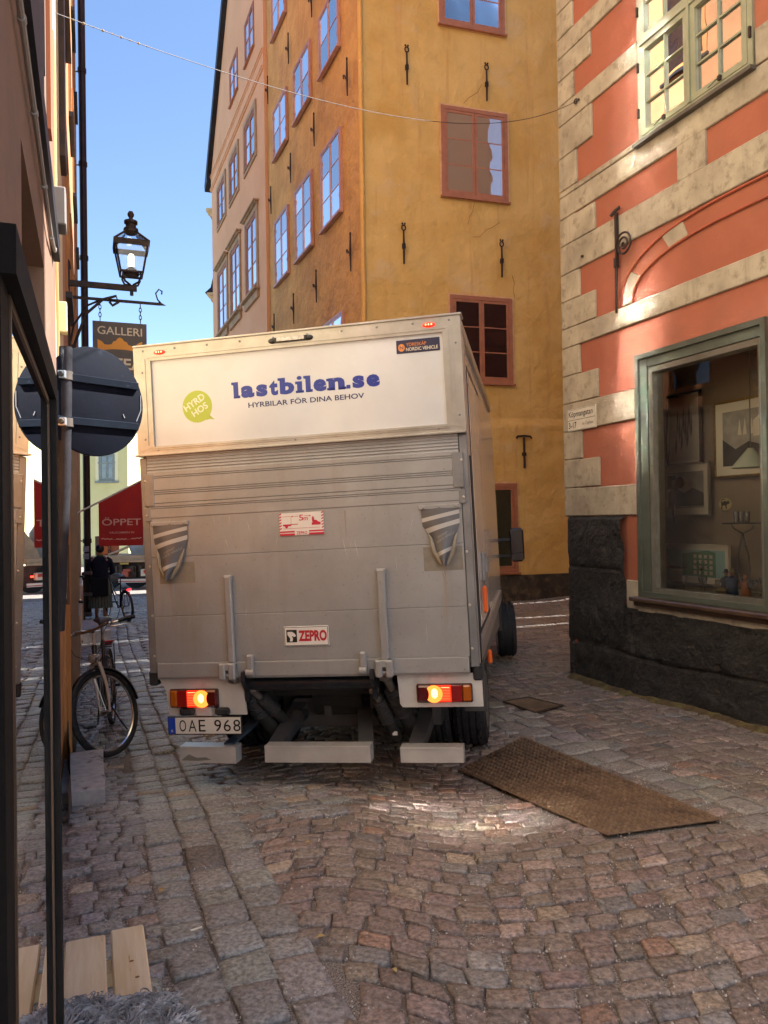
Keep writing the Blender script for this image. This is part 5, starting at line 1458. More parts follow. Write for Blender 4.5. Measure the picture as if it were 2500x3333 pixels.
# ------------------------------------------------------------------ bicycles
M_tyre = mat('black_tyre_rubber', H('#17171a'), H('#232327'), nscale=30, rough=.75, bump=.5, bscale=120, bdist=.003)
M_chr = mat('bright_metal', H('#b9bbbf'), H('#a5a7ab'), nscale=20, rough=.2, metal=.95)
M_blkp = mat('black_plastic', H('#141417'), H('#1d1d21'), nscale=10, rough=.4)
def bicycle(name, loc, heading, lean, steer, M_fr, M_fk, label, group='bicycles in the lane', lit_tail=False, bars='swept'):
    """x right, y forward, origin at the rear contact point; heading = angle of y axis"""
    rt = empty(name, loc, label, 'bicycle', group)
    rt.rotation_mode = 'XYZ'
    rt.rotation_euler = (0, R(lean), heading - math.pi / 2)
    r = .345; wb = 1.06
    I = lambda x, y, z: Vector((x, y, z))
    ha = R(71)
    axis = Vector((0, -math.cos(ha), math.sin(ha)))       # steering axis up direction
    hub_f = Vector((0, wb, r)); crown = Vector((0, wb - .055, r * 2 + .06)) - Vector((0, .15, 0)) * 0
    pivot = crown
    Rs = Matrix.Rotation(steer, 3, axis)
    def SF(x, y, z): return pivot + Rs @ (Vector((x, y, z)) - pivot)
    def wheel(nm, c, F):
        w_ = MB(); n_ = 48
        w_.tube([F(0, c[1] + (r - .02) * math.cos(a), c[2] + (r - .02) * math.sin(a)) for a in np.linspace(0, 2 * math.pi, n_ + 1)[:-1]], .021, 10, closed=True)
        k_ = w_.build(nm, M_tyre, rt, world=False, smooth=True)
        q = MB(); q.tube([F(0, c[1] + (r - .047) * math.cos(a), c[2] + (r - .047) * math.sin(a)) for a in np.linspace(0, 2 * math.pi, n_ + 1)[:-1]], .011, 6, closed=True)
        q.build('rim', M_chr, k_, world=False, smooth=True)
        q = MB()
        for i in range(32):
            a = 2 * math.pi * i / 32; sgn = 1 if i % 2 else -1; a2 = a + (.35 if (i // 2) % 2 else -.35)
            q.tube([F(.025 * sgn, c[1] + .022 * math.cos(a2), c[2] + .022 * math.sin(a2)), F(0, c[1] + (r - .055) * math.cos(a), c[2] + (r - .055) * math.sin(a))], .0012, 3, caps=False)
        q.build('spokes', M_chr, k_, world=False)
        q = MB(); q.lathe([(.006, -.055), (.02, -.03), (.014, -.02), (.014, .02), (.02, .03), (.006, .055)], lambda y, z, h: F(h, c[1] + y, c[2] + z), 12); q.build('hub', M_chr, k_, world=False, smooth=True)
    wheel('front_wheel', hub_f, SF); wheel('rear_wheel', Vector((0, 0, r)), I)
    # frame
    bb = Vector((0, .44, .28)); st = Vector((0, .27, .82)); ht = pivot + axis * .14; hb = pivot + axis * .02
    f = MB(); f.tube([hb, ht], .021, 10); f.tube([hb + axis * .03, bb + Vector((0, .2, .06)), bb], .018, 10); f.tube([ht - axis * .03, Vector((0, .62, .56)), st - Vector((0, -.07, .25))], .015, 10); f.tube([bb, st], .016, 10)
    for sx in (-.05, .05):
        f.tube([Vector((sx * .4, .42, .28)), Vector((sx, .2, .31)), Vector((sx, 0, r))], .009, 8); f.tube([st - Vector((0, -.02, .12)), Vector((sx, .12, .62)), Vector((sx, 0, r))], .008, 8)
    f.build('frame', M_fr, rt, world=False, smooth=True)
    f = MB(); f.tube([st, st + Vector((0, -.04, .14))], .013, 8); f.build('seat_post', M_chr, rt, world=False, smooth=True)
    sc = st + Vector((0, -.04, .16))
    f = MB(); secs = [(-.14, .07, .0), (-.11, .085, .015), (-.05, .08, .018), (.03, .04, .01), (.11, .022, .004), (.135, .012, -.008)]
    vs = []; 
    for y_, w_, z_ in secs:
        for k in range(10):
            a = 2 * math.pi * k / 10; vs.append(sc + Vector((w_ * math.cos(a), y_, z_ + .022 * math.sin(a))))
    fs = [(i * 10 + k, i * 10 + (k + 1) % 10, (i + 1) * 10 + (k + 1) % 10, (i + 1) * 10 + k) for i in range(5) for k in range(10)] + [tuple(range(10)), tuple(range(50, 60))]
    f.add(vs, fs); f.build('saddle', M_blkp, rt, world=False, smooth=True)
    # fork
    f = MB()
    f.tube([SF(*(pivot + axis * .02)), SF(*(pivot - axis * .02))], .02, 8)
    for sx in (-1, 1):
        f.tube([SF(sx * .0, crown.y, crown.z - .01), SF(sx * .045, crown.y + .005, crown.z - .015), SF(sx * .058, crown.y + .01, crown.z - .06), SF(sx * .058, wb - .045, r + .2), SF(sx * .056, wb - .02, r + .08), SF(sx * .052, wb, r)], [.018, .018, .0155, .013, .010, .008], 8)
    f.tube([SF(*(pivot + axis * .13)), SF(*(pivot + axis * .26))], .0125, 8)
    f.build('fork', M_fk, rt, world=False, smooth=True)
    # bars
    hbC = pivot + axis * .27 + Vector((0, .05, .0))
    f = MB()
    f.tube([SF(*(pivot + axis * .25)), SF(*hbC)], .014, 8)
    path = [(-.29, -.15, .005), (-.24, -.08, .01), (-.17, -.015, .015), (-.07, .0, .0), (.07, .0, .0), (.17, -.015, .015), (.24, -.08, .01), (.29, -.15, .005)]
    f.tube([SF(hbC.x + x, hbC.y + y, hbC.z + z) for x, y, z in path], .0115, 8)
    hbar = f.build('handlebar', M_chr, rt, world=False, smooth=True)
    for s in (-1, 1):
        f = MB(); f.tube([SF(hbC.x + s * .245, hbC.y - .085, hbC.z + .009), SF(hbC.x + s * .275, hbC.y - .13, hbC.z + .007), SF(hbC.x + s * .31, hbC.y - .205, hbC.z + .002)], [.016, .018, .017], 10); f.build('grip', M_blkp, hbar, world=False, smooth=True)
        f = MB(); f.tube([SF(hbC.x + s * .205, hbC.y - .03, hbC.z + .01), SF(hbC.x + s * .225, hbC.y + .02, hbC.z - .0), SF(hbC.x + s * .27, hbC.y - .01, hbC.z - .02), SF(hbC.x + s * .33, hbC.y - .08, hbC.z - .03)], [.012, .008, .006, .005], 6); f.ball(SF(hbC.x + s * .205, hbC.y - .03, hbC.z + .012), .019, seg=8, rings=6)
        f.build('brake_lever', M_chr, hbar, world=False, smooth=True)
        f = MB(); f.tube([SF(hbC.x + s * .2, hbC.y + .0, hbC.z), SF(hbC.x + s * .19, hbC.y + .07, hbC.z - .06), SF(hbC.x + s * .14, hbC.y + .08, hbC.z - .16), SF(s * .03, crown.y + .03, crown.z + .03)], .0028, 5); f.build('cable', M_blkp, hbar, world=False)
    # mudguards, lamp, cranks, rack
    def guard(c, a0, a1, F, nm):
        f_ = MB(); vs = []; n_ = 22
        for i in range(n_ + 1):
            a = a0 + (a1 - a0) * i / n_
            for x, dr in ((-.026, -.012), (-.018, .002), (0, .006), (.018, .002), (.026, -.012)):
                vs.append(F(x, c[1] + (r + .02 + dr) * math.cos(a), c[2] + (r + .02 + dr) * math.sin(a)))
        f_.add(vs, [(i * 5 + k, i * 5 + k + 1, (i + 1) * 5 + k + 1, (i + 1) * 5 + k) for i in range(n_) for k in range(4)])
        return f_.build(nm, M_blkp, rt, world=False, smooth=True)
    guard(hub_f, R(38), R(182), SF, 'mudguard'); guard(Vector((0, 0, r)), R(20), R(205), I, 'mudguard')
    f = MB(); hl = SF(-.05, wb + .05, crown.z + .06)
    FH = lambda a, b_, h: SF(-.05 + a, wb - .0 + h, crown.z + .04 + b_)
    f.lathe([(.012, -.06), (.03, -.03), (.04, 0), (.042, .012), (.036, .014)], FH, 16); f.tube([SF(-.05, wb - .05, crown.z + .04), SF(0, wb - .06, crown.z)], .008, 6)
    hd_ = f.build('headlight', M_chr, rt, world=False, smooth=True)
    f = MB(); f.lathe([(.036, .0145), (.02, .02), (0, .022)], FH, 16); f.build('lens', glass('headlight_lens', (.35, .36, .38), .3, .05), hd_, world=False, smooth=True)
    f = MB(); f.tube([bb + Vector((-.06, 0, 0)), bb + Vector((.06, 0, 0))], .018, 8)
    for s in (-1, 1):
        f.tube([bb + Vector((s * .06, 0, 0)), bb + Vector((s * .075, s * .06, -s * .155))], .009, 6); f.bbox(tuple(bb + Vector((s * .085 - .0, s * .06 - .045, -s * .155 - .012))), tuple(bb + Vector((s * .185, s * .06 + .045, -s * .155 + .012))), c=.003)
    f.lathe([(.09, .045), (.09, .05), (.03, .052)], lambda a, b_, h: (h, bb.y + a, bb.z + b_), 20)
    f.build('cranks', M_blkp, rt, world=False, smooth=True)
    f = MB()
    for sx in (-.055, .055): f.tube([(sx, .16, .74), (sx, -.2, .74), (sx * .8, -.24, .74)], .006, 6); f.tube([(sx, -.14, .74), (sx, 0, r)], .005, 6)
    for y_ in (.12, 0, -.12): f.tube([(-.055, y_, .74), (.055, y_, .74)], .005, 6)
    f.build('rack', M_blkp, rt, world=False, smooth=True)
    f = MB(); f.bbox((-.045, -.262, .70), (.045, -.232, .745), c=.006)
    f.build('tail_light', mat('tail_lens_lit' if lit_tail else 'tail_lens', H('#b0101a'), rough=.3, emit=H('#ff1a22') if lit_tail else None, estr=2.0 if lit_tail else 0), rt, world=False)
    f = MB(); f.tube([(-.03, .38, .26), (-.1, .36, .1), (-.15, .35, .015)], .007, 6); f.build('kickstand', M_blkp, rt, world=False)
    return rt
M_fkw = mat('silver_pink_paint', H('#b7a9a3'), H('#a89a95'), nscale=10, rough=.3, coat=.5)
M_frd = mat('dark_frame_paint', H('#1c1a1e'), rough=.3, coat=.5)
M_frb = mat('midnight_blue_paint', H('#171b2b'), rough=.3, coat=.5)
fc = Vector((-2.285, 6.18)); hd2 = Vector((.26, -.966)).normalized()
rc = fc - hd2 * 1.06
ang_h = math.atan2(hd2.y, hd2.x)
bicycle('bicycle', (rc.x - .0, rc.y, gz(rc.x, rc.y) - .01), ang_h, 4, R(-41), M_frd, M_fkw, 'silver forked bicycle leaning by the lane wall just behind the nearest stone step')
h3 = Vector((-.62, .785)).normalized()
q3 = far_pt(418, 2018, 17.2)
bicycle('bicycle', (q3.x, q3.y, gz(q3.x, q3.y)), math.atan2(h3.y, h3.x), -5, R(-28), M_frb, M_frb, 'dark blue bicycle with a glowing red tail light parked beyond the person', lit_tail=True)

# ------------------------------------------------------------------ the person down the lane, seen from behind
pq = far_pt(327, 2012, 17.7); pg = gz(pq.x, pq.y)
pe = empty('person', (pq.x, pq.y, pg), 'person seen from behind in a dark jumper, green scarf and long pleated skirt', 'person')
sc_ = 1.66
def body_mesh():
    me_ = bpy.data.meshes.new('body'); bmh = bmesh.new()
    J = {'pel': (0, 0, .95, .13), 'wst': (0, 0, 1.08, .12), 'chs': (0, .01, 1.28, .15), 'shb': (0, .02, 1.38, .12), 'nek': (0, .03, 1.45, .055), 'nk2': (0, .04, 1.5, .05), 'hd1': (0, .05, 1.56, .08), 'hd2': (0, .05, 1.63, .085), 'hd3': (0, .05, 1.67, .05),
         'shr': (.17, .02, 1.36, .06), 'elr': (.25, .06, 1.09, .045), 'wrr': (.14, .27, 1.04, .03), 'hnr': (.1, .33, 1.05, .03),
         'shl': (-.17, .02, 1.36, .06), 'ell': (-.25, .06, 1.09, .045), 'wrl': (-.14, .27, 1.04, .03), 'hnl': (-.1, .33, 1.05, .03),
         'hpr': (.09, 0, .9, .09), 'knr': (.1, .02, .5, .06), 'anr': (.1, -.02, .09, .04), 'tor': (.12, .12, .04, .035),
         'hpl': (-.09, 0, .9, .09), 'knl': (-.08, .03, .5, .06), 'anl': (-.08, .0, .09, .04), 'tol': (-.09, .14, .04, .035)}
    V_ = {k: bmh.verts.new(v[:3]) for k, v in J.items()}
    E_ = [('pel', 'wst'), ('wst', 'chs'), ('chs', 'shb'), ('shb', 'nek'), ('nek', 'nk2'), ('nk2', 'hd1'), ('hd1', 'hd2'), ('hd2', 'hd3')]
    for s in 'rl': E_ += [('shb', 'sh' + s), ('sh' + s, 'el' + s), ('el' + s, 'wr' + s), ('wr' + s, 'hn' + s), ('pel', 'hp' + s), ('hp' + s, 'kn' + s), ('kn' + s, 'an' + s), ('an' + s, 'to' + s)]
    for s, sg_ in (('r', 1), ('l', -1)):
        for k in range(4):
            n0, n1 = f'f{s}{k}a', f'f{s}{k}b'
            x = J['hn' + s][0] + (-.03 + .02 * k) * sg_
            V_[n0] = bmh.verts.new((x, .38, 1.06 - .004 * k)); V_[n1] = bmh.verts.new((x - .004 * sg_, .405 - .006 * abs(k - 1), 1.04)); J[n0] = (0, 0, 0, .010); J[n1] = (0, 0, 0, .008)
            E_ += [('hn' + s, n0), (n0, n1)]
        V_['t' + s] = bmh.verts.new((J['hn' + s][0] - .05 * sg_, .35, 1.08)); J['t' + s] = (0, 0, 0, .010); E_.append(('hn' + s, 't' + s))
    for a, b_ in E_: bmh.edges.new((V_[a], V_[b_]))
    bmh.verts.index_update()
    order = {V_[k].index: k for k in V_}
    bmh.to_mesh(me_); bmh.free()
    ob = bpy.data.objects.new('body', me_); COL.objects.link(ob)
    md = ob.modifiers.new('s', 'SKIN')
    sv = me_.skin_vertices[0].data
    for i, k in order.items(): sv[i].radius = (J[k][3], J[k][3]); sv[i].use_root = (k == 'pel')
    ob.modifiers.new('u', 'SUBSURF').levels = 2
    dg = bpy.context.evaluated_depsgraph_get(); dg.update()
    m2 = bpy.data.meshes.new_from_object(ob.evaluated_get(dg))
    bpy.data.objects.remove(ob)
    m2.materials.clear(); m2.materials.append(mat('skin', H('#b98567'), H('#a97559'), nscale=20, rough=.6))
    for p in m2.polygons: p.use_smooth = True
    o = bpy.data.objects.new('body', m2); COL.objects.link(o); o.parent = pe
    return o
body_mesh()
def loft(secs, nseg=32, F=WORLD, ripple=None):
    m_ = MB(); vs = []
    for i, (cx_, cy_, z_, rx, ry) in enumerate(secs):
        for k in range(nseg):
            a = 2 * math.pi * k / nseg; q = 1 + (ripple(i, k) if ripple else 0)
            vs.append((cx_ + rx * q * math.cos(a), cy_ + ry * q * math.sin(a), z_))
    m_.add(vs, [(i * nseg + k, i * nseg + (k + 1) % nseg, (i + 1) * nseg + (k + 1) % nseg, (i + 1) * nseg + k) for i in range(len(secs) - 1) for k in range(nseg)])
    return m_
M_navy = mat('navy_knit', H('#0d1222'), H('#151a2b'), nscale=20, rough=.95)
loft([(0, 0, .90, .19, .15), (0, 0, .98, .2, .16), (0, 0, 1.1, .185, .15), (0, .01, 1.25, .2, .155), (0, .015, 1.36, .2, .14), (0, .02, 1.41, .14, .11), (0, .03, 1.455, .07, .07)]).build('jumper', M_navy, pe, world=False, smooth=True)
for s in (-1, 1):
    b = MB(); b.tube([(s * .13, .02, 1.38), (s * .2, .02, 1.33), (s * .255, .04, 1.2), (s * .27, .06, 1.08), (s * .22, .16, 1.05), (s * .15, .25, 1.045)], [.07, .078, .066, .062, .055, .045], 12); b.build('sleeve', M_navy, pe, world=False, smooth=True)
loft([(0, 0, 1.0, .17, .14), (0, 0, .9, .2, .17), (0, 0, .7, .225, .19), (0, .01, .45, .25, .21), (0, .01, .27, .265, .225)], 96, ripple=lambda i, k: (.035 if k % 4 < 2 else -.035) * min(1, i * .6)).build('pleated_skirt', mat('sage_pleated_cloth', H('#5d6355'), H('#6c7263'), nscale=10, rough=.85), pe, world=False)
b = MB(); b.bbox((-.17, -.26, .55), (.21, -.195, .96), c=.012); b.build('dark_bag', mat('black_canvas', H('#0d0e12'), rough=.85), pe, world=False)
b = MB(); b.tube([(-.12, -.2, .96), (.05, -.17, 1.2), (.14, -.08, 1.41), (.1, .05, 1.44)], .012, 6); b.build('bag_strap', M_navy, pe, world=False)
b = MB(); b.lathe([(.11, 1.375), (.1, 1.42), (.075, 1.455), (.072, 1.48)], lambda x, y, h: (x, .03 + y, h), 20); b.build('scarf', mat('green_scarf', H('#4f6b3a'), H('#3d5530'), nscale=20, rough=.9), pe, world=False, smooth=True)
b = MB(); b.ball((0, .035, 1.625), (.098, .108, .105), seg=20, rings=14); b.ball((0, -.06, 1.6), (.06, .04, .055), seg=14, rings=10); b.build('hair', mat('dark_brown_hair', H('#1c1210'), H('#2b1c17'), nscale=30, rough=.5), pe, world=False, smooth=True)
for s in (-1, 1):
    b = MB(); b.ball((s * .09, .07 if s < 0 else .05, .04), (.045, .12, .04)); b.build('shoe', mat('brown_leather', H('#4a2f22'), rough=.5), pe, world=False, smooth=True)
pe.rotation_euler = (0, 0, R(12)); pe.scale = (1, 1, 1)

# ------------------------------------------------------------------ construction truck standing across the end of the lane
FY = 31.5; gT = gz(-9.5, FY)
xa, xb = far_pt(296, 1850, FY).x, far_pt(520, 1850, FY).x
k_ = (xb - xa) / 224
def TX(px): return xa + (px - 296) * k_
def TZ(py): return 1.6 - (py - 1703) / 2504 * FY
tr = empty('construction_truck', ((xa + xb) / 2, FY, gT), 'tan construction truck with red and white side stripe parked across the end of the lane', 'truck')
M_tantr = mat('dusty_tan_paint', H('#b49a78'), H('#a08666'), nscale=3, rough=.7); M_undr = mat('greasy_dark_metal', H('#3b322b'), H('#554a40'), nscale=6, rough=.8)
b = MB(); b.bbox((TX(300), FY - .1, TZ(1826)), (TX(520), FY + 2.2, TZ(1808)), c=.02); b.bbox((TX(300), FY - .15, TZ(1830)), (TX(520), FY + .0, TZ(1822)), c=.01); b.build('bed', M_tantr, tr)
b = MB(); b.box((TX(330), FY + .3, TZ(1895)), (TX(520), FY + .6, TZ(1832))); b.box((TX(340), FY + .05, TZ(1885)), (TX(395), FY + .3, TZ(1840))); b.box((TX(410), FY + .1, TZ(1880)), (TX(440), FY + .3, TZ(1845)))
for px in (350, 372, 425, 452): b.box((TX(px), FY - .02, TZ(1862)), (TX(px + 10), FY + .1, TZ(1843)))
b.build('underframe', M_undr, tr)
b = MB(); b.bbox((TX(398), FY - .1, TZ(1878)), (TX(420), FY + .1, TZ(1860)), c=.02); b.bbox((TX(402), FY - .1, TZ(1860)), (TX(427), FY + .05, TZ(1852)), c=.02); b.build('orange_valves', mat('dusty_orange', H('#a8563f'), rough=.7), tr)
b = MB(); b.bbox((TX(460), FY - .1, TZ(1876)), (TX(492), FY + .2, TZ(1853)), c=.02); b.build('cabinet', mat('cream_cabinet', H('#c9bca6'), rough=.7), tr)
b = MB(); b.bbox((TX(470), FY - .14, TZ(1866)), (TX(486), FY - .1, TZ(1856)), c=.01); b.build('red_label', mat('red_label_paint', H('#b0452f'), rough=.7), tr)
b = MB(); b.bbox((TX(390), FY - .2, TZ(1890)), (TX(520), FY - .1, TZ(1884)), c=.005); b.bbox((TX(390), FY - .2, TZ(1895.2)), (TX(520), FY - .1, TZ(1893)), c=.005); b.build('white_stripe', mat('dusty_white', H('#cfc5b5'), rough=.6), tr)
b = MB(); b.bbox((TX(390), FY - .198, TZ(1893)), (TX(520), FY - .1, TZ(1890)), c=.005); b.build('red_stripe', mat('dusty_red', H('#b2402f'), rough=.6), tr)
b = MB(); b.bbox((TX(392), FY - .06, TZ(1837)), (TX(420), FY - .0, TZ(1831)), c=.01); b.build('number_plate', mat('yellow_plate', H('#c4ab58'), rough=.5), tr)
for px, rr in ((345, .5), (430, .48), (490, .48)):
    b = MB(); b.lathe([(rr, -.02), (rr + .02, .05), (rr + .02, .25), (rr, .3)], lambda x, z, h: (TX(px) + x, FY + .35 + h, gT + rr + z), 24); b.lathe([(.2, -.03), (.22, .0), (rr, -.0)], lambda x, z, h: (TX(px) + x, FY + .35 + h, gT + rr + z), 24); b.build('wheel', M_tyre, tr, smooth=True)
b = MB(); b.lathe([(.0, -.6), (.42, -.55), (.55, -.2), (.55, .5), (.3, .9), (.0, .95)], lambda x, y, h: (TX(440) + x, FY + 1 + y, TZ(1770) + h), 20); b.build('mixing_drum', mat('pale_grey_drum', H('#aeb0ad'), H('#9c9e9c'), nscale=3, rough=.4), tr, smooth=True)
b = MB(); b.prism([(TX(470), TZ(1808)), (TX(520), TZ(1808)), (TX(520), TZ(1720)), (TX(486), TZ(1765))], WORLD, FY + .2, FY + 1.6); b.build('skip', M_tantr, tr)
b = MB(); b.tube([(TX(352), FY + .1, TZ(1806)), (TX(380), FY, TZ(1796)), (TX(425), FY - .1, TZ(1778))], .05, 6); b.build('chute', M_tantr, tr)
b = MB(); b.bbox((TX(318), FY + .4, TZ(1808)), (TX(352), FY + 1.4, TZ(1752)), c=.06); bag_ = b.build('orange_bag', mat('orange_big_bag', H('#d06a2c'), H('#bd5d27'), nscale=3, rough=.8), tr)
b = MB(); put_text(b, 'B', lambda x, z: (x, FY + .395, z), TX(340), TX(351), TZ(1800), TZ(1788), bold=.03); put_text(b, 'O', lambda x, z: (x, FY + .395, z), TX(340), TX(351), TZ(1786), TZ(1775), bold=.03); b.build('lettering', M_blk, bag_)
b = MB(); b.box((TX(296), FY + .5, TZ(1808)), (TX(316), FY + 1.3, TZ(1745))); b.build('crate', mat('brown_crate', H('#6a4d36'), rough=.8), tr)
b = MB(); b.box((TX(500), FY - .16, TZ(1866)), (TX(508), FY - .1, TZ(1861))); b.build('tail_light', mat('truck_tail_lit', H('#c01010'), emit=H('#ff2a1a'), estr=3), tr)
# far trees beyond the water, seen in slivers and in the mirror window
M_leafg = mat('spring_foliage', H('#6d7d55'), H('#8b9a70'), nscale=.5, rough=.9); M_trk = mat('tree_bark', H('#4b3d31'), H('#5d4d3f'), nscale=3, rough=.9)
for i, (x, y, h) in enumerate(((-17.5, 66, 7.5), (-14.2, 70, 8.2))):
    t0 = empty('far_tree', (x, y, -1.4), ['left pale green tree beyond the end of the lane', 'right pale green tree beyond the end of the lane'][i], 'tree', 'trees beyond the lane')
    b = MB(); b.tube([(x, y, -1.5), (x + .1, y, h * .3), (x, y, h * .6)], [.25, .18, .1], 8)
    for k in range(7):
        a = k * 2.4; b.tube([(x + .05, y, h * (.25 + .05 * k)), (x + 1.1 * math.cos(a), y + 1.1 * math.sin(a), h * (.45 + .05 * k))], [.09, .03], 6)
    b.build('trunk', M_trk, t0)
    b = MB()
    for k in range(1500):
        a = random.uniform(0, 6.28); rr = random.random() ** .5; zz = random.uniform(.28, 1)
        wdt = 2.2 * math.sin(math.pi * min(1, (zz - .18) / .9)) ** .7
        p = Vector((x + rr * wdt * math.cos(a), y + rr * wdt * math.sin(a), h * zz))
        if noise.noise(p * .8) < -.12: continue
        u_ = Vector((random.uniform(-1, 1), random.uniform(-1, 1), random.uniform(-1, 1))).normalized() * .14; v_ = u_.orthogonal().normalized() * .1
        b.quad(p - u_, p - v_, p + u_, p + v_)
    b.build('crown', M_leafg, t0)
# ------------------------------------------------------------------ the box truck
M_wht = mat('white_gelcoat', H('#c4c5c7'), H('#b9babc'), nscale=1.5, rough=.28, coat=.35, c3=H('#bdb6aa'), n3=2.5, n3lo=.6, n3hi=.85, bump=.05, bscale=3, bdist=.004)
M_whts = mat('white_box_side', H('#dad6d0'), H('#cfcac3'), nscale=1.2, rough=.22, coat=.5)
M_alf = mat('pale_aluminium_trim', H('#b3afa8'), H('#a39f97'), nscale=8, rough=.32, metal=.45)
M_gate = mat('dull_ribbed_aluminium', H('#9a9a9b'), H('#868686'), nscale=2.2, nlo=.3, nhi=.7, rough=.5, metal=.3, streak=(H('#857f78'), (7, 7, .9), .52, .85), c3=H('#625e59'), n3=48, n3lo=.6, n3hi=.78, bump=.25, bscale=120, bdist=.0015, bump2=(.35, 3.5, .006), roughvar=.08)
M_post = mat('grey_post_aluminium', H('#868789'), H('#747577'), nscale=5, rough=.45, metal=.5, c3=H('#4f4c49'), n3=40, n3lo=.62, n3hi=.8)
M_bump = mat('dirty_light_grey_bar', H('#c3c0bb'), H('#b0ada8'), nscale=4, rough=.4, metal=.4)
M_panelw = mat('painted_lamp_panel', H('#bcb9b4'), H('#aaa6a0'), nscale=2, rough=.45, c3=H('#7a736a'), n3=3, n3lo=.55, n3hi=.8)
M_dirt = mat('black_chassis', H('#131316'), H('#24221f'), nscale=6, rough=.75, bump=.3, bscale=30)
M_steel = mat('dark_blue_grey_steel', H('#33363d'), H('#292b31'), nscale=10, rough=.4, metal=.6)
M_rub = mat('rubber_bellows', H('#1b1b1d'), H('#2a292a'), nscale=20, rough=.8)
M_blue = mat('dark_blue_letter', H('#1e2f86'), rough=.35)
M_navyt = mat('navy_letter', H('#20265a'), rough=.35)
yaw, lean, pit = R(10.6), R(2.297), R(-.05)
cyw, syw = math.cos(yaw), math.sin(yaw)
Zm = Matrix(((cyw, syw, 0), (-syw, cyw, 0), (0, 0, 1)))
Ym = Matrix(((math.cos(lean), 0, -math.sin(lean)), (0, 1, 0), (math.sin(lean), 0, math.cos(lean))))
Xm = Matrix(((1, 0, 0), (0, math.cos(pit), -math.sin(pit)), (0, math.sin(pit), math.cos(pit))))
TM = (Zm @ Ym @ Xm).to_4x4(); TM.translation = (-.45915, 5.00555, -.25)
tk = empty('box_truck', (0, 0, 0), 'white rental box truck with raised grey tail lift and lit tail lamps blocking the lane', 'truck')
tk.matrix_world = TM
def B(mb, nm, mt=None, par=None, **k): return mb.build(nm, mt, par if par is not None else tk, world=False, **k)
XL, XR, ZT, ZB = -1.1, 1.1, 3.045, .90
# box body with a rounded front top edge
b = MB()
prof = [(.03, ZB), (4.38, ZB), (4.42, 2.70), (4.36, 2.86), (4.22, 2.97), (4.0, 3.03), (3.7, ZT), (.03, ZT)]
b.prism(prof, WORLD, XL + .02, XR - .02, plane='yz')
B(b, 'cargo_box', M_whts, smooth=False)
b = MB(); b.bbox((XR - .045, .0, ZB - .02), (XR + .004, 3.9, ZB + .10), c=.006); b.bbox((XL - .004, .0, ZB - .02), (XL + .045, 3.9, ZB + .10), c=.006)
b.bbox((XR - .05, .0, 2.98), (XR + .004, 3.75, ZT + .012), c=.006); b.bbox((XL - .004, .0, 2.98), (XL + .05, 3.75, ZT + .012), c=.006)
b.bbox((XR - .06, -.0, ZB), (XR + .003, .17, 2.98), c=.006); b.bbox((XL - .003, .0, ZB), (XL + .06, .17, 2.98), c=.006)
B(b, 'corner_trim', M_alf)
# side door: black seals, panel, lock
b = MB(); b.box((XR - .021, .46, 1.02), (XR - .013, .50, 2.86)); b.box((XR - .021, 1.72, 1.02), (XR - .013, 1.75, 2.86)); b.box((XR - .021, .50, 2.83), (XR - .013, 1.72, 2.86)); b.box((XR - .021, .5, 1.02), (XR - .013, 1.72, 1.045))
b.box((XR - .021, .30, 1.02), (XR - .013, .312, 2.92)); b.box((XR - .021, .5, 2.72), (XR - .012, .9, 2.74))
sd_ = B(b, 'side_door_seal', M_blkp)
b = MB(); b.bbox((XR - .0215, .51, 1.05), (XR - .012, 1.71, 2.825), c=.003); B(b, 'side_door', M_whts)
b = MB(); b.bbox((XR - .012, .88, 1.34), (XR + .018, .96, 1.55), c=.008); b.bbox((XR + .0, .9, 1.40), (XR + .035, .93, 1.52), c=.006); b.tube([(XR + .01, .93, 1.32), (XR + .015, .94, 1.2)], .008, 6); b.bbox((XR - .01, 1.5, 1.39), (XR + .006, 1.54, 1.46), c=.003)
B(b, 'lock', M_post, each=True)
for y0, z0, z1 in ((.54, 1.145, 1.333), (.72, .76, .86)):
    b = MB(); b.bbox((XR + .004, y0, z0), (XR + .035, y0 + .055, z1), c=.012); m_o = B(b, 'orange_marker', mat('orange_marker_plastic', H('#e0642a'), rough=.35))
    b = MB(); b.bbox((XR + .0355, y0 + .02, z0 + .05), (XR + .037, y0 + .035, z1 - .05), c=.0005); B(b, 'reflector_strip', M_enam, m_o)
# chassis, skirts, cab
b = MB()
for x in (-.42, .36): b.box((x, .12, .60), (x + .07, 5.2, .78))
for y in (.2, 1.0, 2.0, 3.0): b.box((-1.0, y, .78), (1.0, y + .06, .88))
b.box((-.95, .9, .2 + .38 - .2 + .0), (.95, 1.5, .42)) if False else None
b.tube([(-.8, 1.3, .40), (.8, 1.3, .40)], .055, 8); b.ball((0, 1.3, .40), (.17, .17, .16))
b.box((-.36, .5, .42), (.3, .95, .62)); b.tube([(-.2, .3, .5), (-.2, 2.4, .48)], .05, 8)
b.box((.45, 1.8, .4), (.95, 2.6, .75)); b.box((-.95, 1.9, .4), (-.45, 2.8, .75))
B(b, 'chassis', M_dirt)
b = MB(); b.prism([(.20, .63), (.6, .58), (1.0, .74), (2.0, .70), (3.85, .60), (3.85, .88), (.2, .88)], WORLD, XR - .06, XR - .035, plane='yz'); b.prism([(.20, .63), (.6, .74), (1.9, .74), (2.0, .70), (3.85, .60), (3.85, .88), (.2, .88)], WORLD, XL + .035, XL + .06, plane='yz'); B(b, 'side_skirt', mat('grey_skirt', H('#8c8883'), H('#7b7772'), nscale=3, rough=.4, metal=.3))
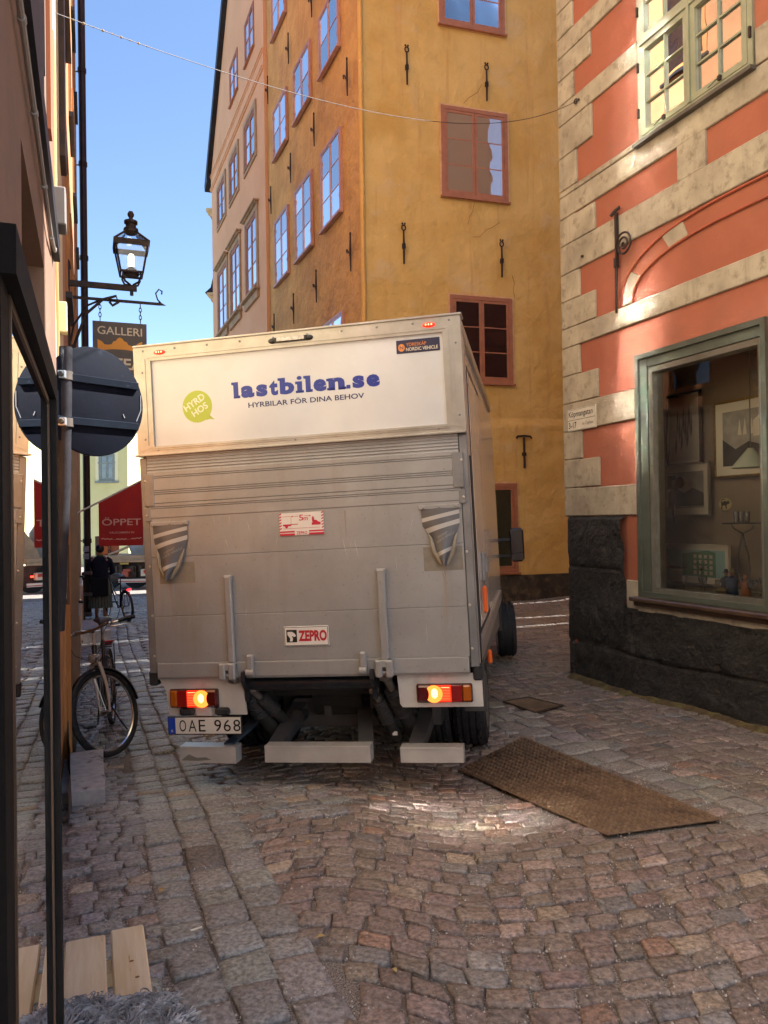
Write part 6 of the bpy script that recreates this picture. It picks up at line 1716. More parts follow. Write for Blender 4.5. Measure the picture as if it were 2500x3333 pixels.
b = MB(); b.prism([(4.43, .45), (6.0, .45), (6.05, 1.1), (5.95, 1.3), (5.3, 1.62), (4.9, 2.3), (4.5, 2.38), (4.43, 2.38)], WORLD, -.98, .98, plane='yz'); cabo = B(b, 'cab', M_whts)
b = MB(); b.prism([(4.62, 1.5), (5.15, 1.5), (4.86, 2.15), (4.62, 2.15)], WORLD, .981, .984, plane='yz'); B(b, 'side_window', G_dark, cabo)
b = MB(); b.prism([(5.32, 1.66), (5.36, 1.66), (4.95, 2.28), (4.91, 2.28)], WORLD, -.9, .9, plane='yz'); B(b, 'windscreen', G_dark, cabo)
for s in (1, -1):
    b = MB(); b.bbox((s * .98, 5.02, 1.50), (s * 1.24, 5.07, 1.545), c=.01); b.bbox((s * .98, 5.02, 1.30), (s * 1.24, 5.07, 1.34), c=.01); mr = B(b, 'wing_mirror', M_blkp)
    b = MB(); b.bbox((s * 1.2, 4.98, 1.245), (s * 1.375, 5.12, 1.67), c=.035); B(b, 'housing', M_blkp, mr)
    b = MB(); b.bbox((s * 1.215, 4.968, 1.36), (s * 1.36, 4.979, 1.65), c=.004); b.bbox((s * 1.215, 4.968, 1.262), (s * 1.36, 4.979, 1.345), c=.004); B(b, 'mirror_glass', glass('mirror_dark', (.03, .03, .03), .08, .05), mr)
# wheels
def twheel(x0, x1, y, z, r, turn=0, nm='wheel'):
    c_ = Vector(((x0 + x1) / 2, y, z)); rt_ = Matrix.Rotation(turn, 3, 'Z')
    Fw = lambda h, a, b_: c_ + rt_ @ Vector((h, a, b_))
    hw = abs(x1 - x0) / 2; m_ = MB()
    pf = [(r * .62, -hw + .01), (r * .8, -hw), (r * .94, -hw + .005), (r * .985, -hw + .03), (r, -hw + .05), (r, -hw * .5), (r - .012, -hw * .48), (r - .012, -hw * .40), (r, -hw * .38), (r, -.01), (r - .012, -.008), (r - .012, .008), (r, .01), (r, hw * .38), (r - .012, hw * .40), (r - .012, hw * .48), (r, hw * .5), (r, hw - .05), (r * .985, hw - .03), (r * .94, hw - .005), (r * .8, hw), (r * .62, hw - .01)]
    m_.lathe(pf, lambda a, b_, h: Fw(h, a, b_), 56)
    w_ = B(m_, nm, M_tyre, smooth=True)
    m_ = MB(); m_.lathe([(0, -hw + .05), (r * .3, -hw + .05), (r * .55, -hw + .02), (r * .63, -hw + .0)], lambda a, b_, h: Fw(h, a, b_), 30); m_.lathe([(r * .63, hw - .0), (r * .55, hw - .04), (r * .3, hw - .02), (0, hw - .03)], lambda a, b_, h: Fw(h, a, b_), 30)
    B(m_, 'rim', mat('steel_rim', H('#77746f'), rough=.5, metal=.5), w_, smooth=True)
    # cut the tread into blocks
    m_ = MB()
    for k in range(40):
        a = 2 * math.pi * k / 40
        for h0, h1 in ((-hw + .035, -hw * .5), (hw * .5, hw - .035)):
            ca, sa = math.cos(a), math.sin(a); ca2, sa2 = math.cos(a + .11), math.sin(a + .11)
            m_.add([Fw(h, (rr) * c2, rr * s2) for rr in (r - .005, r + .006) for h, c2, s2 in ((h0, ca, sa), (h1, ca, sa), (h1, ca2, sa2), (h0, ca2, sa2))], [(4, 5, 6, 7), (0, 1, 5, 4), (1, 2, 6, 5), (2, 3, 7, 6), (3, 0, 4, 7)])
    B(m_, 'tread', M_tyre, w_)
ZW = .385
twheel(.80, 1.045, 1.28, ZW, .345); twheel(.54, .78, 1.28, ZW, .345); twheel(-1.045, -.80, 1.28, ZW, .345); twheel(-.78, -.54, 1.28, ZW, .345)
twheel(.97, 1.2, 5.0, .41, .34, R(6)); twheel(-1.1, -.86, 5.0, .41, .34, R(6))
b = MB(); b.box((.93, .62, .45), (1.085, .632, .88)); b.box((-1.085, .62, .45), (-.93, .632, .88)) if False else None; B(b, 'mud_flap', mat('grey_mud_flap', H('#3d3c3a'), H('#4b4946'), nscale=5, rough=.7))
b = MB(); b.prism([(4.6, .45), (4.66, .72), (4.85, .84), (5.15, .84), (5.4, .7), (5.45, .45), (5.5, .45), (5.45, .76), (5.2, .92), (4.8, .92), (4.58, .78), (4.53, .45)], WORLD, .985, 1.06, plane='yz'); B(b, 'wheel_arch', M_blkp)
# rear frame: side posts
b = MB()
for s in (-1, 1): b.bbox((s * 1.045, -.055, .885), (s * 1.1, -.001, 2.33), c=.006)
for s, z0, z1 in ((-1, 2.0, 2.215), (1, 2.0, 2.22)): b.bbox((s * 1.0, -.068, z0), (s * 1.07, -.056, z1), c=.004)
for s in (-1, 1): b.bbox((s * 1.03, -.066, 1.9), (s * 1.075, -.056, 1.99), c=.004)
pst = B(b, 'rear_post', M_post, each=True)
b = MB()
for s in (-1, 1):
    for z in (2.17, 1.94, 1.6, 1.27, 1.0): b.ball((s * 1.06, -.068 if z > 1.9 else -.056, z), (.009, .005, .009), seg=8, rings=6)
B(b, 'rivet', M_alf, pst, each=True)
b = MB()
for s in (-1, 1): b.bbox((s * 1.055, -.045, .80), (s * 1.115, .02, .90), c=.01)
B(b, 'rubber_buffer', M_rub, each=True)
b = MB(); b.prism([(.0, .88), (.0, 2.3), (.04, 2.3), (.05, .78), (.03, .72)], lambda y, z, x: (1.103 + x, y, z), 0, .012); B(b, 'black_edge_seal', M_blkp) if False else None
b = MB(); b.bbox((1.101, .005, .80), (1.112, .06, 2.2), c=.003); b.bbox((-1.112, .005, .9), (-1.101, .06, 2.3), c=.003); B(b, 'edge_seal', M_blkp, each=True)
# lid: folding top flap of the rear
b = MB(); b.bbox((-.98, -.052, 2.40), (.985, -.03, 2.99), c=.002); lid = B(b, 'top_lid', M_wht)
b = MB()
o0, o1, i0, i1 = -1.1, 1.1, -.98, .985
def miter(mb, pts, y0, y1): mb.prism(pts, WORLD, y0, y1)
miter(b, [(o0, 2.36), (o0, 3.07), (i0, 2.975), (i0, 2.40)], -.07, -.02)
miter(b, [(o1, 2.36), (i1, 2.40), (i1, 2.975), (o1, 3.07)], -.07, -.02)
miter(b, [(o0, 3.0705), (o1, 3.0705), (i1, 2.9755), (i0, 2.9755)], -.07, -.021)
b.box((o0, -.068, 2.352), (o1, -.022, 2.3985))
for y_, z_, t_ in ((-.078, 2.3365, .014), ): b.bbox((o0 - .012, -.092, z_), (o1 - .0, .0, z_ + .014), c=.003)
b.bbox((o0, -.08, 3.071), (o1 + .01, .06, 3.085), c=.003)
B(b, 'lid_frame', M_alf, lid)
b = MB()
for z, hgt in ((2.995, .006), (2.375, .005), (2.385, .003)): b.box((-1.0, -.0745, z), (1.0, -.0702, z + hgt))
for x in (-1.02, 1.02, 1.045): b.box((x - .003, -.0745, 2.41), (x + .003, -.0702, 2.99))
B(b, 'lid_ribs', M_alf, lid)
b = MB()
for k in range(10): b.ball((-1.03 + .229 * k, -.071, 3.045), (.008, .004, .008), seg=8, rings=5)
for x in (-1.04, 1.065):
    for z in (2.45, 2.9): b.ball((x, -.071, z), (.007, .004, .007), seg=8, rings=5)
for x in (-.95, 0.0, .93): b.ball((x, -.071, 2.375), (.007, .004, .007), seg=8, rings=5)
B(b, 'screws', M_post, lid)
M_redl = mat('lit_red_marker', H('#c01208'), rough=.3, emit=H('#ff2410'), estr=.6)
M_hot = mat('lit_red_diode', H('#ffb090'), emit=H('#ff7a50'), estr=2)
for x in (-.909, .904):
    b = MB(); b.ball((x, -.071, 3.026), (.042, .014, .0155), seg=18, rings=10); ml = B(b, 'marker_lamp', M_redl, smooth=True)
    b = MB()
    for dx in (-.018, 0, .018): b.ball((x + dx, -.084, 3.026), (.0045, .002, .006), seg=8, rings=6)
    B(b, 'diode', M_hot, ml)
b = MB(); b.ball((-.118, -.072, 3.024), (.03, .012, .018)); b.ball((.125, -.072, 3.024), (.03, .012, .018)); b.bbox((-.105, -.09, 3.009), (.115, -.07, 3.040), c=.005); wl = B(b, 'work_lamp', M_blkp, smooth=True)
b = MB(); b.bbox((-.085, -.096, 3.012), (.10, -.0905, 3.037), c=.002); B(b, 'clear_lens', mat('clear_ribbed_lens', H('#a39e95'), H('#c9c5bc'), nscale=60, nlo=.4, nhi=.6, rough=.15, coat=.5, bump=.5, bscale=90, bdist=.003), wl)
# lettering on the lid
TL_ = lambda x, y: (x, -.0528, y)
def sk_(f): return lambda x, y: f(x, y)
b = MB()
# slab serif word built letter by letter: bold sans with slab feet added
word = 'lastbilen.se'; x_, xe = -.421, .578
cellw = {'l': .62, 'a': 1.15, 's': 1.0, 't': .78, 'b': 1.22, 'i': .64, 'e': 1.1, 'n': 1.32, '.': .42}
tot = sum(cellw[c] for c in word); ux = (xe - x_) / tot
base, xh, ash = 2.676, .075, .107
for ch in word:
    w_ = cellw[ch] * ux
    a0, a1 = x_ + .05 * ux, x_ + w_ - .05 * ux
    stw = .034
    if ch == 'l':
        xm = (a0 + a1) / 2; b.quad(TL_(xm - stw / 2, base), TL_(xm + stw / 2, base), TL_(xm + stw / 2, base + ash), TL_(xm - stw / 2, base + ash)); b.quad(TL_(xm - stw / 2 - .013, base + ash - .016), TL_(xm - stw / 2, base + ash - .02), TL_(xm - stw / 2, base + ash), TL_(xm - stw / 2 - .013, base + ash)); b.quad(TL_(xm - stw / 2 - .0, base), TL_(xm + stw / 2 + .012, base), TL_(xm + stw / 2 + .012, base + .018), TL_(xm + stw / 2, base + .018))
    elif ch == 'i':
        xm = (a0 + a1) / 2; b.quad(TL_(xm - stw / 2, base), TL_(xm + stw / 2, base), TL_(xm + stw / 2, base + xh), TL_(xm - stw / 2, base + xh)); b.quad(TL_(xm - stw / 2 - .012, base + xh - .018), TL_(xm - stw / 2, base + xh - .018), TL_(xm - stw / 2, base + xh), TL_(xm - stw / 2 - .012, base + xh)); b.quad(TL_(xm - stw / 2 - .01, base), TL_(xm + stw / 2 + .011, base), TL_(xm + stw / 2 + .011, base + .016), TL_(xm - stw / 2 - .01, base + .016))
        b.add([TL_(xm + .017 * math.cos(t), base + ash - .010 + .013 * math.sin(t)) for t in np.linspace(0, 6.283, 17)[:-1]], [tuple(range(16))])
    elif ch == '.':
        b.quad(TL_(a0, base), TL_(a0 + .026, base), TL_(a0 + .026, base + .024), TL_(a0, base + .024))
    else:
        tall = {'t': .098, 'b': ash}.get(ch, xh + .003)
        put_text(b, ch, TL_, a0 + .002, a1 - .002, base - .002, base + tall, bold=.055)
        if ch in 'bn':
            hh_ = tall if ch == 'b' else xh
            b.quad(TL_(a0 - .011, base + hh_ - .017), TL_(a0 + .01, base + hh_ - .017), TL_(a0 + .01, base + hh_), TL_(a0 - .011, base + hh_))
        if ch == 'n':
            b.quad(TL_(a0 - .008, base), TL_(a0 + .038, base), TL_(a0 + .038, base + .015), TL_(a0 - .008, base + .015)); b.quad(TL_(a1 - .04, base), TL_(a1 + .008, base), TL_(a1 + .008, base + .015), TL_(a1 - .04, base + .015))
    x_ += w_
B(b, 'company_name', M_blue, lid)
b = MB(); put_text(b, 'HYRBILAR FÖR DINA BEHOV', TL_, -.312, .465, 2.607, 2.648, bold=.018); B(b, 'slogan', M_navyt, lid)
b = MB(); bcx, bcz, br = -.668, 2.645, .104
pts = [(bcx + br * math.cos(a), bcz + br * 1.03 * math.sin(a)) for a in np.linspace(-.62, 2 * math.pi - 1.0, 50)]
pts += [(bcx + .06, bcz - .094), (bcx + .085, bcz - .088), (bcx + .118, bcz - .096), (bcx + .10, bcz - .078)]
b.add([(p_[0], -.0528, p_[1]) for p_ in pts], [tuple(range(len(pts)))]); bub = B(b, 'green_bubble', mat('green_sticker', H('#9aa935'), rough=.35), lid)
b = MB(); ta = R(30)
def TB(x, y): return (bcx + x * math.cos(ta) - y * math.sin(ta), -.0538, bcz + x * math.sin(ta) + y * math.cos(ta))
put_text(b, 'HYRD', TB, -.082, .078, .012, .058, bold=.02); put_text(b, 'HOS', TB, -.055, .065, -.05, -.004, bold=.02); B(b, 'lettering', mat('pale_green_letter', H('#d5d3bd'), rough=.5), bub)
b = MB(); b.bbox((.689, -.056, 2.866), (.965, -.0525, 2.950), c=.0015); bd = B(b, 'maker_badge', mat('badge_navy', H('#252640'), rough=.35), lid)
TBd = lambda x, y: (x, -.057, y)
b = MB(); put_text(b, 'NORDIC VEHICLE', TBd, .75, .952, 2.878, 2.900, bold=.012); B(b, 'white_lettering', M_enam, bd)
b = MB(); put_text(b, 'YDRESKÅP', TBd, .752, .88, 2.908, 2.936, bold=.0)
b.add([TBd(.722 + .021 * math.cos(t), 2.902 + .024 * math.sin(t)) for t in np.linspace(0, 6.283, 25)[:-1]], [tuple(range(24))]); B(b, 'orange_lettering', mat('badge_orange', H('#c77a35'), rough=.5), bd)
b = MB(); TN = lambda x, y: (x, -.058, y); put_text(b, 'N', TN, .711, .734, 2.892, 2.912, bold=.02); B(b, 'emblem', mat('badge_navy', (0, 0, 0)), bd)
# tail lift platform: one profile with grooves, leaning back a touch
b = MB()
zs = [.955]
prof = [(.955, -.060)]
for zc_ in (1.263, 1.656, ): prof += [(zc_ - .004, -.060), (zc_, -.0555), (zc_ + .004, -.060)]
prof += [(1.918, -.060), (1.924, -.064)]
z = 1.975
for zc_ in (1.984, 1.996, 2.019, 2.079, 2.092, 2.105, 2.188, 2.20): prof += [(zc_ - .003, -.064), (zc_, -.0575), (zc_ + .003, -.064)]
z = 2.225
for k in range(5): prof += [(2.228 + .02 * k, -.064), (2.234 + .02 * k, -.060), (2.240 + .02 * k, -.060), (2.246 + .02 * k, -.064)]
prof += [(2.335, -.064)]
vs = []
for z, y in prof: vs += [(-1.044, y, z), (1.044, y, z)]
b.add(vs, [(2 * i, 2 * i + 1, 2 * i + 3, 2 * i + 2) for i in range(len(prof) - 1)])
b.box((-1.044, -.052, .955), (1.044, -.004, 2.335))
gt = B(b, 'lift_platform', M_gate)
b = MB(); b.prism([(-.062, .953), (-.070, .948), (-.072, .862), (-.064, .846), (-.01, .85), (-.01, .953)], WORLD, -1.035, 1.038, plane='yz'); B(b, 'lower_lip', M_gate, gt)
# pale patches left by old stickers behind the flag pockets
b = MB(); b.quad((-.99, -.0606, 1.48), (-.74, -.0606, 1.48), (-.74, -.0606, 1.62), (-.99, -.0606, 1.62)); b.quad((.79, -.0606, 1.49), (1.035, -.0606, 1.49), (1.035, -.0606, 1.64), (.79, -.0606, 1.64)); B(b, 'sticker_ghost', each=True, mt=mat('sticker_ghost', H('#7d776e'), H('#6f695f'), nscale=20, rough=.5), par=gt)
# reinforced arms on the platform
for x0, x1 in ((-.527, -.480), (.489, .540)):
    b = MB(); b.bbox((x0, -.098, .95), (x1, -.0605, 1.515), c=.008); b.bbox((x0 - .006, -.09, 1.49), (x1 + .006, -.0604, 1.52), c=.004); ar = B(b, 'platform_arm', M_gate)
    b = MB(); xc = (x0 + x1) / 2; dd = -.03 if x0 < 0 else -.012
    b.bbox((xc - .066 + dd + .02, -.135, .845), (xc - .022 + dd + .02, -.074, .953), c=.008); b.bbox((xc + .0 + dd + .02, -.135, .845), (xc + .045 + dd + .02, -.074, .953), c=.008); b.bbox((xc - .066 + dd + .02, -.128, .905), (xc + .045 + dd + .02, -.074, .953), c=.005); b.tube([(xc - .07 + dd + .02, -.105, .873), (xc + .05 + dd + .02, -.105, .873)], .012, 8)
    B(b, 'hinge_block', M_gate, ar)
for x0, x1 in ((-.398, -.350), (.352, .396)):
    b = MB(); b.bbox((x0, -.112, .87), (x1, -.0735, 1.003), c=.01); b.lathe([(.026, x0 - .001), (.026, x1 + .001)], lambda y, z, h: (h, -.098 + y, .886 + z), 16); B(b, 'small_hinge', M_gate)
# red framed warning plate and maker plate
M_rdp = mat('crimson_print', H('#b01c3a'), rough=.4); M_pl = mat('white_sticker', H('#cdc9c4'), rough=.4)
SX0, SX1, SZ0_, SZ1_ = -.137, .159, 1.758, 1.903
b = MB(); b.bbox((SX0, -.0665, SZ0_), (SX1, -.061, SZ1_), c=.001); wp = B(b, 'warning_plate', M_pl)
b = MB(); PT = lambda x, y, o=0: (SX0 + (SX1 - SX0) * x, -.0672 - o, SZ0_ + (SZ1_ - SZ0_) * y)
def R_(x0, y0, x1, y1, o=0): b.quad(PT(x0, y0, o), PT(x1, y0, o), PT(x1, y1, o), PT(x0, y1, o))
R_(0, .0, .34, .09); R_(.66, 0, 1, .09); R_(0, .13, .34, .2); R_(.66, .13, 1, .2)
for k in range(6):
    y_ = .26 + .13 * k
    for xa_, xb_ in ((0, .05), (.95, 1.0)): b.quad(PT(xa_, y_), PT(xb_, y_ + .04), PT(xb_, y_ + .10), PT(xa_, y_ + .06))
for xa_, xb_, y_ in ((.27, .44, .83), (.56, .72, .83)): R_(xa_, y_, xb_, y_ + .018)
b.quad(PT(.27, .84), PT(.31, .80), PT(.31, .88)); b.quad(PT(.725, .84), PT(.685, .80), PT(.685, .88))
R_(.07, .84, .26, .855); R_(.265, .5, .272, .84)
put_text(b, '5', PT, .45, .55, .64, .90, bold=.01); put_text(b, 'm', PT, .555, .65, .64, .78, bold=.01)
R_(.08, .42, .27, .50); R_(.27, .47, .42, .50); b.add([PT(.16 + .035 * math.cos(t), .40 + .075 * math.sin(t), .0002) for t in np.linspace(0, 6.283, 17)[:-1]], [tuple(range(16))])
R_(.74, .56, .79, .75); R_(.75, .75, .78, .8)
b.add([PT(x, y) for x, y in ((.73, .42), (.93, .42), (.93, .54), (.88, .56), (.84, .64), (.78, .64), (.76, .55), (.73, .53))], [tuple(range(8))])
R_(.07, .30, .92, .315); put_text(b, 'ZEPRO', PT, .38, .62, .03, .17, bold=.015); B(b, 'red_print', M_rdp, wp)
MX0, MX1, MZ0, MZ1 = -.146, .153, 1.045, 1.172
b = MB(); b.bbox((MX0, -.067, MZ0), (MX1, -.061, MZ1), c=.003); mp_ = B(b, 'maker_plate', M_pl)
b = MB(); b.ring(MX0 + .004, MX1 - .004, MZ0 + .004, MZ1 - .004, .003, -.0678, -.0671, WORLD); b.box((MX0 + .018, -.0678, MZ0 + .025), (MX0 + .088, -.0672, MZ1 - .022)); B(b, 'black_print', M_blk, mp_)
b = MB(); EM = lambda x, y: (MX0 + .018 + .07 * x, -.0684, MZ0 + .025 + .08 * y)
b.add([EM(x, y) for x, y in ((.1, .85), (.55, .85), (.8, .7), (.92, .5), (.7, .42), (.62, .5), (.5, .5), (.62, .3), (.55, .08), (.3, .08), (.35, .3), (.2, .5), (.1, .6))], [tuple(range(13))]); B(b, 'animal_emblem', M_pl, mp_)
b = MB(); put_text(b, 'ZEPRO', lambda x, y: (x, -.0678, y), MX0 + .098, MX1 - .012, MZ0 + .03, MZ1 - .026, bold=.045); B(b, 'red_lettering', mat('deep_red_print', H('#a61f2c'), rough=.4), mp_)
# folded reflective flags in their brackets
M_fl = mat('grey_reflective_cloth', H('#5c5d61'), H('#504f52'), nscale=4, rough=.45, metal=.2); M_fw = mat('white_reflective_band', H('#9c9a97'), rough=.4)
def earflag(x0, x1, xt, zt, ztip, mirror):
    n_ = 16
    def P_(u, v):       # u across 0..1, v down 0..1; narrows to the tip, edges curl outwards
        wl_ = [(0, x0, x1), (.3, x0 + .006, x1 - .003), (.5, x0 + .035 + (0.02 if mirror else 0), x1 - .03), (.75, xt - .06, x1 - .07 if not mirror else x1 - .05), (1, xt - .012, xt + .012)]
        for (v0, a0, b0), (v1, a1, b1) in zip(wl_, wl_[1:]):
            if v <= v1:
                t = (v - v0) / (v1 - v0); t = t * t * (3 - 2 * t) if False else t
                a_, b_ = a0 + (a1 - a0) * t, b0 + (b1 - b0) * t; break
        bulge = math.sin(math.pi * u) * (.012 + .05 * v) * (1 - .0 * v)
        return (a_ + (b_ - a_) * u, -.064 - bulge - .012 * v, zt - (zt - ztip) * v)
    b = MB(); b.add([P_(i / n_, j / n_) for j in range(n_ + 1) for i in range(n_ + 1)], [(j * (n_ + 1) + i, j * (n_ + 1) + i + 1, (j + 1) * (n_ + 1) + i + 1, (j + 1) * (n_ + 1) + i) for j in range(n_) for i in range(n_)])
    f = B(b, 'warning_flag', M_fl, smooth=True)
    b = MB()
    def band(v0, v1, slope):
        vs = []; n2 = 12
        for i in range(n2 + 1):
            u = i / n2
            for vv in (v0, v1):
                q = P_(u, min(.98, max(.01, vv - slope * u))); vs.append((q[0], q[1] - .0012, q[2]))
        b.add(vs, [(2 * i, 2 * i + 1, 2 * i + 3, 2 * i + 2) for i in range(n2)])
    band(.17, .24, .13); band(.36, .44, .16); band(.80, .87, .14)
    B(b, 'white_bands', M_fw, f, smooth=True)
    b = MB()
    def PT2(x, y): q = P_(x, y); return (q[0], q[1] - .0014, q[2])
    put_text(b, 'YDRESKÅP', lambda x, y: PT2(.28 + .5 * x, .54 - .05 * y - .12 * x), 0, .8, 0, 1); put_text(b, 'NORDIC VEHICLE', lambda x, y: PT2(.25 + .66 * x, .62 - .05 * y - .16 * x), 0, 1, 0, 1)
    B(b, 'faint_lettering', mat('faint_print', H('#85837f'), rough=.5), f)
    b = MB()
    for e, s in ((0.0, 1), (1.0, -1)):
        pts = [Vector(P_(e, v)) + Vector((0, -.01, 0)) for v in np.linspace(.45, .98, 8)]
        b.tube(pts, [.004, .009, .012, .014, .014, .013, .012, .008], 8)
    B(b, 'curled_edge', mat('curled_pale_cloth', H('#938b7c'), H('#7b7468'), nscale=12, rough=.7), f, smooth=True)
    b = MB(); b.bbox((x0 - .012, -.075, zt - .005), (x1 + .008, -.0615, zt + .022), c=.003)
    for u in (.08, .5, .92): b.ball((x0 + (x1 - x0) * u, -.0765, zt + .008), (.008, .004, .007), seg=8, rings=6)
    B(b, 'flag_rail', M_gate, f)
earflag(-1.022, -.774, -.915, 1.872, 1.505, False)
earflag(.788, 1.030, .922, 1.880, 1.525, True)
# lamp panels, lamps, number plate
b = MB(); b.prism([(-1.045, .843), (-.46, .843), (-.44, .60), (-.985, .60), (-1.0, .76)], WORLD, -.03, -.012); pL = B(b, 'left_lamp_panel', M_panelw)
b = MB(); b.prism([(.575, .843), (1.108, .843), (1.108, .637), (.60, .637), (.585, .66)], WORLD, -.03, -.012); pR = B(b, 'right_lamp_panel', M_panelw)
M_lr = mat('red_lens', H('#7d0c0c'), rough=.15, coat=.6); M_la = mat('amber_lens', H('#9a4d08'), rough=.15, coat=.6); M_lh = mat('dark_red_lens', H('#4b0808'), rough=.15, coat=.6)
M_lit = mat('lit_red_lens', H('#c91405'), rough=.2, emit=H('#ff2a12'), estr=.35); M_bul = mat('glowing_bulb_zone', H('#ff5a20'), emit=(1, .22, .03), estr=.6)
def taillamp(x0, x1, z0, z1, inner_right, par):
    """inner_right: bulb nearer to the right end"""
    f = (lambda u: x0 + (x1 - x0) * u) if inner_right else (lambda u: x1 - (x1 - x0) * u)
    def seg(u0, u1, mt_, nm, p=None, ya=-.066):
        a, c_ = sorted((f(u0), f(u1))); q = MB(); q.bbox((a, ya, z0 + .008), (c_, -.03, z1 - .008), c=.010 if (u0 < .02 or u1 > .98) else .002); return B(q, nm, mt_, p)
    q = MB(); q.bbox((x0 - .004, -.048, z0), (x1 + .004, -.0302, z1), c=.014); hs_ = B(q, 'tail_lamp', mat('lamp_housing', H('#3a0d0c'), rough=.4), par)
    seg(.01, .17, M_la, 'amber_lens', hs_); seg(.175, .37, M_lr, 'red_lens', hs_); seg(.375, .74, M_lit, 'lit_lens', hs_); seg(.745, .99, M_lh, 'reflector_lens', hs_)
    q = MB(); xc = f(.685); zc_ = (z0 + z1) / 2; rr = (z1 - z0) * .46
    pts = []
    sgn = 1 if inner_right else -1
    for a in np.linspace(R(40), R(320), 30): pts.append((xc + sgn * rr * math.cos(a), zc_ + rr * math.sin(a)))
    for a in np.linspace(R(-36), R(36), 10): pts.append((xc + sgn * (rr * 1.35 - rr * .78 * math.cos(a)), zc_ + rr * math.sin(a) * .98))
    q.prism(pts, WORLD, -.069, -.0665); B(q, 'bulb_zone', M_bul, hs_)
    q = MB(); q.ball((xc + sgn * -.004, -.0695, zc_ + .004), (.020, .002, .030), seg=20, rings=10); B(q, 'bulb_core', mat('bulb_core_light', H('#ffd890'), emit=(1, .62, .16), estr=1.0), hs_, smooth=True)
    q = MB()
    for k in range(9): zz = z0 + .02 + (z1 - z0 - .04) * k / 8; a, c_ = sorted((f(.39), f(.58))); q.box((a, -.0675, zz), (c_, -.0663, zz + .0035))
    B(q, 'lens_ribs', mat('hot_red_rib', H('#ff5a30'), emit=H('#ff5a30'), estr=.5), hs_)
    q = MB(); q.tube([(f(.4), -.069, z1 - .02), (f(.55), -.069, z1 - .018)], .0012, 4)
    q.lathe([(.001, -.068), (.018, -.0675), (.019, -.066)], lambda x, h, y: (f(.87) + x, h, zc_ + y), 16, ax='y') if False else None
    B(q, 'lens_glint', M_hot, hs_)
taillamp(-.966, -.628, .651, .776, True, pL)
taillamp(.700, 1.043, .667, .785, False, pR)
b = MB()
for x in (-.85, -.60): b.bbox((x - .052, -.06, .600), (x + .052, -.031, .652), c=.012)
B(b, 'rubber_bump_stop', M_rub, pL, each=True)
b = MB(); b.bbox((-.985, -.062, .478), (-.465, -.052, .598), c=.002); np_ = B(b, 'number_plate', M_blk)
b = MB(); b.bbox((-.978, -.0655, .485), (-.472, -.0625, .591), c=.001); B(b, 'white_field', mat('plate_white', H('#c9c4ba'), rough=.35), np_)
b = MB(); b.box((-.978, -.0672, .485), (-.928, -.0656, .591)); B(b, 'blue_band', mat('plate_blue', H('#1d3fa0'), rough=.35), np_)
b = MB(); PP = lambda x, y: (x, -.0672, y)
xs_ = -.9
for ch, w_ in (('O', .048), ('A', .056), ('E', .046), (' ', .030), ('9', .048), ('6', .050), ('8', .050)):
    if ch != ' ': put_text(b, ch, PP, xs_, xs_ + w_, .500, .577, bold=.0)
    xs_ += w_ + .0165
B(b, 'characters', M_blk, np_)
b = MB(); put_text(b, 'S', lambda x, y: (x, -.068, y), -.96, -.946, .497, .513, bold=.02); B(b, 'country_letter', M_enam, np_)
b = MB(); b.bbox((-.79, -.05, .596), (-.68, -.031, .655), c=.004); B(b, 'plate_holder', M_panelw, np_)
# under-run bars and their brackets
for x0, x1, z0, z1, tilt in ((-.925, -.530, .283, .392, .004), (-.331, .375, .287, .394, .0), (.569, .968, .288, .383, 0)):
    b = MB(); b.hexa([(x0, -.03, z0), (x1, -.03, z0 - tilt), (x1, .07, z0 - tilt), (x0, .07, z0), (x0, -.03, z1), (x1, -.03, z1 - tilt), (x1, .07, z1 - tilt), (x0, .07, z1)])
    b.box((x0 + .002, -.034, z1 - .010), (x1 - .002, -.0305, z1 - .004)); ub = B(b, 'under_run_bar', M_bump)
    if x0 < -.9:
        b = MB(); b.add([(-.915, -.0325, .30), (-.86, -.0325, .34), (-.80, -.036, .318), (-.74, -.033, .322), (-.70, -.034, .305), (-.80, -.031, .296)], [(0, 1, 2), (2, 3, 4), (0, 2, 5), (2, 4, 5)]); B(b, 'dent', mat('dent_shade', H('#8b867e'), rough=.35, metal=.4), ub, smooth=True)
b = MB()
b.hexa([(-.63, .02, .385), (-.56, .02, .385), (-.40, .5, .52), (-.47, .5, .52), (-.63, .02, .40), (-.56, .02, .40), (-.40, .5, .56), (-.47, .5, .56)])
B(b, 'blue_grey_bracket', mat('steel_bracket_paint', H('#5d6c7c'), H('#4a5664'), nscale=6, rough=.35, metal=.6))
b = MB()
for sx, dx in ((-.29, .10), (.33, -.10), (.66, .06)):
    b.hexa([(sx - .05, .07, .33), (sx + .05, .07, .33), (sx + .05 + dx, .5, .50), (sx - .05 + dx, .5, .50), (sx - .05, .07, .39), (sx + .05, .07, .39), (sx + .05 + dx, .5, .62), (sx - .05 + dx, .5, .62)])
b.box((.74, .3, .44), (.80, .42, .56)); b.box((-.02, .35, .50), (.03, .38, .56))
b.prism([(-.42, .40), (.36, .40), (.25, .60), (-.25, .60)], WORLD, .42, .46)
B(b, 'bar_brackets', mat('grey_primed_steel', H('#3c3d40'), H('#4b4a4a'), nscale=8, rough=.55, metal=.4))
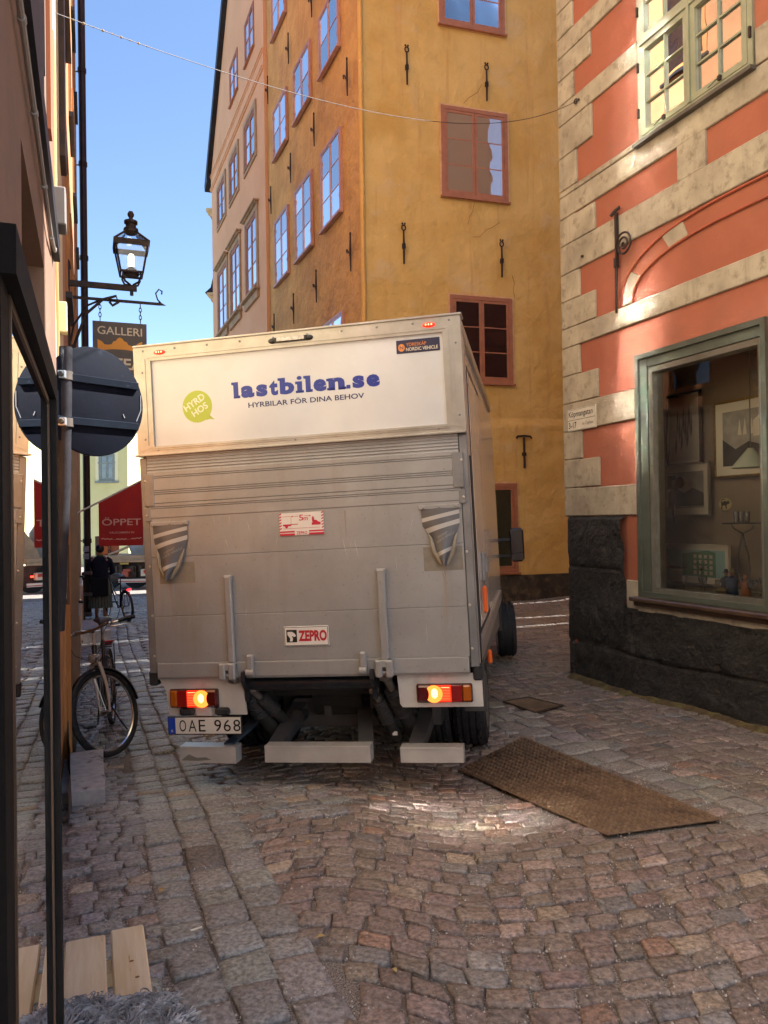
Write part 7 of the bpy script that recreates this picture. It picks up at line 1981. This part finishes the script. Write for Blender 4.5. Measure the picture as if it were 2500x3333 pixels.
# lift tube, rams with bellows
b = MB(); b.tube([(-.435, .03, .788), (.42, .03, .790)], .047, 18); b.lathe([(.055, -.44), (.055, -.42)], lambda y, z, h: (h, .03 + y, .788 + z), 18); b.lathe([(.055, .405), (.055, .425)], lambda y, z, h: (h, .03 + y, .79 + z), 18)
B(b, 'lift_tube', M_steel, smooth=True)
b = MB()
for x in (-.43, .425): b.prism([(-.09, .885), (-.04, .90), (.04, .84), (.03, .70), (-.03, .69), (-.04, .76), (-.1, .83)], WORLD, x - .014, x + .014, plane='yz')
B(b, 'lift_lever', M_steel, each=True)
def ram(p0, p1, r0, nm):
    p0, p1 = Vector(p0), Vector(p1); d = p1 - p0
    b = MB(); b.tube([p0, p0 + d * .24], r0 * .6, 10); b.lathe([(r0 * .55, -r0 * .8), (r0 * .75, 0), (r0 * .55, r0 * .8)], lambda y, z, h: (p0.x + h, p0.y + y, p0.z + z), 12)
    k_ = B(b, nm, M_alf if r0 < 0 else mat('ram_rod', H('#6c6965'), rough=.4, metal=.6), smooth=True)
    b = MB(); n_ = 30
    b.tube([p0 + d * (.2 + .42 * i / n_) for i in range(n_ + 1)], [r0 * (1.02 + (.16 if (i % 3) == 1 else 0) + .25 * i / n_) for i in range(n_ + 1)], 14); B(b, 'bellows', M_rub, k_, smooth=True)
    b = MB(); b.tube([p0 + d * .6, p1], r0 * 1.05, 12); B(b, 'cylinder', M_dirt, k_, smooth=True)
ram((-.515, -.02, .83), (-.345, .3, .38), .045, 'lift_ram'); ram((-.408, .02, .745), (-.27, .3, .46), .036, 'lift_ram')
ram((.50, -.02, .83), (.615, .3, .38), .048, 'lift_ram'); ram((.412, .02, .735), (.50, .25, .36), .036, 'lift_ram')
b = MB(); b.bbox((.487, .17, .405), (.52, .175, .43), c=.001); B(b, 'ram_label', M_pl)
b = MB()
for pts in ([(-.36, .1, .75), (-.33, .2, .55), (-.30, .28, .45)], [(.44, .1, .7), (.47, .2, .5), (.46, .28, .38)], [(-.45, .2, .6), (-.42, .25, .48), (-.43, .3, .40)]): b.tube(pts, .009, 6)
B(b, 'hoses', M_rub)
b = MB(); b.box((-.6, .25, .66), (.58, .30, .86)); b.tube([(-.1, .5, .62), (.25, .5, .62)], .16, 16); B(b, 'rear_crossmember', M_dirt)

# scratches and a few shallow scuffs on the platform, rust runs under its fittings
b = MB(); rs2 = random.Random(5)
for k in range(46):
    x = rs2.uniform(-1.0, 1.0); z = rs2.uniform(1.0, 1.9); L = rs2.uniform(.02, .16); a = rs2.choice((rs2.uniform(-.2, .2), rs2.uniform(1.2, 1.9)))
    w_ = rs2.uniform(.0006, .0018)
    dx, dz = math.cos(a) * L / 2, math.sin(a) * L / 2; nx_, nz2 = -math.sin(a) * w_, math.cos(a) * w_
    if -.16 < x < .18: continue
    b.quad((x - dx, -.0608, z - dz), (x + dx * .2, -.0608, z + dz * .2 + w_), (x + dx, -.0608, z + dz), (x + dx * .1 + nx_, -.0608, z + dz * .1 + nz2))
B(b, 'scratches', mat('bright_scratch', H('#cfccc8'), rough=.4, metal=.4), gt)
b = MB()
for x, z0, z1, w_ in ((-.50, .86, .80, .03), (.915, 1.49, 1.12, .02), (-.915, 1.48, 1.15, .018), (.30, 1.9, 1.7, .012)):
    b.add([(x - w_ * .5, -.0607, z0), (x + w_ * .5, -.0607, z0), (x + w_ * .25, -.0607, z0 + (z1 - z0) * .6), (x + w_ * .05, -.0607, z1), (x - w_ * .2, -.0607, z0 + (z1 - z0) * .7)], [(0, 1, 2, 3, 4)])
B(b, 'dirt_runs', mat('brown_dirt_run', H('#8a8078'), rough=.7), gt)
